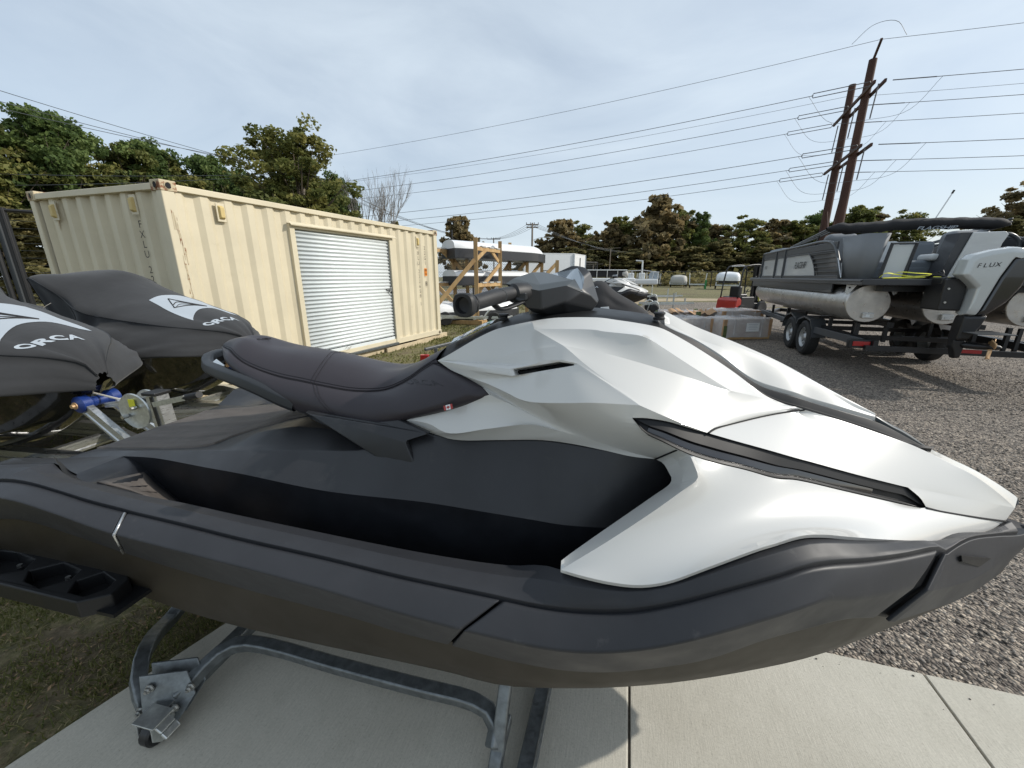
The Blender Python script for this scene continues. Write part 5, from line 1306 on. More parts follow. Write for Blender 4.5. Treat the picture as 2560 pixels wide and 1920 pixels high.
# ================================================================== shipping container with a roll-up door
def build_container():
    A = Vector((-4.12, 5.0, 0)); Lx = Vector((.384, .923, 0)); Wx = Vector((-.968, .288, 0))
    T = thing('shipping_container', 'cream corrugated steel shipping container with a white roll-up door in its long side', 'container', A)
    C = lambda l, w, z: A + Lx * l + Wx * w + Vector((0, 0, z))
    LL, WW, Z0, Z1 = 5.84, 2.5, .10, 2.68
    def cbox(mb, l0, l1, w0, w1, z0, z1):
        v = [C(a, b, c) for a in (l0, l1) for b in (w0, w1) for c in (z0, z1)]
        mb.add(v, [(0, 1, 3, 2), (4, 6, 7, 5), (0, 4, 5, 1), (2, 3, 7, 6), (0, 2, 6, 4), (1, 5, 7, 3)])
    def corr(a, b, z0, z1, f, depth=.038):
        """trapezoid ribs between a and b; f(t, d, z) -> point"""
        mb = MB(); n = max(1, round((b - a) / .276)); p = (b - a) / n; prof = []
        for i in range(n):
            x = a + i * p; prof += [(x, 0), (x + p * .30, 0), (x + p * .5, depth), (x + p * .80, depth)]
        prof.append((b, 0))
        prof = [(x, min(depth, d)) for x, d in prof]
        mb.grid([[f(x, d, z) for x, d in prof] for z in (z0, z1)]); return mb
    side = lambda t, d, z: C(t, .035 + d, z)
    DL, DR, DT, DB = 1.73, 3.99, 2.31, .17
    obj('side_panel', corr(.14, DL - .09, Z0 + .12, Z1 - .10, side), M['cont'], T, solid=.002)
    obj('side_panel', corr(DR + .10, LL - .13, Z0 + .12, Z1 - .10, side), M['cont'], T, solid=.002)
    obj('side_panel', corr(DL - .09, DR + .10, DT + .08, Z1 - .10, side), M['cont'], T, solid=.002)
    obj('side_panel', corr(.14, LL - .13, Z0 + .12, Z1 - .10, lambda t, d, z: C(t, WW - .035 - d, z)), M['cont'], T, solid=.002)
    obj('end_panel', corr(.14, WW - .14, Z0 + .12, Z1 - .10, lambda t, d, z: C(.045 + d * 1.2, t, z), .045), M['cont'], T, solid=.002)
    obj('end_panel', corr(.14, WW - .14, Z0 + .12, Z1 - .10, lambda t, d, z: C(LL - .045 - d, t, z)), M['cont'], T, solid=.002)
    mb = MB(); cbox(mb, .02, LL - .02, .02, WW - .02, Z1 - .06, Z1 - .03); obj('roof', mb, M['cont'], T)
    mb = MB(); cbox(mb, .02, LL - .02, .05, WW - .05, Z0 + .02, Z0 + .06); obj('floor', mb, M['dirt'], T)
    for w in (0, WW - .07):
        mb = MB(); cbox(mb, .10, LL - .10, w + .006, w + .07, Z1 - .105, Z1 - .035); obj('top_rail', mb, M['cont'], T, bevel=.006)
        mb = MB(); cbox(mb, .10, LL - .10, w + .006, w + .07, Z0 + .01, Z0 + .13); obj('bottom_rail', mb, M['cont'], T, bevel=.006)
    for l in (0, LL - .08):
        mb = MB(); cbox(mb, l + .006, l + .08, .10, WW - .10, Z1 - .105, Z1 - .035); obj('end_rail', mb, M['cont'], T, bevel=.006)
        mb = MB(); cbox(mb, l + .006, l + .08, .10, WW - .10, Z0 + .01, Z0 + .13); obj('end_rail', mb, M['cont'], T, bevel=.006)
    for l in (0, LL):
        for w in (0, WW):
            dl, dw = (1 if l == 0 else -1), (1 if w == 0 else -1)
            mb = MB(); cbox(mb, *sorted((l + dl * .008, l + dl * .15)), *sorted((w + dw * .008, w + dw * .10)), Z0 + .1, Z1 - .11); obj('corner_post', mb, M['cont'], T, bevel=.012, seg=3, smooth=True)
            for z in (Z0, Z1 - .12):
                mb = MB(); cbox(mb, *sorted((l, l + dl * .175)), *sorted((w, w + dw * .16)), z, z + .12)
                cc = obj('corner_casting', mb, M['rust'] if z > 1 else M['cont'], T, bevel=.008, seg=2)
                for c0, ax in ((C(l + dl * .088, w - dw * .002, z + .06), Wx * -dw), (C(l - dl * .002, w + dw * .08, z + .06), Lx * -dl)):
                    mb = MB(); mb.lathe([(.046, -.0), (.040, .003), (.034, -.004)], c0, axis=ax, n=18)
                    mb2 = MB(); mb2.lathe([(0, .001), (.034, .001)], c0, axis=ax, n=18)
                    obj('casting_rim', mb, M['rust'], cc, smooth=40); obj('casting_hole', mb2, M['void'], cc)
    # door frame, drip cap, curtain of slats
    fr = MB(); cbox(fr, DL - .09, DL, -.012, .05, DB - .03, DT + .07); cbox(fr, DR, DR + .10, -.012, .05, DB - .03, DT + .07); cbox(fr, DL, DR, -.012, .05, DT, DT + .07)
    f = obj('door_frame', fr, M['cont'], T, bevel=.004)
    mb = MB(); mb.add([C(DL - .11, -.012, DT + .10), C(DR + .16, -.012, DT + .10), C(DR + .16, -.07, DT + .055), C(DL - .11, -.07, DT + .055), C(DR + .16, -.066, DT + .04), C(DL - .11, -.066, DT + .04)], [(0, 1, 2, 3), (3, 2, 4, 5)])
    obj('drip_cap', mb, M['cont'], T, solid=.003)
    D = bpy.data.objects.new('roll_up_door', None); COL.objects.link(D); D.parent = T; WM[D] = WM[T].copy()
    top, bot = DT - .005, DB + .13; ns = 30; ph = (top - bot) / ns
    def slat(i):
        mb = MB(); zb = bot + ph * i; rows = []
        # the curtain hangs slightly out of true, lower on the left
        prof = [(0, .034), (.16, .030), (.34, .014), (.5, .008), (.66, .014), (.84, .030), (1, .034)]
        for k, d in prof: rows.append([C(DL + .012, .012 + d, zb + ph * k), C((DL + DR) / 2, .010 + d, zb + ph * k), C(DR - .03, .012 + d, zb + ph * k)])
        mb.grid(rows); return mb
    base = obj('slat', slat(0), M['door'], D, smooth=True, solid=.001)
    for i in range(1, ns):
        c = base.copy(); COL.objects.link(c); c.location = (0, 0, ph * i)
    mb = MB(); v = [C(DL + .012, .028, bot - .04), C(DR - .03, .028, bot - .04)]; mb.beam(v[0], v[1], .03, .06); obj('bottom_bar', mb, M['door'], D, bevel=.003)
    mb = MB(); cbox(mb, DR - .03, DR, .02, .05, DB, DT); obj('door_track', mb, M['galv'], D)
    mb = MB(); cbox(mb, DL, DL + .012, .02, .05, DB, DT); obj('door_track', mb, M['galv'], D)
    mb = MB(); cbox(mb, DR - .16, DR - .02, -.004, .010, 1.29, 1.335); cbox(mb, DR - .10, DR - .06, -.03, -.004, 1.27, 1.35); obj('latch', mb, M['bolt'], D, bevel=.003)
    mb = MB(); cbox(mb, DR - .09, DR - .05, -.028, -.010, 1.225, 1.27); obj('padlock', mb, M['black'], D, bevel=.004)
    mb = MB(); cbox(mb, DL + .02, DR - .02, .10, .12, DB, DB + .25); obj('dark_gap', mb, M['void'], T)
    mb = MB(); cbox(mb, DL - .02, DR + .02, -.045, .03, Z0 + .005, Z0 + .055); obj('door_sill', mb, M['galv'], T, bevel=.004)
    mb = MB(); a = C(DL + .75, -.01, DB + .08)
    mb.tube([a, a + Lx * .05 + Vector((0, 0, .05)), a + Lx * .10 + Vector((0, 0, -.02)), a + Lx * .16 + Vector((0, 0, .04)), a + Lx * .03 + Vector((0, 0, -.03))], .004, 5); obj('pull_rope', mb, M['rope'], T)
    # vents
    def vent(o, ux, nrm, dn):
        mb = MB(); uz = Vector((0, 0, 1)); b = MB()
        v = [o + ux * x + uz * z + nrm * d for d in (0, .012) for x, z in ((-.055, -.115), (.055, -.115), (.055, .115), (-.055, .115))]
        mb.add(v, [(0, 1, 2, 3), (7, 6, 5, 4), (0, 4, 5, 1), (1, 5, 6, 2), (2, 6, 7, 3), (3, 7, 4, 0)])
        vt = obj('vent_cover', mb, M['cont'], T, bevel=.004)
        v = [o + ux * x + uz * z + nrm * d for d, s in ((.012, 1), (.045, .75)) for x, z in ((-.036 * s, -.085 * s), (.036 * s, -.085 * s), (.036 * s, .085 * s), (-.036 * s, .085 * s))]
        b.add(v, [(7, 6, 5, 4), (0, 4, 5, 1), (1, 5, 6, 2), (2, 6, 7, 3), (3, 7, 4, 0)]); obj('vent_box', b, M['ventc'], vt, bevel=.006)
    vent(C(.66, .030, 2.40), Lx, -Wx, 0); vent(C(5.02, .030, 2.36), Lx, -Wx, 0)
    vent(C(.040, .56, 2.43), Wx, -Lx, 0); vent(C(.040, 2.08, 2.42), Wx, -Lx, 0)
    # stencilled codes
    def column(txt, o, ux, nrm, step, size, gaps=()):
        z = 0
        for i, ch in enumerate(txt):
            mb = MB()
            if ch != ' ': add_text(mb, ch, o + Vector((0, 0, -z)) + nrm * .003, ux, (0, 0, 1), size); obj('stencil_letter', mb, M['ink'], T)
            z += step * (1 if ch != ' ' else .6)
    column('FXLU 222659 1', C(5.03, .030, 2.22), Lx, -Wx, .115, .12)
    column('22G1', C(5.30, .030, 2.23), Lx, -Wx, .115, .12)
    column('FXLU 222659', C(.036, .53, 2.20), -Wx, -Lx, .118, .125)
    mb = MB(); o = C(5.30, .026, 1.68); mb.add([o + Lx * x + Vector((0, 0, z)) for x, z in ((-.055, -.09), (.055, -.09), (.055, .09), (-.055, .09))], [(0, 1, 2, 3)]); st = obj('orange_sticker', mb, M['orange'], T)
    mb = MB()
    for z in (.045, -.04): mb.tube([o - Wx * .003 + Lx * x + Vector((0, 0, z + q)) for x, q in ((-.03, -.022), (.03, -.022), (.03, .022), (-.03, .022), (-.03, -.022))], .005, 4)
    mb.tube([o - Wx * .003 + Lx * -.03 + Vector((0, 0, .045)), o - Wx * .003 + Lx * .03 + Vector((0, 0, .045))], .005, 4)
    obj('sticker_symbol', mb, M['ink'], st)
    mb = MB(); o = C(5.30, .026, 1.41)
    for q in ([(-.035, -.05), (.035, -.05), (.035, .05), (-.035, .05), (-.035, -.05)], [(-.012, -.05), (-.012, .05)], [(.012, -.05), (.012, .05)], [(-.035, 0), (.035, 0)], [(-.03, -.08), (.03, -.08)]):
        mb.tube([o - Wx * .002 + Lx * x + Vector((0, 0, z)) for x, z in q], .004, 4)
    obj('stencil_emblem', mb, M['ink'], T)
    # rust scars and scuffs
    rr = random.Random(4); mb = MB()
    for i in range(26):
        z = 1.2 + rr.random() * 1.1; w = .002 + .006 * rr.random(); h = .02 + .10 * rr.random(); l = .10 + rr.gauss(0, .016)
        o = C(l, .0055, z); mb.add([o + Lx * -w + Vector((0, 0, -h)), o + Lx * w * .3 + Vector((0, 0, -h * 1.1)), o + Lx * w + Vector((0, 0, h * .8)), o + Lx * -w * .4 + Vector((0, 0, h))], [(0, 1, 2, 3)])
    obj('rust_streaks', mb, M['rust'], T)['kind'] = 'stuff'
    mb = MB(); o = C(.038, 2.07, 2.25); mb.add([o + Wx * -.03 + Vector((0, 0, .12)), o + Wx * .025 + Vector((0, 0, .10)), o + Wx * .01 + Vector((0, 0, -.08))], [(0, 1, 2)]); obj('rust_streak', mb, M['rust'], T)
    # lumber blocks carrying the box
    for i, (l, w) in enumerate(((.45, .12), (2.9, .10), (5.3, .12))):
        t = thing('timber_block', ['pale timber block under the near end of the container', 'pale timber block under the container below the door', 'pale timber block under the right end of the container'][i], 'timber', C(l, w, 0))
        mb = MB(); mb.beam(C(l - .5, w - .02, .045), C(l + (.9 if i else .5), w - .02, .045), .10, .11); obj('beam', mb, M['woodp'], t, bevel=.004)
    for i, l in enumerate((1.6, 4.1)):
        t = thing('timber_runner', ['long pale board laid along the container foot, left piece', 'long pale board laid along the container foot, right piece'][i], 'timber', C(l, .03, 0))
        mb = MB(); mb.beam(C(l - .8 + .3 * i, -.02, .03), C(l + 1.2, -.02, .03), .05, .10); obj('board', mb, M['woodp'], t, bevel=.003)
    return T

# ================================================================== pontoon boat on its trailer
def build_pontoon():
    ang = math.atan2(.949, .316)
    T = thing('pontoon_boat', 'dark grey pontoon boat with three aluminium tubes and a silver outboard on a black trailer', 'boat', (6.5, 5.93, 0), ang)
    K = dict(parent=T, local=True)
    V3 = lambda a, b, z: Vector((a, -b, z))       # a forward, b to the right (starboard), z up
    for b in (-.95, .02, .97):
        mb = MB(); r = .29; zc = 1.165; n = 28
        mb.lathe([(0, 0), (r * .97, .0), (r, .01), (r, 1.4), (r * 1.0, 1.41), (r, 1.42), (r, 3.2), (r, 3.21), (r, 5.0), (r * .93, 5.5), (r * .72, 5.95), (r * .40, 6.25), (.02, 6.42)], V3(0, b, zc), axis=(1, 0, 0), n=n)
        tb = obj('pontoon_tube', mb, M['alu_br'], smooth=35, **K)
        for a in (1.42, 3.21):
            mb = MB(); mb.tube([V3(a, b + (r + .001) * math.cos(t), zc + (r + .001) * math.sin(t)) for t in linsp(0, 6.283, 30)], .005, 5); obj('weld_seam', mb, M['alu'], parent=tb, local=True)
        mb = MB(); mb.box(V3(-.022, b + .02, zc - .18), (.05, .15, .085)); obj('splash_block', mb, M['alu'], parent=tb, local=True, bevel=.008)
        mb = MB(); mb.box(V3(-.05, b + .01, zc - .185), (.006, .055, .04)); obj('drain_plug', mb, M['paper'], parent=tb, local=True, bevel=.004)
        for s_ in (-1, 1):
            mb = MB(); mb.prism([V3(-.005, b + s_ * .19, 1.455), V3(-.005, b + s_ * .33, 1.455), V3(-.005, b + s_ * .33, 1.33), V3(-.005, b + s_ * .29, 1.30)], (.01, 0, 0)); obj('riser_bracket', mb, M['alu'], parent=tb, local=True)
            mb = MB(); mb.lathe([(0, 0), (.014, 0)], V3(-.0075, b + s_ * .285, 1.41), axis=(1, 0, 0), n=12); obj('bracket_hole', mb, M['void'], parent=tb, local=True)
    mb = MB(); mb.box(V3(2.9, 0, 1.475), (6.5, 2.46, .05)); obj('deck_board', mb, M['boatc'], **K)
    for s_ in (-1, 1):
        mb = MB()
        mb.box(V3(2.9, s_ * 1.262, 1.50), (6.7, .045, .085)); mb.box(V3(2.9, s_ * 1.29, 1.515), (6.7, .02, .030)); obj('deck_trim', mb, M['boatc'], bevel=.008, smooth=True, **K)
        mb = MB(); mb.box(V3(3.3, s_ * 1.24, 1.385), (5.4, .02, .15)); mb.box(V3(3.3, s_ * 1.245, 1.36), (5.4, .03, .012)); obj('skirt', mb, M['boatc'], **K)
    mb = MB(); mb.box(V3(-.44, 0, 1.50), (.06, 2.57, .085)); obj('stern_trim', mb, M['boatc'], bevel=.008, **K)
    mb = MB(); mb.box(V3(2.6, 0, 1.40), (5.6, 1.8, .08)); obj('underskin', mb, M['black'], **K)
    # fence panels
    for s_ in (-1, 1):
        F = lambda a, z, d=0: V3(a, s_ * (1.215 + d), z)
        for a0, a1 in ((4.16, 5.28), (3.50, 4.02), (1.75, 3.36)):
            poly = [(a0, 1.60), (a1, 1.60), (a1, 1.99), (a0, 1.99)]
            if a0 == 1.75: poly = [(1.48, 1.60), (a1, 1.60), (a1, 1.99), (1.98, 2.0), (1.80, 1.90), (1.62, 1.76)]
            mb = MB(); mb.prism([F(a, z) for a, z in poly], (0, s_ * .01, 0)); p = obj('fence_panel', mb, M['boatw'], **K)
        for z0, z1 in ((1.54, 1.60), (2.0, 2.03), (2.035, 2.16)):
            mb = MB(); mb.beam(F(.75 if z0 > 1.9 else .42, (z0 + z1) / 2, .012), F(5.30, (z0 + z1) / 2, .012), .03, z1 - z0); obj('fence_rail', mb, M['boatc'], bevel=.006, **K)
        for a in (5.30, 4.09, 3.43):
            mb = MB(); mb.beam(F(a, 1.54, .022), F(a, 2.17, .022), .04, .05, up=(0, 1, 0)); obj('fence_post', mb, M['boatcr'], bevel=.006, **K)
        mb = MB(); arc = catmull([F(5.3, 2.17, .02), F(2.6, 2.19, .02), F(1.25, 2.19, .02), F(.90, 2.12, .02), F(.68, 1.94, .02), F(.50, 1.70, .02), F(.42, 1.54, .02)], 30)
        mb.tube(arc, .026, 8); obj('top_rail', mb, M['boatcr'], smooth=True, **K)
        mb = MB(); mb.prism([F(a, z, .0) for a, z in ((.45, 1.60), (1.47, 1.60), (1.60, 1.76), (1.78, 1.90), (1.97, 2.01), (1.95, 2.15), (1.2, 2.16), (.92, 2.10), (.70, 1.92))], (0, s_ * .006, 0)); obj('louvre_back', mb, M['boatc'], **K)
        mb = MB(); mb.tube(catmull([F(1.47, 1.60, .02), F(1.60, 1.77, .02), F(1.80, 1.92, .02), F(1.98, 2.02, .02)], 10), .016, 6); obj('louvre_edge', mb, M['black'], **K)
        for i in range(5):
            z = 1.665 + i * .08; a0 = .50 + .35 * (i * .08 / .4) ** 1.6; a1 = 1.49 + i * .085
            mb = MB(); mb.beam(F(a0, z, .024), F(a1, z, .024), .035, .014); obj('louvre', mb, M['boatcr'], **K)
        mb = MB(); mb.tube([F(.60, 1.88, .03), F(.34, 1.56, .03)], .012, 6); obj('grab_rail', mb, M['alu'], **K)
        mb = MB(); add_text(mb, 'FLAGSHIP', F(2.42, 1.80, .014), (-1, 0, 0) if s_ < 0 else (1, 0, 0), (0, 0, 1), .19, shear=.25, sx=.92, sp=.85); obj('name_lettering', mb, M['ink'], **K)
        mb = MB(); add_text(mb, 'FLAG', F(4.98, 1.80, .014), (-1, 0, 0) if s_ < 0 else (1, 0, 0), (0, 0, 1), .12, shear=.25, sx=.92, sp=.85); obj('name_lettering', mb, M['ink'], **K)
        # curved quarter panel
        top = catmull([V3(.72, s_ * 1.20, 2.20), V3(.3, s_ * 1.20, 2.21), V3(-.02, s_ * 1.13, 2.21), V3(-.08, s_ * .90, 2.20)], 20)
        low = catmull([V3(.45, s_ * 1.19, 1.54), V3(.2, s_ * 1.19, 1.54), V3(-.02, s_ * 1.13, 1.54), V3(-.06, s_ * 1.0, 1.54)], 20)
        mb = MB(); mb.grid([top, blend(top, low, .5), low]); obj('quarter_panel', mb, M['boatg'], smooth=True, solid=.02, **K)
    mb = MB(); mb.prism([V3(5.33, -1.2, 1.55), V3(5.33, 1.2, 1.55), V3(5.33, 1.2, 2.15), V3(5.33, -1.2, 2.15)], (-.02, 0, 0)); obj('bow_panel', mb, M['boatw'], **K)
    # bow cushions, lounge, helm
    def cushion(name, c, d, m, bev=.05):
        mb = MB(); mb.box(V3(*c), d); return obj(name, mb, M[m], bevel=bev, seg=4, smooth=True, **K)
    cushion('bow_cushion', (4.75, -.95, 2.16), (.95, .42, .22), 'seatg', .08)
    cushion('bow_cushion', (4.75, .95, 2.16), (.95, .42, .22), 'seatg', .08)
    cushion('folded_cushion', (2.5, -.9, 2.20), (.9, .4, .13), 'blackfab', .05)
    cushion('rear_seat', (.55, -.35, 1.74), (.55, 1.25, .16), 'seatg')
    cushion('seat_front', (.28, -.35, 1.63), (.04, 1.2, .16), 'seatg', .01)
    cushion('seat_back', (.95, -.62, 1.95), (.16, .62, .40), 'seatw', .07)
    cushion('seat_back', (1.0, -.10, 1.96), (.16, .55, .36), 'seatg', .06)
    cushion('headrest', (.90, -.62, 2.16), (.13, .22, .10), 'seatw', .04)
    cushion('helm_seat', (2.2, -.68, 2.12), (.3, .55, .55), 'boatg', .12)
    cushion('helm_seat', (1.7, .95, 2.1), (.35, .6, .5), 'boatg', .12)
    cushion('arm_cushion', (.35, -.12, 1.86), (.36, .24, .10), 'seatw', .04)
    # light door with dark frame
    mb = MB(); mb.prism([V3(-.09, -.93, 1.56), V3(-.09, -.66, 1.56), V3(-.09, -.60, 2.03), V3(-.09, -.87, 2.03)], (.02, 0, 0)); dr = obj('stern_door', mb, M['seatw'], **K)
    mb = MB(); mb.tube([V3(-.095, -.93, 1.56), V3(-.095, -.87, 2.05), V3(-.095, -.58, 2.05), V3(-.095, -.64, 1.55)], .026, 4); obj('door_frame', mb, M['black'], parent=dr, local=True)
    # starboard lounge side
    mb = MB(); mb.prism([V3(-.10, -.13, 1.56), V3(-.10, .30, 1.60), V3(-.10, .36, 2.02), V3(-.10, .40, 2.14), V3(-.10, .36, 2.18), V3(-.10, .02, 2.18)], (.03, 0, 0)); obj('lounge_side', mb, M['boatw'], bevel=.01, **K)
    mb = MB(); mb.prism([V3(-.07, -.22, 1.56), V3(-.07, -.12, 1.56), V3(-.07, .03, 2.18), V3(-.07, -.10, 2.18)], (.30, 0, 0)); obj('lounge_end', mb, M['boatc'], **K)
    mb = MB(); mb.tube(catmull([V3(.9, .75, 1.95), V3(.9, .85, 2.16), V3(.9, 1.0, 2.22), V3(.9, 1.15, 2.12), V3(.9, 1.2, 1.9)], 16), .03, 8); obj('arch_rail', mb, M['boatcr'], smooth=True, **K)
    # rolled bimini in its boot
    mb = MB(); rows = []; rr = random.Random(2)
    for i in range(34):
        t = i / 33; b = -1.36 + 2.42 * t; rad = .088 * (1 - max(0, (.10 - t) / .10) ** 2 * .75 - max(0, (t - .90) / .10) ** 2 * .85)
        zz = 2.385 + .035 * math.sin(t * 3.1) - (.02 if .1 < t < .35 else 0)
        rows.append([V3(1.0 + rad * 1.25 * math.cos(q), b, zz + rad * (1.05 if math.sin(q) < 0 else .95) * math.sin(q) + .006 * math.sin(9 * t * 6.28 + q * 2)) for q in linsp(0, 2 * math.pi, 19)])
    mb.grid(rows); bm_ = obj('bimini_boot', mb, M['blackfab'], smooth=True, **K)
    mb = MB(); add_text(mb, 'FLAGSHIP', V3(.862, .08, 2.335), (0, -1, 0), (0, 0, 1), .075, shear=.3, sx=1.7, sp=.9); obj('boot_lettering', mb, M['coverp'], parent=bm_, local=True)
    for s_ in (-1, 1):
        for da in (0, .09, .17):
            mb = MB(); mb.tube(catmull([V3(3.3, s_ * 1.20, 2.22), V3(2.4, s_ * 1.18, 2.27 + da * .3), V3(1.15, s_ * 1.15, 2.38 + da * .5)], 8), .017, 6); obj('bimini_bow', mb, M['boatcr'], smooth=True, **K)
        mb = MB(); mb.beam(V3(1.85, s_ * 1.2, 2.16), V3(1.80, s_ * 1.19, 2.33), .02, .03); obj('bimini_bracket', mb, M['black'], **K)
    mb = MB(); mb.tube([V3(1.0, .10, 2.47), V3(.98, .24, 2.90)], .009, 6); fp = obj('stern_light_pole', mb, M['whitep'], **K)
    mb = MB(); mb.tube([V3(.985, .225, 2.855), V3(.98, .24, 2.905)], .014, 8); obj('pole_tip', mb, M['black'], parent=fp, local=True)
    # outboard
    a0 = -.75
    P = lambda b, z, a=0: V3(a0 + a, b, z)
    def shell(name, prof, half, m, parent=None, bev=.03):
        """prof: outline in the (b, z) view from astern; the shell is lofted fore and aft"""
        mb = MB(); rows = []
        cb = sum(p[0] for p in prof) / len(prof); cz = sum(p[1] for p in prof) / len(prof)
        for f, sc in ((-half, .80), (-half * .8, .95), (0, 1), (half * .8, .96), (half, .84)):
            rows.append([P(cb + (b - cb) * sc, cz + (z - cz) * sc, f) for b, z in prof + [prof[0]]])
        mb.grid(rows); mb.add(rows[0][:-1], [tuple(range(len(prof)))]); mb.add(rows[-1][:-1], [tuple(range(len(prof)))[::-1]])
        return obj(name, mb, M[m], smooth=True, bevel=bev, seg=3, ang=25, merge=.001, parent=parent or T, local=True)
    cw = [(-.41, 1.60), (-.385, 1.80), (-.33, 1.86), (-.18, 1.91), (.02, 1.945), (.12, 1.94), (.19, 1.90), (.21, 1.84), (.16, 1.83), (.09, 1.85), (.06, 1.80), (-.02, 1.56), (-.13, 1.07), (-.16, 1.06), (-.255, 1.075), (-.235, 1.20), (-.22, 1.42), (-.30, 1.50)]
    ob = shell('outboard_motor', cw, .12, 'motor', bev=.04)
    bk = [(.06, 1.80), (.09, 1.85), (.16, 1.84), (.21, 1.82), (.245, 1.66), (.22, 1.45), (.12, 1.24), (-.03, 1.08), (-.13, 1.06), (-.02, 1.56)]
    shell('motor_back', bk, .115, 'gloss', ob, .02)
    shell('midsection', [(-.24, 1.08), (.0, 1.09), (-.04, .95), (-.10, .82), (-.14, .74), (-.26, .74), (-.255, .95)], .10, 'black', ob)
    mb = MB(); mb.box(P(-.02, .865, -.12), (.42, .40, .012)); obj('cavitation_plate', mb, M['boatcr'], parent=ob, local=True, bevel=.004)
    shell('gearcase', [(-.26, .76), (-.14, .76), (-.10, .70), (-.13, .64), (-.14, .50), (-.20, .49), (-.235, .60), (-.265, .66)], .06, 'black', ob, .015)
    mb = MB(); mb.lathe([(0, -.2), (.03, -.17), (.045, -.02), (.045, .12), (.03, .16), (0, .18)], P(-.02, .685, -.12), axis=(.45, .9, 0), n=14); obj('gear_torpedo', mb, M['black'], parent=ob, local=True, smooth=True)
    for k in range(3):
        t = k * 2.094 + .5; mb = MB(); hub = P(.05, .685, -.2)
        u = Vector((-.45, -.9, 0)); x = Vector((.9, -.45, 0)); y = Vector((0, 0, 1))
        d = x * math.cos(t) + y * math.sin(t); e = -x * math.sin(t) + y * math.cos(t)
        rows = [[hub + d * (r_ * .155) + e * (w_ * wd) + u * (w_ * .022) for w_ in (-1, -.5, 0, .5, 1)] for r_, wd in ((.15, .022), (.4, .05), (.7, .062), (.9, .048), (1.0, .018))]
        mb.grid(rows); obj('propeller_blade', mb, M['bronze'], parent=ob, local=True, smooth=True, solid=.006)
    mb = MB()
    for bx_ in ((-.36, 1.34, .40, .24, .42), (-.34, 1.52, .30, .30, .10)): mb.box(P(bx_[0], bx_[1], .22), (bx_[2], bx_[3], bx_[4]))
    obj('motor_bracket', mb, M['black'], parent=ob, local=True, bevel=.02, seg=2)
    for z in (1.42, 1.24):
        mb = MB(); mb.lathe([(0, .012), (.014, .012), (.016, 0)], P(-.43, z, .02), axis=(-1, 0, 0), n=8); obj('mount_bolt', mb, M['bolt'], parent=ob, local=True)
    rr = random.Random(6)
    for k in range(4):
        mb = MB(); mb.tube(catmull([V3(-.30, -.50 + k * .02, 1.55), V3(-.42, -.46 + k * .03, 1.60 + .02 * k), V3(-.5, -.38, 1.58 - .02 * k), V3(-.62, -.36 + .02 * k, 1.52)], 12), .010, 6); obj('cable', mb, M['rubber'], parent=ob, local=True)
    for i, ch in enumerate('FLUX'): mb = MB(); add_text(mb, ch, P(-.275 + .06 * i, 1.711 + .004 * i, -.125), (0, -1, .07), (.12, 0, 1), .075, shear=.2, sx=1.05); obj('motor_letter', mb, M['ink'], parent=ob, local=True)
    # strap lying on the deck: a thing of its own
    S = thing('ratchet_strap', 'loose bright yellow strap lying on the stern deck of the pontoon boat', 'strap', T.matrix_world @ Vector((0, 0, 0)))
    S.location = (6.2, 6.0, 1.55); WM[S] = Matrix.Translation(S.location)
    mb = MB(); W_ = WM[T]
    for pts in ([(-.30, -1.02, 1.56), (-.33, -.98, 1.62), (-.30, -.80, 1.60), (-.26, -.55, 1.57), (-.30, -.2, 1.555)], [(-.36, -1.0, 1.555), (-.36, -.85, 1.558), (-.34, -.65, 1.575), (-.38, -.45, 1.60), (-.33, -.62, 1.62), (-.25, -.80, 1.63), (-.22, -.85, 1.57)], [(-.2, -.75, 1.55), (-.22, -.5, 1.56), (-.25, -.35, 1.57), (-.33, -.15, 1.555)]):
        c = catmull([W_ @ V3(*p) for p in pts], 24)
        mb.grid([[p + Vector((-.02, -.012, .0)) for p in c], [p + Vector((.02, .012, .010)) for p in c]])
    obj('webbing', mb, M['yellow'], S, solid=.003)
    # ---- trailer
    R_ = thing('boat_trailer', 'black tandem axle trailer carrying the pontoon boat on the gravel', 'trailer', (6.5, 5.93, 0), ang)
    K = dict(parent=R_, local=True)
    for s_ in (-1, 1):
        mb = MB(); mb.beam(V3(5.3, s_ * .93, .60), V3(-.45, s_ * .93, .60), .06, .11); obj('side_beam', mb, M['black'], **K)
        for b in (.93,):
            mb = MB(); mb.beam(V3(5.3, s_ * 1.06, .61), V3(3.15, s_ * 1.06, .58), .05, .10); obj('step_beam', mb, M['boatcr'], bevel=.004, **K); mb = MB(); mb.beam(V3(1.45, s_ * 1.06, .57), V3(-.30, s_ * 1.06, .60), .05, .12); obj('step_beam', mb, M['boatcr'], bevel=.004, **K)
        for a in (1.92, 2.74):
            w = bpy.data.objects.new('wheel', None); COL.objects.link(w); w.parent = R_; w.location = V3(a, s_ * 1.0, .36); WM[w] = WM[R_] @ Matrix.Translation(w.location)
            kk = dict(parent=w, local=True); ax = (0, -s_, 0)
            mb = MB(); mb.lathe([(.20, -.10), (.30, -.11), (.345, -.085), (.36, -.04), (.36, .04), (.345, .085), (.30, .11), (.21, .10), (.20, .07)], (0, 0, 0), axis=ax, n=32); obj('tyre', mb, M['tyre'], smooth=35, **kk)
            mb = MB(); mb.lathe([(.20, -.09), (.205, .085), (.195, .09), (.17, .05), (.10, .035), (.075, .06), (.06, .085), (0, .09)], (0, 0, 0), axis=ax, n=28); obj('rim', mb, M['rim'], smooth=35, **kk)
            for k in range(10):
                t = k * .628; mb = MB(); mb.lathe([(0, .001), (.020, .001)], Vector((math.cos(t) * .135, -s_ * .046, math.sin(t) * .135)), axis=ax, n=8); obj('rim_hole', mb, M['void'], **kk)
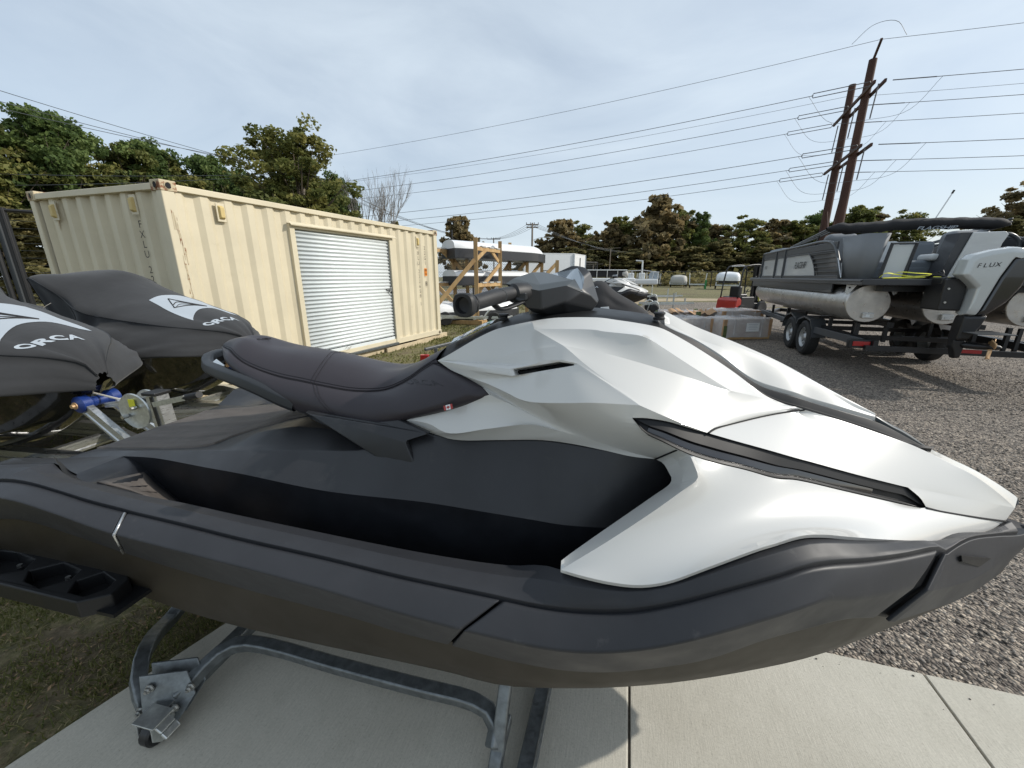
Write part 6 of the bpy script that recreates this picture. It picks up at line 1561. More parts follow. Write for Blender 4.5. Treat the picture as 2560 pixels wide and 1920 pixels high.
        mb = MB(); pr = [V3(a, s_ * 1.12, z) for a, z in ((1.42, .42), (1.46, .60), (1.62, .76), (1.95, .80), (2.25, .72), (2.33, .62), (2.42, .72), (2.75, .80), (3.05, .74), (3.20, .58), (3.22, .44))]
        p2 = [p + Vector((0, s_ * .25, 0)) for p in pr]; p3 = [p + Vector((0, 0, -.035)) for p in pr]
        mb.grid([p3, pr, p2]); obj('mudguard', mb, M['boatcr'], solid=.006, **K)
        mb = MB(); mb.box(V3(-.33, s_ * 1.06, .58), (.10, .34, .13)); lt = obj('light_box', mb, M['black'], bevel=.01, **K)
        mb = MB(); mb.box(V3(-.386, s_ * 1.08, .585), (.012, .22, .07)); obj('tail_lens', mb, M['red'], parent=lt, local=True, bevel=.004)
        mb = MB(); mb.beam(V3(5.2, s_ * .55, .80), V3(.1, s_ * .55, .84), .09, .07); obj('bunk', mb, M['black'], **K)
        for a in (.2, 1.2, 3.6, 4.8):
            for b_ in (.55, .93): mb = MB(); mb.beam(V3(a, s_ * b_, .55), V3(a, s_ * b_, .84), .05, .05); obj('bunk_post', mb, M['black'], **K)
    for a in (-.42, .9, 2.3, 3.6, 4.9):
        mb = MB(); mb.beam(V3(a, -1.05, .53), V3(a, 1.05, .53), .07, .08); obj('cross_member', mb, M['black'], bevel=.004, **K)
    for b0, b1 in ((-.02, .28), (.96, 1.3)):
        mb = MB(); mb.box(V3(-.462, (b0 + b1) / 2, .55), (.012, b1 - b0, .05)); obj('reflector', mb, M['red'], **K)
    for b in (-.2, .2):
        mb = MB(); mb.beam(V3(-.3, .66 + b * .3, .55), V3(-.3, .66 + b * .3, .88), .04, .04); obj('guide_post', mb, M['black'], **K)
    mb = MB(); mb.beam(V3(5.2, -.9, .55), V3(7.6, 0, .52), .07, .10); mb.beam(V3(5.2, .9, .55), V3(7.6, 0, .52), .07, .10); obj('tongue', mb, M['black'], **K)
    t = thing('wheel_chock', 'orange wheel chock behind the rear trailer wheel', 'chock', (6.75, 9.2, 0), ang)
    mb = MB(); mb.prism([Vector((0, -.07, 0)), Vector((.2, -.07, 0)), Vector((.03, -.07, .15))], (0, .14, 0)); obj('block', mb, M['orange'], t, local=True, bevel=.006)

# ================================================================== covered watercraft on aluminium trailers
def build_cover(root, full=True):
    K = dict(parent=root, local=True)
    P_ = lambda s, o, z: Vector((s, -o, z))
    SS = linsp(-1.95, 1.455, 140)
    r0 = by_s([P_(s, 0, z) for s, z in ((-2.0, 1.0), (-1.7, 1.03), (-1.35, 1.30), (-1.1, 1.34), (-.6, 1.26), (-.40, 1.30), (-.25, 1.40), (-.19, 1.55), (-.05, 1.62), (.10, 1.64), (.24, 1.62), (.36, 1.545), (.60, 1.43), (.80, 1.37), (1.01, 1.31), (1.2, 1.24), (1.35, 1.155), (1.43, 1.06), (1.46, .98))], SS)
    r1 = by_s([P_(s, o, z) for s, o, z in ((-2.0, .2, 1.0), (-1.6, .2, 1.03), (-1.3, .17, 1.24), (-.6, .19, 1.16), (-.36, .22, 1.24), (-.22, .25, 1.34), (-.165, .26, 1.54), (-.12, .26, 1.585), (.0, .24, 1.60), (.20, .22, 1.56), (.36, .23, 1.48), (.60, .22, 1.395), (.90, .20, 1.30), (1.12, .17, 1.235), (1.3, .11, 1.16), (1.42, .05, 1.07), (1.46, .02, .98))], SS)
    r2 = by_s([P_(s, o, z) for s, o, z in ((-2.0, .42, .98), (-1.5, .42, 1.0), (-.9, .40, 1.03), (-.55, .38, 1.08), (-.32, .36, 1.17), (-.20, .34, 1.25), (-.165, .40, 1.42), (-.135, .46, 1.575), (-.08, .45, 1.56), (.05, .43, 1.475), (.20, .43, 1.36), (.36, .45, 1.29), (.51, .45, 1.265), (.80, .43, 1.225), (1.04, .36, 1.185), (1.2, .26, 1.155), (1.35, .13, 1.115), (1.43, .05, 1.06), (1.46, .022, .97))], SS)
    r3 = by_s([P_(s, o, z) for s, o, z in ((-2.0, .56, .96), (-1.0, .56, .97), (-.5, .50, 1.02), (-.28, .40, 1.08), (-.14, .35, 1.18), (.0, .34, 1.20), (.14, .40, 1.20), (.35, .48, 1.17), (.6, .51, 1.16), (.8, .48, 1.145), (1.05, .41, 1.11), (1.25, .26, 1.08), (1.37, .13, 1.06), (1.46, .03, .96))], SS)
    r4 = by_s([P_(s, o, z) for s, o, z in ((-2.0, .62, .90), (-.6, .62, .90), (-.1, .60, .94), (.2, .60, .97), (.5, .60, 1.02), (.8, .575, 1.05), (1.0, .51, 1.05), (1.2, .36, 1.03), (1.36, .17, 1.0), (1.46, .035, .94))], SS)
    r5 = by_s([P_(s, o, z) for s, o, z in ((-2.0, .60, .66), (-.5, .61, .70), (.0, .61, .75), (.3, .61, .80), (.6, .61, .86), (.85, .60, .93), (1.0, .55, .965), (1.2, .41, .95), (1.34, .22, .93), (1.42, .09, .91), (1.46, .04, .90))], SS)
    def sub(a, b, n, bulge=(0, 0, 0)): return [blend(a, b, i / n, bulge) for i in range(n)]
    rows = sub(r0, r1, 5, (0, 0, .012)) + sub(r1, r2, 5, (0, -.006, .014)) + sub(r2, r3, 5, (0, .012, 0)) + sub(r3, r4, 5, (0, -.004, 0)) + sub(r4, r5, 6, (0, -.010, 0)) + [r5, [p + Vector((0, .04, -.01)) for p in r5]]
    for j, r in enumerate(rows):
        for i, p in enumerate(r):
            nz = min(1, max(0, (1.47 - p.x) / .4)); w = .010 * noise.noise((p.x * 3.2, j * .22, 2.)) + .012 * noise.noise((p.x * 11 + j * .5, j * .16, 5.)) * max(0, (j - 9) / 18)
            if j > 10: w += .008 * math.sin(p.x * 26 + j * .55 + 2 * noise.noise((p.x * 2, j * .1, 0))) * ((j - 10) / 18) * max(0, noise.noise((p.x * 2.2, 0, 7)) + .35)
            if 9 < j < 16 and abs(p.x - .15) < .35: w -= .012 * math.cos((p.x - .15) * 22)
            w *= nz; w += nz * .016 * max(0, noise.noise((p.x * 5 + j * .35, p.x * 2 - j * .22, 11.)) ) * (1 if j > 4 else .4)
            p.y -= w * (1 if j > 6 else .2); p.z += w * .5
            if abs(p.y) < .004 or j == 0: p.y = 0 if j == 0 else p.y
    mb = MB(); both(mb, rows)
    cv = obj('fabric_cover', mb, M['cover'], smooth=True, merge=.0008, **K)
    mb = MB(); q = rows[10]
    for sg in (1, -1): mb.tube([Vector((p.x, (p.y - .002) * sg, p.z + .001)) for p in q], .0025, 5, cap=False)
    obj('cover_seam', mb, M['black'], parent=cv, local=True)
    mb = MB()
    for sg in (1, -1): mb.tube([Vector((rows[j][87].x, (rows[j][87].y - .002) * sg, rows[j][87].z)) for j in range(10, 27)], .002, 5, cap=False)
    obj('cover_seam', mb, M['black'], parent=cv, local=True)
    def S(s, f):
        x = (s + 1.95) / (3.405) * 139; i = min(138, max(0, int(x))); k = x - i
        y = min(9.999, abs(f) * 10); j = int(y); m = y - j
        p = rows[j][i].lerp(rows[j][i + 1], k).lerp(rows[j + 1][i].lerp(rows[j + 1][i + 1], k), m)
        return Vector((p.x, p.y * (1 if f >= 0 else -1), p.z))
    def onS(s, f, h=.003): 
        p = S(s, f); n = (S(s + .02, f) - p).cross(S(s, f - .02) - p).normalized()
        if n.z < 0: n = -n
        return p + n * h
    # printed light patch across the foredeck
    mb = MB(); rws = []
    for i in range(15):
        t = i / 14; row = []
        for f in linsp(-1, 1, 19):
            w = .42 + .24 * t; s0 = .64 + .04 * abs(f); s1 = 1.03 + .10 * f * f
            row.append(onS(s0 + (s1 - s0) * t, f * w))
        rws.append(row)
    mb.grid(rws); pr = obj('cover_print', mb, M['coverp'], parent=cv, local=True, smooth=True)
    mb = MB()
    def line(pts, r=.0045):
        c = catmull([onS(s, f, .005) for s, f in pts], 18); mb.tube(c, r, 4)
    line([(.74, .16), (.86, .04), (.99, -.14)]); line([(.74, .16), (.82, .28), (.90, .40)])
    line([(.90, .40), (.93, .20), (.95, .05), (.99, -.14)]); line([(.86, .32), (.83, .17), (.90, .03), (.96, -.06)])
    line([(.90, .36), (.88, .22), (.92, .08), (.96, -.04)], .003)
    obj('fin_emblem', mb, M['ink'], parent=pr, local=True)
    vs, fs = text_mesh('ORCA', .068, sx=1.75, sp=1.12, off=.003)
    mb = MB(); mb.add([onS(1.245 - y + x * .12, (-x + .09) / .33, .004) for x, y, z in vs], fs)
    obj('cover_lettering', mb, M['coverp'], parent=cv, local=True)
    for sg in (1, -1):
        mb = MB(); o = P_(-.50, .545 * sg, .985); a, b = P_(-.34, .505 * sg, .99), P_(-.33, .47 * sg, 1.085)
        mb.add([o, a, b, P_(-.49, .51 * sg, 1.05)], [(0, 1, 2, 3)]); obj('cover_patch', mb, M['coverp'], parent=cv, local=True)
    # hull beneath
    mb = MB(); ss = linsp(-1.9, 1.40, 50)
    a = by_s([P_(s, o, z) for s, o, z in ((-2.0, .56, .72), (-.3, .57, .76), (.3, .56, .84), (.8, .54, .95), (1.0, .48, .98), (1.2, .34, .98), (1.35, .16, .96), (1.43, .05, .95))], ss)
    b = by_s([P_(s, o, z) for s, o, z in ((-2.0, .50, .52), (-.3, .50, .50), (.3, .44, .55), (.87, .30, .64), (1.17, .13, .75), (1.38, .04, .92))], ss)
    c = by_s([P_(s, 0, z) for s, z in ((-2.0, .40), (0, .40), (.5, .44), (.9, .55), (1.17, .70), (1.38, .90))], ss)
    both(mb, [a, b, blend(b, c, .5, (0, 0, -.01)), c]); obj('hull', mb, M['gloss'], smooth=True, merge=.001, bevel=.01, **K)
    return cv

def build_watercraft_trailer(loc, rz, label, cat='trailer', group=None):
    T = thing('watercraft_trailer', label, cat, loc, rz, group)
    K = dict(parent=T, local=True)
    Q = lambda s, o, z: Vector((s, -o, z))
    def channel(name, a, b, w, h, mt='alu'):
        mb = MB(); a, b = Vector(a), Vector(b); d = (b - a).normalized(); x = d.cross(Vector((0, 0, 1))).normalized(); y = x.cross(d)
        prof = [(-.5, -.5), (.5, -.5), (.5, -.42), (.36, -.36), (.36, -.18), (.5, -.12), (.5, -.02), (.36, .02), (.36, .18), (.5, .24), (.5, .5), (-.5, .5), (-.5, .3), (-.36, .2), (-.36, -.2), (-.5, -.3)]
        vs = [p + x * (u * w) + y * (v * h) for p in (a, b) for u, v in prof]; n = len(prof)
        mb.add(vs, [(i, (i + 1) % n, n + (i + 1) % n, n + i) for i in range(n)] + [tuple(range(n))[::-1], tuple(range(n, 2 * n))])
        return obj(name, mb, M[mt], **K)
    for sg in (1, -1): channel('frame_beam', Q(-1.9, .42 * sg, .40), Q(.55, .42 * sg, .40), .05, .12); channel('frame_beam', Q(.55, .42 * sg, .40), Q(1.55, .06 * sg, .40), .05, .12)
    for s in (-1.5, -.2, .55): channel('cross_member', Q(s, -.5, .36), Q(s, .5, .36), .05, .08)
    channel('tongue', Q(.2, 0, .36), Q(2.4, 0, .38), .075, .11)
    for sg in (1, -1):
        mb = MB(); mb.beam(Q(-1.8, .28 * sg, .50), Q(.3, .28 * sg, .50), .10, .05); obj('bunk', mb, M['black'], **K)
    mb = MB(); mb.beam(Q(1.70, 0, .40), Q(1.66, 0, .885), .085, .075, up=(0, 1, 0)); wp = obj('winch_post', mb, M['alu'], bevel=.003, **K)
    mb = MB(); mb.box(Q(1.66, 0, .895), (.10, .10, .02)); obj('post_cap', mb, M['black'], parent=wp, local=True, bevel=.004)
    mb = MB(); mb.beam(Q(1.69, .0435, .5), Q(1.665, .0435, .88), .012, .004, up=(0, 1, 0)); obj('post_slot', mb, M['black'], parent=wp, local=True)
    channel('roller_arm', Q(1.64, .10, .46), Q(1.20, .075, .80), .035, .07); channel('roller_arm', Q(1.64, -.10, .46), Q(1.20, -.075, .80), .035, .07)
    channel('roller_brace', Q(1.64, .02, .86), Q(1.28, .02, .80), .025, .03)
    mb = MB(); mb.lathe([(0, -.115), (.03, -.115), (.052, -.10), (.052, -.055), (.034, -.035), (.030, 0), (.034, .035), (.052, .055), (.052, .10), (.03, .115), (0, .115)], Q(1.19, 0, .82), axis=(0, 1, 0), n=24); ro = obj('bow_roller', mb, M['blue'], smooth=35, **K)
    mb = MB(); mb.lathe([(0, .135), (.012, .135), (.012, .12), (.022, .12), (.022, .113), (0, .113)], Q(1.19, 0, .82), axis=(0, -1, 0), n=10); obj('roller_bolt', mb, M['bronze'], parent=ro, local=True)
    for sg in (1, -1):
        mb = MB(); mb.lathe([(0, .0), (.11, .0), (.115, .006), (.0, .008)], Q(1.52, .045 * sg, .78), axis=(0, 1, 0), n=28); ws = obj('winch_plate', mb, M['galvb'], smooth=35, **K)
        for da, dz_ in ((.03, .03), (-.05, -.03)):
            mb = MB(); mb.lathe([(0, .03), (.012, .03), (.013, 0)], Q(1.52 + da, .052 * sg, .78 + dz_), axis=(0, -sg, 0), n=8); obj('winch_bolt', mb, M['bolt'], parent=ws, local=True)
    mb = MB(); mb.box(Q(1.53, .054, .83), (.045, .003, .06)); obj('winch_label', mb, M['yellow'], parent=ws, local=True)
    mb = MB(); mb.lathe([(.035, -.035), (.035, .035)], Q(1.52, 0, .78), axis=(0, 1, 0), n=14); obj('winch_drum', mb, M['rope'], **K)
    mb = MB(); mb.tube([Q(1.50, .0, .815), Q(1.22, .0, .86), Q(1.10, 0, .88)], .006, 6); obj('winch_strap', mb, M['rope'], **K)
    mb = MB(); mb.beam(Q(1.70, .06, .84), Q(1.97, .085, .905), .012, .03); cr = obj('crank_arm', mb, M['galvb'], **K)
    mb = MB(); mb.cyl(Q(1.95, .07, .90), Q(2.09, .10, .935), .019, 12); obj('crank_grip', mb, M['rubber'], parent=cr, local=True, smooth=40)
    for sg in (1, -1):
        mb = MB(); mb.lathe([(.10, -.06), (.20, -.07), (.225, -.03), (.225, .03), (.20, .07), (.10, .06), (0, .05)], Q(-1.1, .78 * sg, .24), axis=(0, sg, 0), n=24); obj('wheel', mb, M['tyre'], smooth=35, **K)
    return T

def build_covered():
    c1, c2 = (-3.98, 2.60, 0), (-3.75, 3.70, 0)
    G = 'covered watercraft on the left'
    a = thing('covered_watercraft', 'rear charcoal covered watercraft, its grip peak rising before the container end wall', 'jet ski', c2, R(-10), G)
    build_cover(a)
    b = copy_tree(a, loc=c1, rz=R(-10), label='charcoal covered watercraft cut by the left picture edge, nose over a blue roller', group=G)
    WM[b] = Matrix.Translation(c1) @ Matrix.Rotation(R(-10), 4, 'Z')
    t1 = build_watercraft_trailer((-3.81, 2.565, 0), R(-10), 'ribbed aluminium trailer with blue bow roller and hand winch under the nearer covered watercraft', group='aluminium watercraft trailers')
    t2 = copy_tree(t1, loc=(-3.68, 3.69, 0), rz=R(-10), label='aluminium trailer beneath the rear covered watercraft, beside the container', group='aluminium watercraft trailers')
    t = thing('key_tag', 'small white paper tag hanging by a wire from the rear charcoal cover', 'tag', (-3.9, 3.25, 1.2))
    o = Vector((-3.86, 3.22, 1.27)); mb = MB(); mb.prism([o + Vector((x, x * .3, z)) for x, z in ((-.02, -.075), (.022, -.07), (.034, .03), (.008, .045), (-.012, .03))], (0, .002, 0)); obj('paper', mb, M['paper'], t)
    mb = MB(); mb.tube(catmull([o + Vector((.01, 0, .035)), o + Vector((.05, 0, .07)), o + Vector((.09, .02, .10))], 8), .002, 4); obj('string', mb, M['rope'], t)

# ================================================================== stand, rack, yard clutter, fences, poles and wires
def build_stand():
    T = thing('watercraft_stand', 'low galvanised tube stand with a caster, carrying the foreground watercraft on the concrete', 'stand', (-.6, 1.25, 0.012))
    def sq(name, pts, w, mt='galv', parent=T, n=8, r=None):
        mb = MB(); mb.tube(catmull([Vector(p) for p in pts], 26), (r or w) * 1.25, 4, a0=math.pi / 4); return obj(name, mb, M[mt], parent, smooth=50, bevel=.007, seg=3, ang=40)
    sq('long_tube', STAND['long'], .026)
    sq('hoop_tube', STAND['hoop'] + [(-1.33, 1.75, .37), (-1.28, 1.95, .28), (-1.25, 2.02, .10)], .028)
    mb = MB(); mb.beam((-1.25, 1.0, .09), (-1.0, 2.05, .09), .055, .05); obj('rear_bar', mb, M['galv'], T, bevel=.006)
    far = [(-.95 + .28 * .9 + x * 1.0, y, z) for x, y, z in [(-.25, 1.95, .12), (0, 1.88, .19), (.9, 1.62, .19), (1.1, 1.55, .12)]]
    sq('long_tube', far, .026)
    post = [(-.045, .90, .08), (-.03, .965, .20), (.0, 1.06, .35), (.03, 1.15, .44)]
    sq('front_post', post, .024); mb = MB(); mb.cyl((.026, 1.14, .425), (.034, 1.162, .475), .034, 20); obj('post_cap', mb, M['rubber'], T, smooth=40, bevel=.003)
    mb = MB(); mb.beam((.02, .80, .04), (.33, 1.85, .04), .05, .05); obj('front_bar', mb, M['galv'], T, bevel=.004)
    mb = MB(); mb.beam((.052, .79, .068), (.36, 1.84, .068), .008, .008); obj('bar_highlight', mb, M['galvb'], T)  # bright zinc strip stands in for the highlight along the bar
    sq('front_foot', [(-.06, .86, .02), (-.045, .905, .09), (-.02, 1.0, .10)], .024)
    # bracket and caster
    mb = MB(); mb.prism([Vector(p) for p in ((-1.335, 1.06, .20), (-1.19, 1.09, .19), (-1.15, 1.06, .12), (-1.19, 1.0, .05), (-1.30, 1.0, .06))], (0, .006, 0)); obj('gusset', mb, M['galv'], T, bevel=.002)
    mb = MB(); mb.prism([Vector(p) for p in ((-1.335, 1.11, .20), (-1.19, 1.14, .19), (-1.15, 1.11, .12), (-1.19, 1.05, .05), (-1.30, 1.05, .06))], (0, .006, 0)); obj('gusset', mb, M['galv'], T, bevel=.002)
    for x, y, z in ((-1.29, 1.05, .165), (-1.20, 1.03, .10), (-1.165, 1.07, .145), (-1.325, 1.03, .085)):
        mb = MB(); mb.lathe([(0, .022), (.006, .022), (.006, .014), (.011, .014), (.011, .004), (.016, .004), (.016, 0)], (x, y - .002, z), axis=(0, -1, .1), n=6); obj('bolt', mb, M['bolt'], T)
    cs = bpy.data.objects.new('caster', None); COL.objects.link(cs); cs.parent = T; cs.location = (-1.225 + .6, 1.0 - 1.25, .0); WM[cs] = WM[T] @ Matrix.Translation(cs.location)
    ax = Vector((.95, -.20, 0)).normalized(); c = Vector((-1.24, .985, .058))
    mb = MB(); mb.lathe([(.0, -.02), (.04, -.02), (.046, -.014), (.046, .014), (.04, .02), (0, .02)], c, axis=ax, n=22); obj('caster_wheel', mb, M['black'], cs, smooth=35)
    for s in (-1, 1):
        mb = MB(); o = c + ax * (.028 * s)
        u = Vector((-ax.y, ax.x, 0)); z = Vector((0, 0, 1))
        mb.prism([o + u * a + z * b for a, b in ((-.03, .06), (.03, .06), (.045, .02), (.03, -.025), (-.012, -.03), (-.035, .0))], ax * (.005 * s)); obj('caster_plate', mb, M['galvb'], cs, bevel=.002)
    mb = MB(); mb.beam(c - ax * .04 + Vector((0, 0, .062)), c + ax * .05 + Vector((0, 0, .062)), .07, .006); obj('caster_yoke', mb, M['galvb'], cs, bevel=.001); mb = MB(); mb.cyl(c - ax * .045, c + ax * .045, .008, 8); obj('axle', mb, M['bolt'], cs)
    mb = MB(); mb.beam(c + ax * .06 + Vector((0, 0, .03)), c + ax * .078 + Vector((0, 0, .012)), .05, .012); mb.beam(c + ax * .03 + Vector((0, 0, .055)), c + ax * .062 + Vector((0, 0, .032)), .05, .01); obj('brake_pedal', mb, M['galvb'], cs, bevel=.004)
    return T

STAND = dict(long=[(-1.225, 1.057, 0.11), (-1.188, 1.104, 0.13), (-1.156, 1.157, 0.16), (-1.11, 1.192, 0.18), (-1.047, 1.202, 0.19), (-0.935, 1.186, 0.19), (-0.649, 1.111, 0.19), (-0.309, 1.028, 0.19), (-0.154, 0.999, 0.18), (-0.086, 0.982, 0.16), (-0.052, 0.945, 0.13), (-0.061, 0.901, 0.1)], hoop=[(-1.343, 1.06, 0.047), (-1.359, 1.07, 0.113), (-1.386, 1.1, 0.146), (-1.414, 1.15, 0.168), (-1.487, 1.27, 0.137), (-1.563, 1.45, 0.072)])

def build_rack():
    T = thing('lumber_rack', 'open yellow pine lumber rack with crossed braces right of the container', 'rack', (-.8, 15, 0))
    def st(name, a, b, w=.09, h=.09, mt='wood'):
        mb = MB(); mb.beam(a, b, w, h); return obj(name, mb, M[mt], T, bevel=.003)
    PX = [(-1.18, 13.3, 2.79), (-2.164, 15.2, 2.83), (-1.774, 16.0, 2.84), (-.438, 15.0, 2.81), (-.085, 16.5, 2.88), (-2.75, 13.9, 2.6), (1.25, 17.0, 2.2), (.62, 16.6, 2.25), (1.8, 16.2, 2.2)]
    for x, y, z in PX: st('post', (x, y, 0), (x, y, z), .10, .13)
    for (a, b) in (((-2.75, 13.9), (-2.16, 15.2)), ((-1.18, 13.3), (-.44, 15.0))):
        for z in (2.46, 1.30, .06):
            st('cross_beam', (*a, z), (*b, z), .06, .12)
            for k in range(3):
                t = .2 + k * .3; x = a[0] + (b[0] - a[0]) * t; y = a[1] + (b[1] - a[1]) * t
                mb = MB(); mb.beam((x, y, z + .075), (x + .12, y + .3, z + .075), .11, .05); obj('carpet_pad', mb, M['tarpg'], T, bevel=.01)
    st('brace', (-1.22, 13.26, 2.1), (-2.55, 12.85, .55), .05, .13); st('brace', (-2.75, 13.86, 1.45), (-1.7, 13.5, .4), .05, .13)
    st('brace', (-2.1, 15.1, 2.1), (-1.15, 14.7, 1.0), .05, .13); st('brace', (-1.78, 15.9, 2.1), (-.7, 15.4, .9), .05, .13)
    st('brace', (-.46, 14.96, 2.0), (-1.15, 14.0, 1.1), .05, .13); st('brace', (-.1, 16.4, 2.1), (-.8, 16.0, 1.1), .05, .13)
    st('brace', (-1.16, 13.35, 2.12), (-.86, 13.95, 2.48), .05, .12); st('brace', (-.5, 14.9, 2.1), (-.75, 14.4, 2.48), .05, .12); st('brace', (-2.2, 15.1, 2.1), (-2.5, 14.5, 2.48), .05, .12)
    st('brace', (-1.16, 13.3, .05), (-1.42, 13.2, .5), .05, .14); st('brace', (1.2, 17, 2.1), (.7, 16.8, 1.5), .05, .13); st('brace', (.62, 16.6, 2.2), (.1, 16.5, 1.6), .05, .13); st('brace', (1.8, 16.2, 2.1), (1.4, 16.1, 1.7), .05, .13)
    st('sill', (-2.9, 13.6, .07), (-1.0, 13.2, .07), .09, .13)
    # stacked white hulls
    for i, (p, q, zb, hb, dome, lb) in enumerate((((-1.98, 14.2), (1.62, 16.6), 2.20, .33, .30, 'topmost white hull with a black band on the lumber rack'), ((-1.98, 14.25), (1.1, 16.4), 1.26, .33, .22, 'middle white hull with a black band on the lumber rack'),
                                     ((-2.6, 12.9), (.5, 14.9), .14, .28, .34, 'lowest white hull with a black band beside the lumber rack foot'))):
        t = thing('boat_hull', lb, 'boat hull', (p[0], p[1], zb), 0, 'white hulls stored on the lumber rack')
        d = Vector((q[0] - p[0], q[1] - p[1], -.09 * (i == 0))); L = d.length; d.normalize(); n = Vector((-d.y, d.x, 0)); up = Vector((0, 0, 1)); o = Vector((*p, zb))
        def prof(sh, zz, W=.62, mb=None):
            rows = []
            for k in range(25):
                u = k / 24; w = W * (1 - max(0, (u - .72) / .28) ** 2.2 * .8) * (1 - max(0, (.06 - u) / .06) * .12)
                hh = 1 - max(0, (u - .8) / .2) ** 2.5 * .75
                rows.append([o + d * (u * L) + n * (w * a + .55) + up * (z_ * (hh if z_ > hb else 1) + (0 if z_ > hb else 0)) for a, z_ in zz])
            return rows
        mb = MB(); z1 = hb; mb.grid(prof(0, [(-.93, 0), (-1.0, .03), (-1, z1), (1, z1), (1, .03), (.93, 0), (-.93, 0)])); r = prof(0, [(-1, 0), (-1, z1), (1, z1), (1, 0)]); mb.add(r[0], [(0, 1, 2, 3)]); mb.add(r[-1], [(3, 2, 1, 0)])
        obj('black_band', mb, M['boatc'], t, smooth=30)
        mb = MB(); zz = [(-1.0, z1 + .002), (-.99, z1 + .05)] + [(-math.cos(q_) * .97, z1 + .05 + (dome - .05) * math.sin(q_) ** .7) for q_ in linsp(.12, 3.02, 11)] + [(.99, z1 + .05), (1.0, z1 + .002)]
        mb.grid(prof(0, zz)); r = prof(0, zz); mb.add(r[0], [tuple(range(len(zz)))]); mb.add(r[-1], [tuple(range(len(zz)))[::-1]]); obj('white_shell', mb, M['whitep'], t, smooth=40)
    t = thing('flat_trailer', 'galvanised flat trailer frame lying in front of the lumber rack', 'trailer', (-1.5, 12.6, 0))
    mb = MB(); mb.beam((-2.7, 12.5, .33), (.2, 13.05, .26), .05, .08); obj('side_rail', mb, M['galvb'], t)
    mb = MB(); mb.beam((-2.8, 12.9, .36), (-.9, 12.4, .30), .05, .07); obj('side_rail', mb, M['galvb'], t)
    for x in (-2.3, -1.2, -.2):
        mb = MB(); mb.beam((x, 12.4, .28), (x + .2, 13.3, .28), .05, .06); obj('cross_rail', mb, M['galvb'], t)
    mb = MB(); mb.tube([(-.9, 12.5, .28), (-.83, 12.52, .42), (-.72, 12.55, .55)], .03, 6); obj('jack', mb, M['galvb'], t)
    for x in (-2.2, -.6):
        mb = MB(); mb.lathe([(.08, -.07), (.2, -.08), (.23, -.03), (.23, .03), (.2, .08), (0, .07)], (x, 12.95, .23), axis=(.2, -1, 0), n=20); obj('wheel', mb, M['tyre'], t, smooth=35)
    # small grey arm and red lamp of a trailer past the seat
    t = thing('trailer_light_bar', 'grey rubber capped bar with a red lamp standing in the grass past the seat', 'trailer light', (-1.2, 6.2, 0))
    mb = MB(); mb.beam((-1.40, 6.15, .45), (-1.0, 6.6, .49), .05, .05); obj('bar', mb, M['boatcr'], t, bevel=.012, smooth=True)
    mb = MB(); mb.box((-1.36, 5.95, .36), (.13, .08, .10)); obj('red_lens', mb, M['red'], t, bevel=.01)
    mb = MB(); mb.beam((-1.25, 6.3, 0), (-1.25, 6.3, .45), .05, .05); obj('post', mb, M['galv'], t)

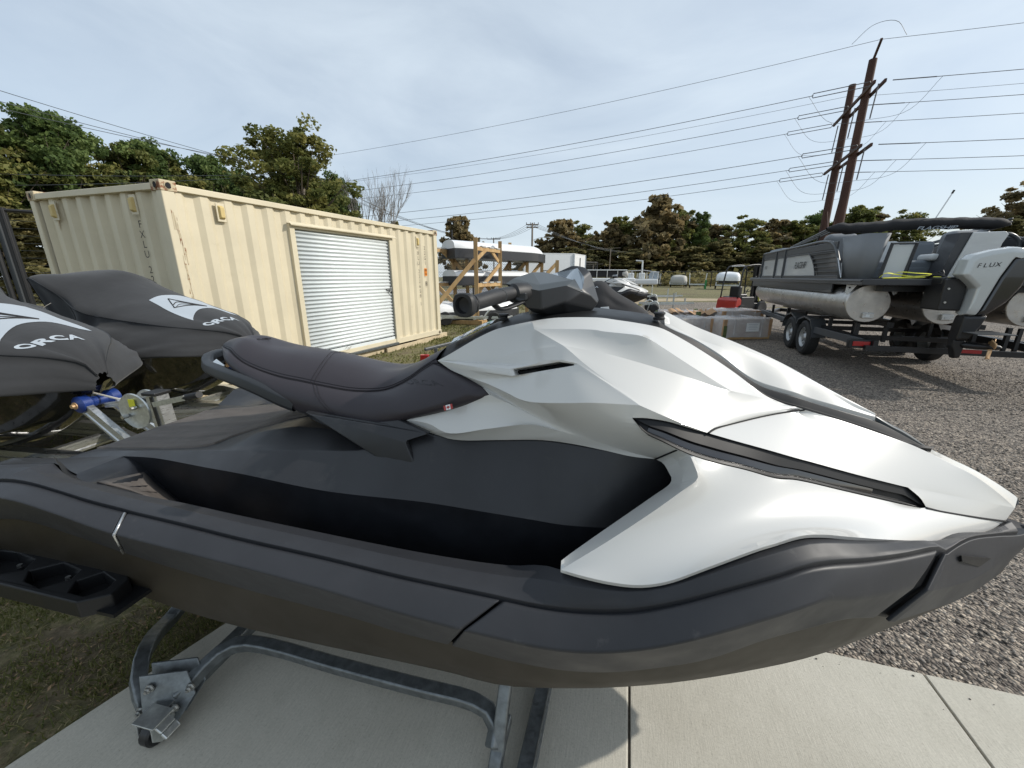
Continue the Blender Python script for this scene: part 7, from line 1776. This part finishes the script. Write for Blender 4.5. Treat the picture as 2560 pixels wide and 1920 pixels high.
def build_pallets():
    def bundle(lb, x, y, rz, dims, seed, paper=False):
        T = thing('wrapped_carton', lb, 'carton', (x, y, 0), rz, 'plastic wrapped cartons on the gravel'); K = dict(parent=T, local=True)
        L, W, Hh = dims
        mb = MB(); mb.box((0, 0, .10 + Hh / 2), (L, W, Hh)); obj('carton', mb, M['card'], bevel=.01, **K)
        rr = random.Random(seed); mb = MB(); rows = []
        n = 36
        for j, (k, z) in enumerate(((1.02, .06), (1.02, .2), (1.01, .10 + Hh * .6), (1.01, .10 + Hh), (.96, .12 + Hh), (.5, .13 + Hh), (0, .13 + Hh))):
            row = []
            for i in range(n + 1):
                a = 2 * math.pi * (i % n) / n; c_, s_ = math.cos(a), math.sin(a); m = max(abs(c_), abs(s_)); w = .018 * noise.noise((c_ * 3 + seed, s_ * 3, j * 1.3)) + .010 * noise.noise((c_ * 9, s_ * 9 + seed, j))
                row.append(Vector((c_ / m * L / 2 * k * (1 + w), s_ / m * W / 2 * k * (1 + w), z + w * 1.5)))
            rows.append(row)
        mb.grid(rows); obj('plastic_film', mb, M['wrap'], smooth=True, **K)
        for q in (-.28, .28):
            mb = MB(); mb.tube([(L * q, -W / 2 - .012, .08), (L * q, -W / 2 - .012, .10 + Hh), (L * q, W / 2, .13 + Hh)], .012, 5); obj('film_band', mb, M['wrap'], **K)
        if paper:
            mb = MB(); mb.box((.12, -W / 2 - .02, .10 + Hh * .52), (.36, .004, .22)); pp = obj('packing_list', mb, M['paper'], **K)
            mb = MB()
            for q in range(4): mb.box((.12, -W / 2 - .023, .10 + Hh * .52 + .07 - q * .04), (.26 - .05 * (q % 2), .002, .008))
            obj('printed_lines', mb, M['coverp'], parent=pp, local=True)['kind'] = 'stuff'
        mb = MB(); mb.box((0, 0, .05), (L * .98, W * .96, .09)); obj('pallet', mb, M['wood'], **K)
    bundle('wrapped brown carton nearest on the gravel, white packing list on its side', 6.02, 10.45, .12, (1.35, .85, .42), 1, True)
    bundle('wrapped carton with ribbed plastic directly left of the one with the packing list', 4.72, 10.75, .12, (1.15, .9, .40), 2)
    bundle('taller white wrapped carton standing behind the one with the packing list', 6.75, 12.0, .12, (1.3, .9, .50), 3)
    bundle('wrapped carton with torn flaps at the back of the carton group', 5.35, 12.4, .12, (1.25, .9, .42), 5)
    for i, (x, y, h, lb) in enumerate(((4.70, 12.73, .52, 'left green timber stub post behind the torn cartons'), (6.0, 12.9, .56, 'rear green timber stub post between the cartons'), (5.38, 11.35, .60, 'middle green timber stub post between the wrapped cartons'), (5.45, 10.0, .36, 'front green timber stub strapped against the carton side'))):
        t = thing('timber_stub', lb, 'timber post', (x, y, 0), .1, 'green timber stub posts'); mb = MB(); mb.box((0, 0, h / 2), (.10, .10, h)); obj('stub', mb, M['woodg'], t, local=True, bevel=.003)
    rr = random.Random(9)
    for i in range(5):
        t = thing('torn_cardboard', ['torn brown cardboard flap curling up on the cartons, leftmost', 'second torn cardboard flap from the left on the cartons', 'middle torn cardboard flap on the cartons', 'torn cardboard flap left of the tall wrapped carton', 'torn cardboard flap nearest to the middle stub'][i], 'cardboard', (4.75 + i * .27, 11.75 + .12 * (i % 2), .52))
        mb = MB(); x0 = 4.75 + i * .27; y0 = 11.75 + .12 * (i % 2); mb.grid([[Vector((x0 + a, y0 + b * .3, .52 + .05 * math.sin(a * 14 + i) + .08 * b)) for a in linsp(0, .25 + .06 * rr.random(), 5)] for b in (0, .5, 1)]); obj('flap', mb, M['card'], t, solid=.004)

def build_forklift():
    T = thing('forklift', 'red and black forklift parked behind the bow of the pontoon boat', 'forklift', (9.9, 17.2, 0), R(20)); K = dict(parent=T, local=True)
    mb = MB(); mb.prism([Vector((x, -.5, z)) for x, z in ((-.85, .14), (-.52, .14), (-.52, .62), (-.66, .74), (-.80, .62))], (0, 1.0, 0)); obj('counterweight', mb, M['redpaint'], bevel=.04, smooth=True, **K)
    mb = MB(); mb.prism([Vector((x, -.48, z)) for x, z in ((-.52, .12), (.75, .12), (.75, .45), (.25, .5), (.2, .75), (-.52, .75))], (0, .96, 0)); obj('body', mb, M['black'], bevel=.03, smooth=True, **K)
    mb = MB(); mb.box((-.35, 0, .95), (.16, .5, .45)); mb.box((-.15, 0, .80), (.42, .5, .12)); obj('seat', mb, M['black'], bevel=.04, smooth=True, **K)
    for s in (-1, 1):
        mb = MB(); mb.tube(catmull([(-.70, .42 * s, .7), (-.62, .42 * s, 1.5), (-.52, .40 * s, 1.95), (-.35, .40 * s, 2.0), (.50, .40 * s, 1.98), (.62, .42 * s, 1.4), (.68, .44 * s, .5)], 24), .03, 6); obj('guard_post', mb, M['black'], smooth=True, **K)
        mb = MB(); mb.beam((.98, .30 * s, .1), (.98, .30 * s, 2.12), .09, .12, up=(0, 1, 0)); mb_ = MB(); mb_.beam((1.08, .22 * s, .1), (1.08, .22 * s, 2.05), .07, .09, up=(0, 1, 0)); obj('mast_rail', mb, M['black'], **K); obj('mast_rail', mb_, M['black'], **K)
        mb = MB(); mb.beam((1.2, .25 * s, .09), (2.2, .25 * s, .07), .11, .04); obj('fork', mb, M['boatcr'], **K)
        for x, r in ((-.5, .22), (.62, .28)):
            mb = MB(); mb.lathe([(.0, -.09), (r * .5, -.09), (r * .9, -.09), (r, -.05), (r, .05), (r * .9, .09), (0, .07)], (x, .50 * s, r), axis=(0, s, 0), n=20); obj('wheel', mb, M['tyre'], smooth=35, **K)
        mb = MB(); mb.tube(catmull([(.85, .12 * s, 1.6), (.78, .14 * s, 1.2), (.80, .16 * s, .8), (.9, .16 * s, .5)], 12), .022, 6); obj('hose', mb, M['yellow'] if s < 0 else M['black'], smooth=True, **K)
    for k in range(5):
        mb = MB(); mb.beam((-.35 + k * .2, -.4, 2.0), (-.35 + k * .2, .4, 2.0), .04, .03); obj('guard_bar', mb, M['whitep'] if k == 0 else M['black'], **K)
    for z in (.5, 1.2, 2.1):
        mb = MB(); mb.beam((1.0, -.3, z), (1.0, .3, z), .05, .10); obj('mast_bar', mb, M['black'], **K)
    mb = MB(); mb.cyl((.95, 0, .3), (.95, 0, 1.7), .05, 10); obj('lift_cylinder', mb, M['boatcr'], smooth=True, **K)
    mb = MB(); mb.tube([(.15, 0, .75), (.35, 0, 1.05)], .02, 6); mb.tube([(.33 + .0 * t, .17 * math.cos(t), 1.06 + .12 * math.sin(t)) for t in linsp(0, 6.2, 14)], .015, 5); obj('steering_wheel', mb, M['black'], **K)['kind'] = 'stuff'

def build_far(ski):
    # row of craft beyond the handlebar
    c = copy_tree(ski, loc=(4.15, 16.4, .05), rz=R(-8), label='second white watercraft, small and uncovered, beyond the black tarp in the yard', group='white and charcoal watercraft without a cover')
    t = thing('tarped_watercraft', 'watercraft loosely wrapped in a black tarp directly behind the handlebar', 'jet ski', (2.4, 11.3, 0), R(-14)); K = dict(parent=t, local=True)
    mb = MB(); rows = []
    prof = [(-1.9, .95, .35), (-1.4, 1.0, .55), (-1.0, 1.22, .58), (-.6, 1.26, .6), (-.25, 1.36, .62), (.0, 1.50, .60), (.25, 1.44, .60), (.42, 1.22, .60), (.7, 1.06, .60), (1.1, .86, .60), (1.45, .62, .55), (1.62, .30, .42), (1.66, .04, .3)]
    for s, z, w in prof:
        rows.append([Vector((s + .02 * noise.noise((s * 3, a, 1)), -w * math.sin(a) * (1.0 if abs(a) > 1 else .9) + .05 * noise.noise((s * 2.2, a * 2.5, 3)), max(.03, z * max(0, math.cos(a)) ** .55 + .05 * noise.noise((s * 4, a * 3, 9)) * (1 if abs(a) > .5 else .3)))) for a in linsp(-1.57, 1.57, 27)])
    mb.grid(rows); tp = obj('tarp', mb, M['blackfab'], smooth=True, sub=1, **K)
    mb = MB(); add_text(mb, 'ORCA', Vector((-.15, -.36, 1.30)), (1, 0, .0), (0, .7, .7), .09, sx=1.6); obj('tarp_lettering', mb, M['coverp'], parent=tp, local=True)
    mb = MB(); mb.prism([Vector((.1, -.62, .62)), Vector((.42, -.63, .58)), Vector((.36, -.6, .80)), Vector((.15, -.6, .78))], (0, -.01, 0)); obj('white_patch', mb, M['tarp'], **K)
    # dark roofed boat with a clutter of rails behind
    t = thing('deck_boat', 'low boat with black canopy and pale railings parked beyond the white watercraft', 'boat', (5.6, 24, 0)); K = dict(parent=t)
    mb = MB(); mb.box((5.4, 24.2, 1.72), (2.4, 1.6, .34)); obj('canopy', mb, M['blackfab'], bevel=.05, **K)
    mb = MB(); mb.box((5.4, 24.2, 1.93), (2.5, 1.7, .06)); obj('canopy_top', mb, M['seatw'], bevel=.02, **K)
    mb = MB(); mb.box((5.7, 24.2, 1.38), (2.9, 1.8, .22)); obj('side', mb, M['whitep'], bevel=.05, **K)
    mb = MB(); mb.box((5.7, 24.2, .85), (2.7, 1.6, .8)); obj('hull', mb, M['black'], bevel=.1, **K)
    for x in (4.3, 4.9, 5.5, 6.1):
        mb = MB(); mb.cyl((x, 23.35, 1.4), (x, 23.35, 1.95), .022, 6); obj('stanchion', mb, M['alu'], **K)
    mb = MB(); mb.box((6.55, 23.6, 1.72), (.42, .5, .34)); obj('rolled_canvas', mb, M['tarpg'], bevel=.15, seg=4, smooth=True, **K)
    t = thing('rail_boat', 'pale railed boat frame between the black canopy boat and the lamp post', 'boat', (8.0, 26, 0)); K = dict(parent=t)
    mb = MB(); mb.box((8.1, 26, 1.25), (2.2, 1.5, .35)); obj('hull', mb, M['seatw'], bevel=.08, **K)
    rr = random.Random(3)
    for i in range(7):
        x = 7.2 + i * .32; mb = MB(); mb.cyl((x, 25.3, 1.4), (x + rr.uniform(-.08, .08), 25.3, 1.75 + rr.random() * .25), .024, 6); obj('rail_post', mb, M['alu'], **K)
    mb = MB(); mb.tube([(7.2, 25.3, 1.9), (8.2, 25.3, 1.95), (9.2, 25.3, 1.82)], .025, 6); obj('rail', mb, M['alu'], **K)
    for x in (7.6, 8.3): mb = MB(); mb.box((x, 25.8, 1.6), (.35, .3, .4)); obj('seat', mb, M['seatw'], bevel=.06, **K)
    t = thing('satellite_dish', 'small pale round dish right of the lamp post over the railed boat', 'dish', (11.2, 33, 0))
    mb = MB(); mb.lathe([(0, 0), (.25, .04), (.42, .16)], (11.6, 33, 1.55), axis=(-.3, -1, .3), n=18); obj('dish_bowl', mb, M['coverp'], t, smooth=True, solid=.01); mb = MB(); mb.cyl((11.6, 33.1, 0), (11.6, 33.1, 1.5), .04, 6); obj('mast', mb, M['galvb'], t)
    t = thing('lamp_post', 'short white hook topped post in the yard before the tall autumn tree', 'lamp post', (11, 34, 0))
    mb = MB(); mb.cyl((11, 34, 0), (10.9, 34, 2.85), .07, 8); obj('post', mb, M['whitep'], t); mb = MB(); mb.beam((10.95, 34, 2.82), (10.35, 34, 2.86), .12, .09); obj('arm', mb, M['whitep'], t)
    # folded galvanised trailers on the gravel
    for i, (x, y, lb) in enumerate(((7.0, 18.1, 'nearer bare galvanised watercraft trailer on the gravel behind the cartons'), (9.4, 25.0, 'farther bare galvanised watercraft trailer at the edge of the grass'))):
        t = thing('bare_trailer', lb, 'trailer', (x, y, 0), R(-6), 'bare galvanised trailers'); K = dict(parent=t, local=True)
        for s in (-1, 1):
            mb = MB(); mb.beam((-1.1, .35 * s, .38), (.9, .12 * s, .40), .06, .09); obj('side_beam', mb, M['galvb'], **K)
            mb = MB(); mb.tube(catmull([(-.9, .5 * s, .05), (-.75, .5 * s, .45), (-.5, .5 * s, .5), (-.35, .5 * s, .1)], 12), .025, 5); obj('mudguard_bar', mb, M['galvb'], **K)
            mb = MB(); mb.lathe([(.0, -.05), (.15, -.05), (.2, 0), (.15, .05), (0, .05)], (-.6, .55 * s, .2), axis=(0, 1, 0), n=14); obj('wheel', mb, M['tyre'], **K)
        mb = MB(); mb.beam((-.2, 0, .40), (1.25, 0, .42), .07, .08); obj('tongue', mb, M['galvb'], **K)
        mb = MB(); mb.beam((.35, 0, .05), (.35, 0, .85), .06, .06); obj('jack_post', mb, M['galvb'], **K)
        mb = MB(); mb.beam((.85, 0, .42), (.85, 0, .62), .08, .05); obj('winch', mb, M['galvb'], **K)
        mb = MB(); mb.box((.1, -.2, .37), (.14, .03, .05)); obj('reflector', mb, M['red'], **K)
    # far row under the trees
    def ftr(name, lb, x, y, w, kind):
        t = thing(name, lb, 'trailer' if kind != 'cover' else 'boat', (x, y, 0), R(-26)); K = dict(parent=t, local=True)
        for s in (-1, 1):
            mb = MB(); mb.beam((-w / 2, -1.6, .5), (-w / 2, 1.6, .5), .1, .12) if s < 0 else mb.beam((w / 2, -1.6, .5), (w / 2, 1.6, .5), .1, .12); obj('side_beam', mb, M['galvb'], **K)
            mb = MB(); mb.lathe([(.0, -.1), (.2, -.1), (.33, -.08), (.36, 0), (.33, .08), (0, .1)], (s * w / 2, 0, .36), axis=(1, 0, 0), n=16); obj('wheel', mb, M['tyre'], **K)
            mb = MB(); mb.beam((s * w / 2, -1.6, .5), (s * (w / 2 + (.12 if kind == 'bare' else 0)), -1.6, 2.0 if kind == 'bare' else .9), .1, .1); obj('guide_post', mb, M['whitep'], **K)
        for y_ in (-1.6, 0, 1.6): mb = MB(); mb.beam((-w / 2, y_, .5), (w / 2, y_, .5), .1, .12); obj('cross_beam', mb, M['galvb'], **K)
        if kind in ('grey', 'white'):
            mt = 'tarpg' if kind == 'grey' else 'tarp'
            z0, z1 = (.62, 1.75) if kind == 'grey' else (1.05, 2.1)
            mb = MB(); rows = []
            for k, (f, z) in enumerate(((1, z0), (1.03, z0 + .35), (.98, z1 - .32), (.82, z1 - .1), (.45, z1), (0, z1 + .05))):
                rows.append([Vector((math.copysign(min(1, abs(math.cos(a)) * 1.25), math.cos(a)) * w / 2 * f * (1 + .05 * noise.noise((a * 2, k, x))), math.copysign(min(1, abs(math.sin(a)) * 1.25), math.sin(a)) * 1.9 * f, z + .05 * noise.noise((a * 3, k * 2, x)))) for a in linsp(0, 6.2832, 29)])
            mb.grid(rows); obj('wrap', mb, M[mt], smooth=True, **K)
            mb = MB(); mb.box((0, 0, z0 - .12), (w * .8, 3.2, .3)); obj('hull', mb, M['black'], **K)
        return t
    ftr('covered_boat', 'boat under a dirty grey tarp in the far row below the trees', 25.3, 61, 2.2, 'grey')
    ftr('wrapped_boat', 'boat shrink wrapped in bright white plastic in the far row, left of the forklift', 27.6, 51.5, 2.6, 'white')
    ftr('empty_trailer', 'empty trailer with two upright guide posts between the grey and white wrapped boats', 26.1, 56.5, 1.9, 'bare')
    ftr('empty_trailer', 'empty trailer with upright guides left of the grey tarped boat', 23.0, 65, 1.9, 'bare')
    t = thing('green_post', 'short green post right of the empty trailer in the far row', 'post', (24.6, 51, 0)); mb = MB(); mb.cyl((24.6, 51, 0), (24.6, 51, 1.15), .12, 8); obj('post', mb, M['green'], t)
    # white box trailer beyond the rack
    T = thing('enclosed_trailer', 'white enclosed cargo trailer beyond the lumber rack', 'trailer', (3.0, 27.5, 0)); K = dict(parent=T)
    a, b, c = Vector((.75, 26.2, 0)), Vector((4.1, 27.0, 0)), Vector((5.25, 29.2, 0)); d = a + (c - b)
    for nm, p, q in (('side_wall', a, b), ('door_wall', b, c), ('side_wall', c, d), ('end_wall', d, a)):
        mb = MB(); up = Vector((0, 0, 1)); hq = {0: 2.62}.get(0); mb.add([p + up * .45, q + up * .45, q + up * 2.98, p + up * 2.98], [(0, 1, 2, 3)]); obj(nm, mb, M['whitep'], solid=.02, **K)
    mb = MB(); mb.add([p + Vector((0, 0, 2.99)) for p in (a, b, c, d)], [(0, 1, 2, 3)]); obj('roof', mb, M['whitep'], solid=.05, **K)
    for p in (a, b, c): mb = MB(); mb.beam(p + Vector((0, -.02, .45)), p + Vector((0, -.02, 3.0)), .09, .09, up=(0, 1, 0)); obj('corner_trim', mb, M['alu'], **K)
    mb = MB(); mb.beam(b.lerp(c, .5) + Vector((.03, -.02, .6)), b.lerp(c, .5) + Vector((.03, -.02, 2.8)), .04, .06, up=(0, 1, 0)); obj('door_bar', mb, M['boatcr'], **K)
    mb = MB(); mb.box(a.lerp(b, .45) + Vector((0, -.04, 1.95)), (.5, .02, .04)); obj('marker_mark', mb, M['boatcr'], **K)
    for f in (.4, .62): mb = MB(); mb.lathe([(.1, -.1), (.3, -.1), (.33, 0), (.3, .1), (0, .1)], a.lerp(b, f) + Vector((.05, -.12, .34)), axis=(-.23, 1, 0), n=18); obj('wheel', mb, M['tyre'], **K)

def chainlink(name, a, b, hgt, n=None, mesh=.09, lb='', wires=None, post_every=3.0, r=.0035, pr=.05, only=None):
    a, b = Vector((*a, 0)), Vector((*b, 0)); L = (b - a).length; d = (b - a) / L
    T = thing(name, lb, 'fence', a)
    k = max(1, round(L / post_every))
    for i in range(k + 1):
        p = a + d * (L * i / k); mb = MB(); mb.cyl(p, p + Vector((0, 0, hgt + (.05 if i % 2 else .05))), pr, 8); obj('post', mb, M['fence'], T)
    top = only if only else hgt
    if mesh:
        V_, F_ = [], []
        def strip(p, q):
            i = len(V_); n_ = d.cross(Vector((0, 0, 1))); t = (q - p).normalized(); w = t.cross(n_).normalized() * r
            V_.extend([p - w, p + w, q + w, q - w]); F_.append((i, i + 1, i + 2, i + 3))
        m = int(L / mesh)
        for i in range(-int(top / mesh), m):
            x0, x1, z0, z1 = i * mesh, i * mesh + top, 0, top
            if x0 < 0: z0 -= x0; x0 = 0
            if x1 > L: z1 -= x1 - L; x1 = L
            if z1 > z0: strip(a + d * x0 + Vector((0, 0, z0)), a + d * x1 + Vector((0, 0, z1)))
            x0, x1, z0, z1 = i * mesh, i * mesh + top, top, 0
            if x0 < 0: z0 += x0; x0 = 0
            if x1 > L: z1 += x1 - L; x1 = L
            if z0 > z1: strip(a + d * x0 + Vector((0, 0, z0)), a + d * x1 + Vector((0, 0, z1)))
        mb = MB(); mb.add(V_, F_); o = obj('chain_mesh', mb, M['fwire'], T, recalc=False); o['kind'] = 'stuff'
    for z in (wires or []):
        mb = MB(); mb.tube([a + Vector((0, 0, z)), b + Vector((0, 0, z))], .0045 if r < .006 else r, 4, cap=False); obj('wire', mb, M['fwire'], T)
    mb = MB(); mb.cyl(a + Vector((0, 0, hgt)), b + Vector((0, 0, hgt)), pr * .6, 6); obj('top_tube', mb, M['fence'], T)
    return T

def build_fences():
    chainlink('security_fence', (-10.93, 9.0), (-5.9, 12.9), 2.95, mesh=.075, wires=[1.2 + .155 * i for i in range(12)], lb='tall black fence of chain mesh and level wires behind the container at the left edge', only=1.15, r=.0028, pr=.065, post_every=4.2)
    chainlink('security_fence', (-18.5, 3.2), (-11.1, 8.85), 2.95, mesh=.075, wires=[1.2 + .155 * i for i in range(12)], lb='tall black mesh fence section left of the thick end post', only=1.15, r=.0028, pr=.05, post_every=4.2)
    t = thing('fence_end_post', 'thick dark end post of the tall fence at the left picture edge', 'post', (-10.95, 8.98, 0))
    mb = MB(); mb.box((-10.99, 8.95, 1.52), (.10, .10, 3.04)); obj('post', mb, M['boatcr'], t); mb = MB(); mb.box((-10.915, 9.0, 1.5), (.09, .10, 3.0)); obj('post_brace', mb, M['fence'], t)
    chainlink('boundary_fence', (-4.5, 22), (6.5, 31), 2.6, mesh=.15, r=.006, wires=[.5 * i + .3 for i in range(5)], lb='thin black boundary fence beyond the lumber rack')
    chainlink('field_fence', (6.5, 62), (70, 60), 2.3, mesh=0, r=.012, wires=[.2 + .32 * i for i in range(7)], lb='long dark fence along the far side of the field', post_every=4, pr=.07)

def sag(a, b, s, n=24):
    a, b = Vector(a), Vector(b); return [a.lerp(b, i / (n - 1)) - Vector((0, 0, s * 4 * (i / (n - 1)) * (1 - i / (n - 1)))) for i in range(n)]

def build_poles():
    T = thing('twin_pole_structure', 'pair of tall dark brown steel power poles with two slanting crossarms behind the pontoon boat', 'power pole', (25.4, 32, 0))
    B1, B2 = Vector((24.9, 31.8, 0)), Vector((26.6, 35.5, 0))
    for p, h in ((B1, 16.0), (B2, 16.0)):
        mb = MB(); mb.lathe([(.33, 0), (.235, h), (0, h + .02)], p, n=12); obj('pole', mb, M['corten'], T, smooth=35)
    ad = Vector((.40, .917, 0)); G = 'conductors strung on the twin brown poles'
    mb = MB(); mb.beam(B1 + Vector((0, 0, 15.9)), B1 - ad * .9 + Vector((0, 0, 16.8)), .12, .16); obj('top_arm', mb, M['corten'], T)
    L = Vector((-.93, .37, 0)); Rr = Vector((.93, -.37, 0))
    wires = []
    for ai, z in enumerate((13.85, 10.15)):
        N1, N2 = B1 - ad * 2.35 + Vector((0, 0, z)), B2 + ad * 2.0 + Vector((0, 0, z))
        mb = MB(); mb.beam(N1 + L * .28, N2 + L * .28, .13, .20); mb2 = MB(); mb2.beam(N1 - L * .28, N2 - L * .28, .13, .20); obj('crossarm', mb, M['corten'], T); obj('crossarm', mb2, M['corten'], T)
        for k, f in enumerate((0.02, .52, .98)):
            P = N1.lerp(N2, f); nm = ('nearest', 'middle', 'farthest')[k]
            e1 = P + L * 3.5 + Vector((0, 0, -.28)); s1 = P + L * .5 + Vector((0, 0, -.05)); e2 = P + Rr * 2.9 + Vector((0, 0, -.15)); s2 = P + Rr * .7
            for off in (-.13, .13):
                mb = MB(); o = Vector((0, 0, off)); mb.tube([s1 + o, e1 + o], .026, 6); obj('insulator_string', mb, M['insul'], T)
            for q in (s1, e1): mb = MB(); mb.tube([q + Vector((0, 0, -.16)), q + L * (.10 if q is e1 else -.10), q + Vector((0, 0, .16))], .025, 5); obj('yoke', mb, M['insul'], T)
            mb = MB(); mb.tube([s2, e2], .03, 6); obj('insulator_string', mb, M['insul'], T)
            mb = MB(); mb.tube([P + Vector((0, 0, -.1)), P + Vector((-.1, 0, -2.1))], .040, 6); obj('post_insulator', mb, M['insul'], T)
            j1, j2 = e1 + L * .3, e2 + Rr * .3; mb = MB(); m = P + Vector((-.1, 0, -2.15))
            mb.tube(catmull([j1, j1.lerp(m, .4) + Vector((0, 0, -1.0)), m, j2.lerp(m, .4) + Vector((0, 0, -.9)), j2], 26), .011, 5); obj('jumper', mb, M['wire'], T)
            wires.append((e1, e2, z, ('upper', 'lower')[ai], nm, .019))
    tp = B1 - ad * .9 + Vector((0, 0, 16.75)); wires.append((tp, tp, 0, 'top', 'single', .014)); wires.append((B2 + Vector((-.3, 0, 15.2)), B2 + Vector((.3, 0, 15.2)), 0, 'rear pole top', 'thin', .012))
    mb = MB(); mb.tube(catmull([tp + L * 1.6, tp + L * .6 + Vector((0, 0, .9)), tp + Rr * .6 + Vector((0, 0, .9)), tp + Rr * 1.3], 16), .014, 5); obj('jumper', mb, M['wire'], T)
    for e1, e2, z, a, nm, r in wires:
        lb = {'top': 'thin topmost line over the tip of the taller looking brown pole', 'rear pole top': 'faint thin line tied near the top of the rear brown pole'}.get(a, 'power line on the %s position of the %s crossarm of the brown poles' % (nm, a))
        t = thing('power_line', lb, 'power line', e1, 0, G)
        mb = MB(); q = e1 + L * 118; mb.tube(sag(e1, q + Vector((0, 0, 1.0)), 2.6, 40), r, 4, cap=False); obj('left_span', mb, M['wire'], t, recalc=False)
        mb = MB(); q = e2 + Rr * 90; mb.tube(sag(e2, q + Vector((0, 0, .5)), 1.6, 30), r, 4, cap=False); obj('right_span', mb, M['wire'], t, recalc=False)
    for b in (B1, B2):
        mb = MB(); mb.tube([b + Vector((.15, .5, 8.0)), b.lerp(B1 if b is B2 else B2, .45) + Vector((0, 0, 4.5))], .05, 5); obj('brace', mb, M['corten'], T)
    # timber distribution pole above the container
    T = thing('timber_pole', 'grey timber utility pole with short crossarm rising behind the container', 'power pole', (-17.6, 36, 0))
    mb = MB(); mb.lathe([(.17, 0), (.12, 10.1), (0, 10.1)], (-17.6, 36, 0), n=10); obj('pole', mb, M['pole'], T, smooth=35)
    mb = MB(); mb.beam((-18.75, 35.9, 9.75), (-16.25, 35.9, 9.9), .10, .13); obj('crossarm', mb, M['pole'], T)
    ins = [(-18.6, 35.9, 9.8), (-18.1, 35.9, 9.85), (-17.6, 36, 10.15), (-16.9, 35.9, 9.9), (-16.4, 35.9, 9.95)]
    for p in ins: mb = MB(); mb.lathe([(.04, 0), (.06, .12), (.03, .2), (0, .24)], p, n=8); obj('insulator', mb, M['coverp'], T)
    mb = MB(); mb.cyl((-17.75, 35.8, 8.9), (-17.75, 35.8, 9.5), .12, 8); obj('cutout', mb, M['coverp'], T)
    ends = [(-27.5, 22, 11.55), (-27.5, 22, 11.05), (-27.3, 21.5, 10.65), (-37, 28, 8.9), (-37, 28, 8.2)]
    for i, (p, q) in enumerate(zip(ins, ends)):
        q = Vector(p) + (Vector(q) - Vector(p)) * 1.8
        t = thing('service_line', ['upper line from the timber pole to the top left', 'second line from the timber pole to the left', 'third line from the timber pole to the left', 'low line crossing the left wood', 'lowest line crossing the left wood'][i], 'power line', p, 0, 'lines to the timber pole')
        mb = MB(); mb.tube(sag(p, q, .5 + .1 * i), .016, 4, cap=False); obj('span', mb, M['wire'], t, recalc=False)
    for i, p in enumerate(ins[:4]):
        t = thing('service_line', ['first', 'second', 'third', 'fourth'][i] + ' line from the timber pole dropping right toward the distant poles', 'power line', p, 0, 'lines to the timber pole')
        mb = MB(); mb.tube(sag(p, (-4.6 + .4 * i, 90, 9.5), 1.2 + .2 * i), .02, 4, cap=False); obj('span', mb, M['wire'], t, recalc=False)
    for (x, y, h, lb, w, lamp) in ((2.93, 60, 9.0, 'distant pole with a crossarm and a street lamp above the white hulls', 1.7, True), (-4.0, 90, 9.7, 'farthest pole whose crossarm just clears the top white hull', 2.9, False)):
        T = thing('distant_pole', lb, 'power pole', (x, y, 0)); mb = MB(); mb.lathe([(.17, 0), (.12, h), (0, h)], (x, y, 0), n=8); obj('pole', mb, M['pole'], T)
        for z in ((h - .25, h - .6) if lamp else (h - .3,)): mb = MB(); mb.beam((x - w / 2, y, z), (x + w / 2, y, z), .12, .16); obj('crossarm', mb, M['pole'], T)
        for k in range(4): mb = MB(); mb.cyl((x - w / 2 + k * w / 3, y, h - .25), (x - w / 2 + k * w / 3, y, h + .05), .06, 6); obj('insulator', mb, M['insul'], T)
        if lamp:
            mb = MB(); mb.tube(catmull([(x, y, h - 2.4), (x + 1.2, y, h - 2.0), (x + 2.5, y, h - 1.95)], 8), .04, 5); obj('lamp_arm', mb, M['galvb'], T); mb = MB(); mb.box((x + 2.75, y, h - 2.0), (.7, .25, .14)); obj('lamp_head', mb, M['galvb'], T, bevel=.04)
    for i in range(4):
        t = thing('distant_line', ['upper', 'second', 'third', 'lowest'][i] + ' thin line from the street lamp pole toward the right', 'power line', (2.93, 60, 8.8), 0, 'lines at the distant poles')
        mb = MB(); mb.tube(sag((2.2 + .5 * i, 60, 8.8), (34, 88 + 3 * i, 6.5), 1.5), .022, 4, cap=False); obj('span', mb, M['wire'], t, recalc=False)
        t = thing('distant_line', ['upper', 'second', 'third', 'lowest'][i] + ' thin line between the street lamp pole and the farthest pole', 'power line', (2.93, 60, 8.8), 0, 'lines at the distant poles')
        mb = MB(); mb.tube(sag((2.2 + .5 * i, 60, 8.8), (-5 + .7 * i, 90, 9.5), .5), .022, 4, cap=False); obj('span', mb, M['wire'], t, recalc=False)
    t = thing('service_pole', 'slim dark post just beyond the far roof corner of the container', 'post', (-5.35, 28, 0)); mb = MB(); mb.cyl((-4.05, 28, 0), (-4.05, 28, 4.6), .06, 6); obj('post', mb, M['fence'], t)
    for i, (x, y, h) in enumerate(((14.9, 62, 5.6), (12.6, 63, 3.3))):
        t = thing('rail_pole', ['slender grey pole before the far trees, left of the tall tree', 'shorter slender pole left of the slender grey one'][i], 'pole', (x, y, 0)); mb = MB(); mb.cyl((x, y, 0), (x, y, h), .07, 6); obj('pole', mb, M['pole'], t)
        mb = MB(); mb.beam((x - 3.5, y, h - .1), (x + 1.5, y, h + .15), .06, .06); obj('arm', mb, M['pole'], t)

pavement = build_ground()
build_grass()
build_stones()
build_trees()
build_container()
build_pontoon()
build_covered()
build_rack()
build_pallets()
build_forklift()
build_fences()
build_poles()
build_stand()
ski = build_ski()
build_far(ski)
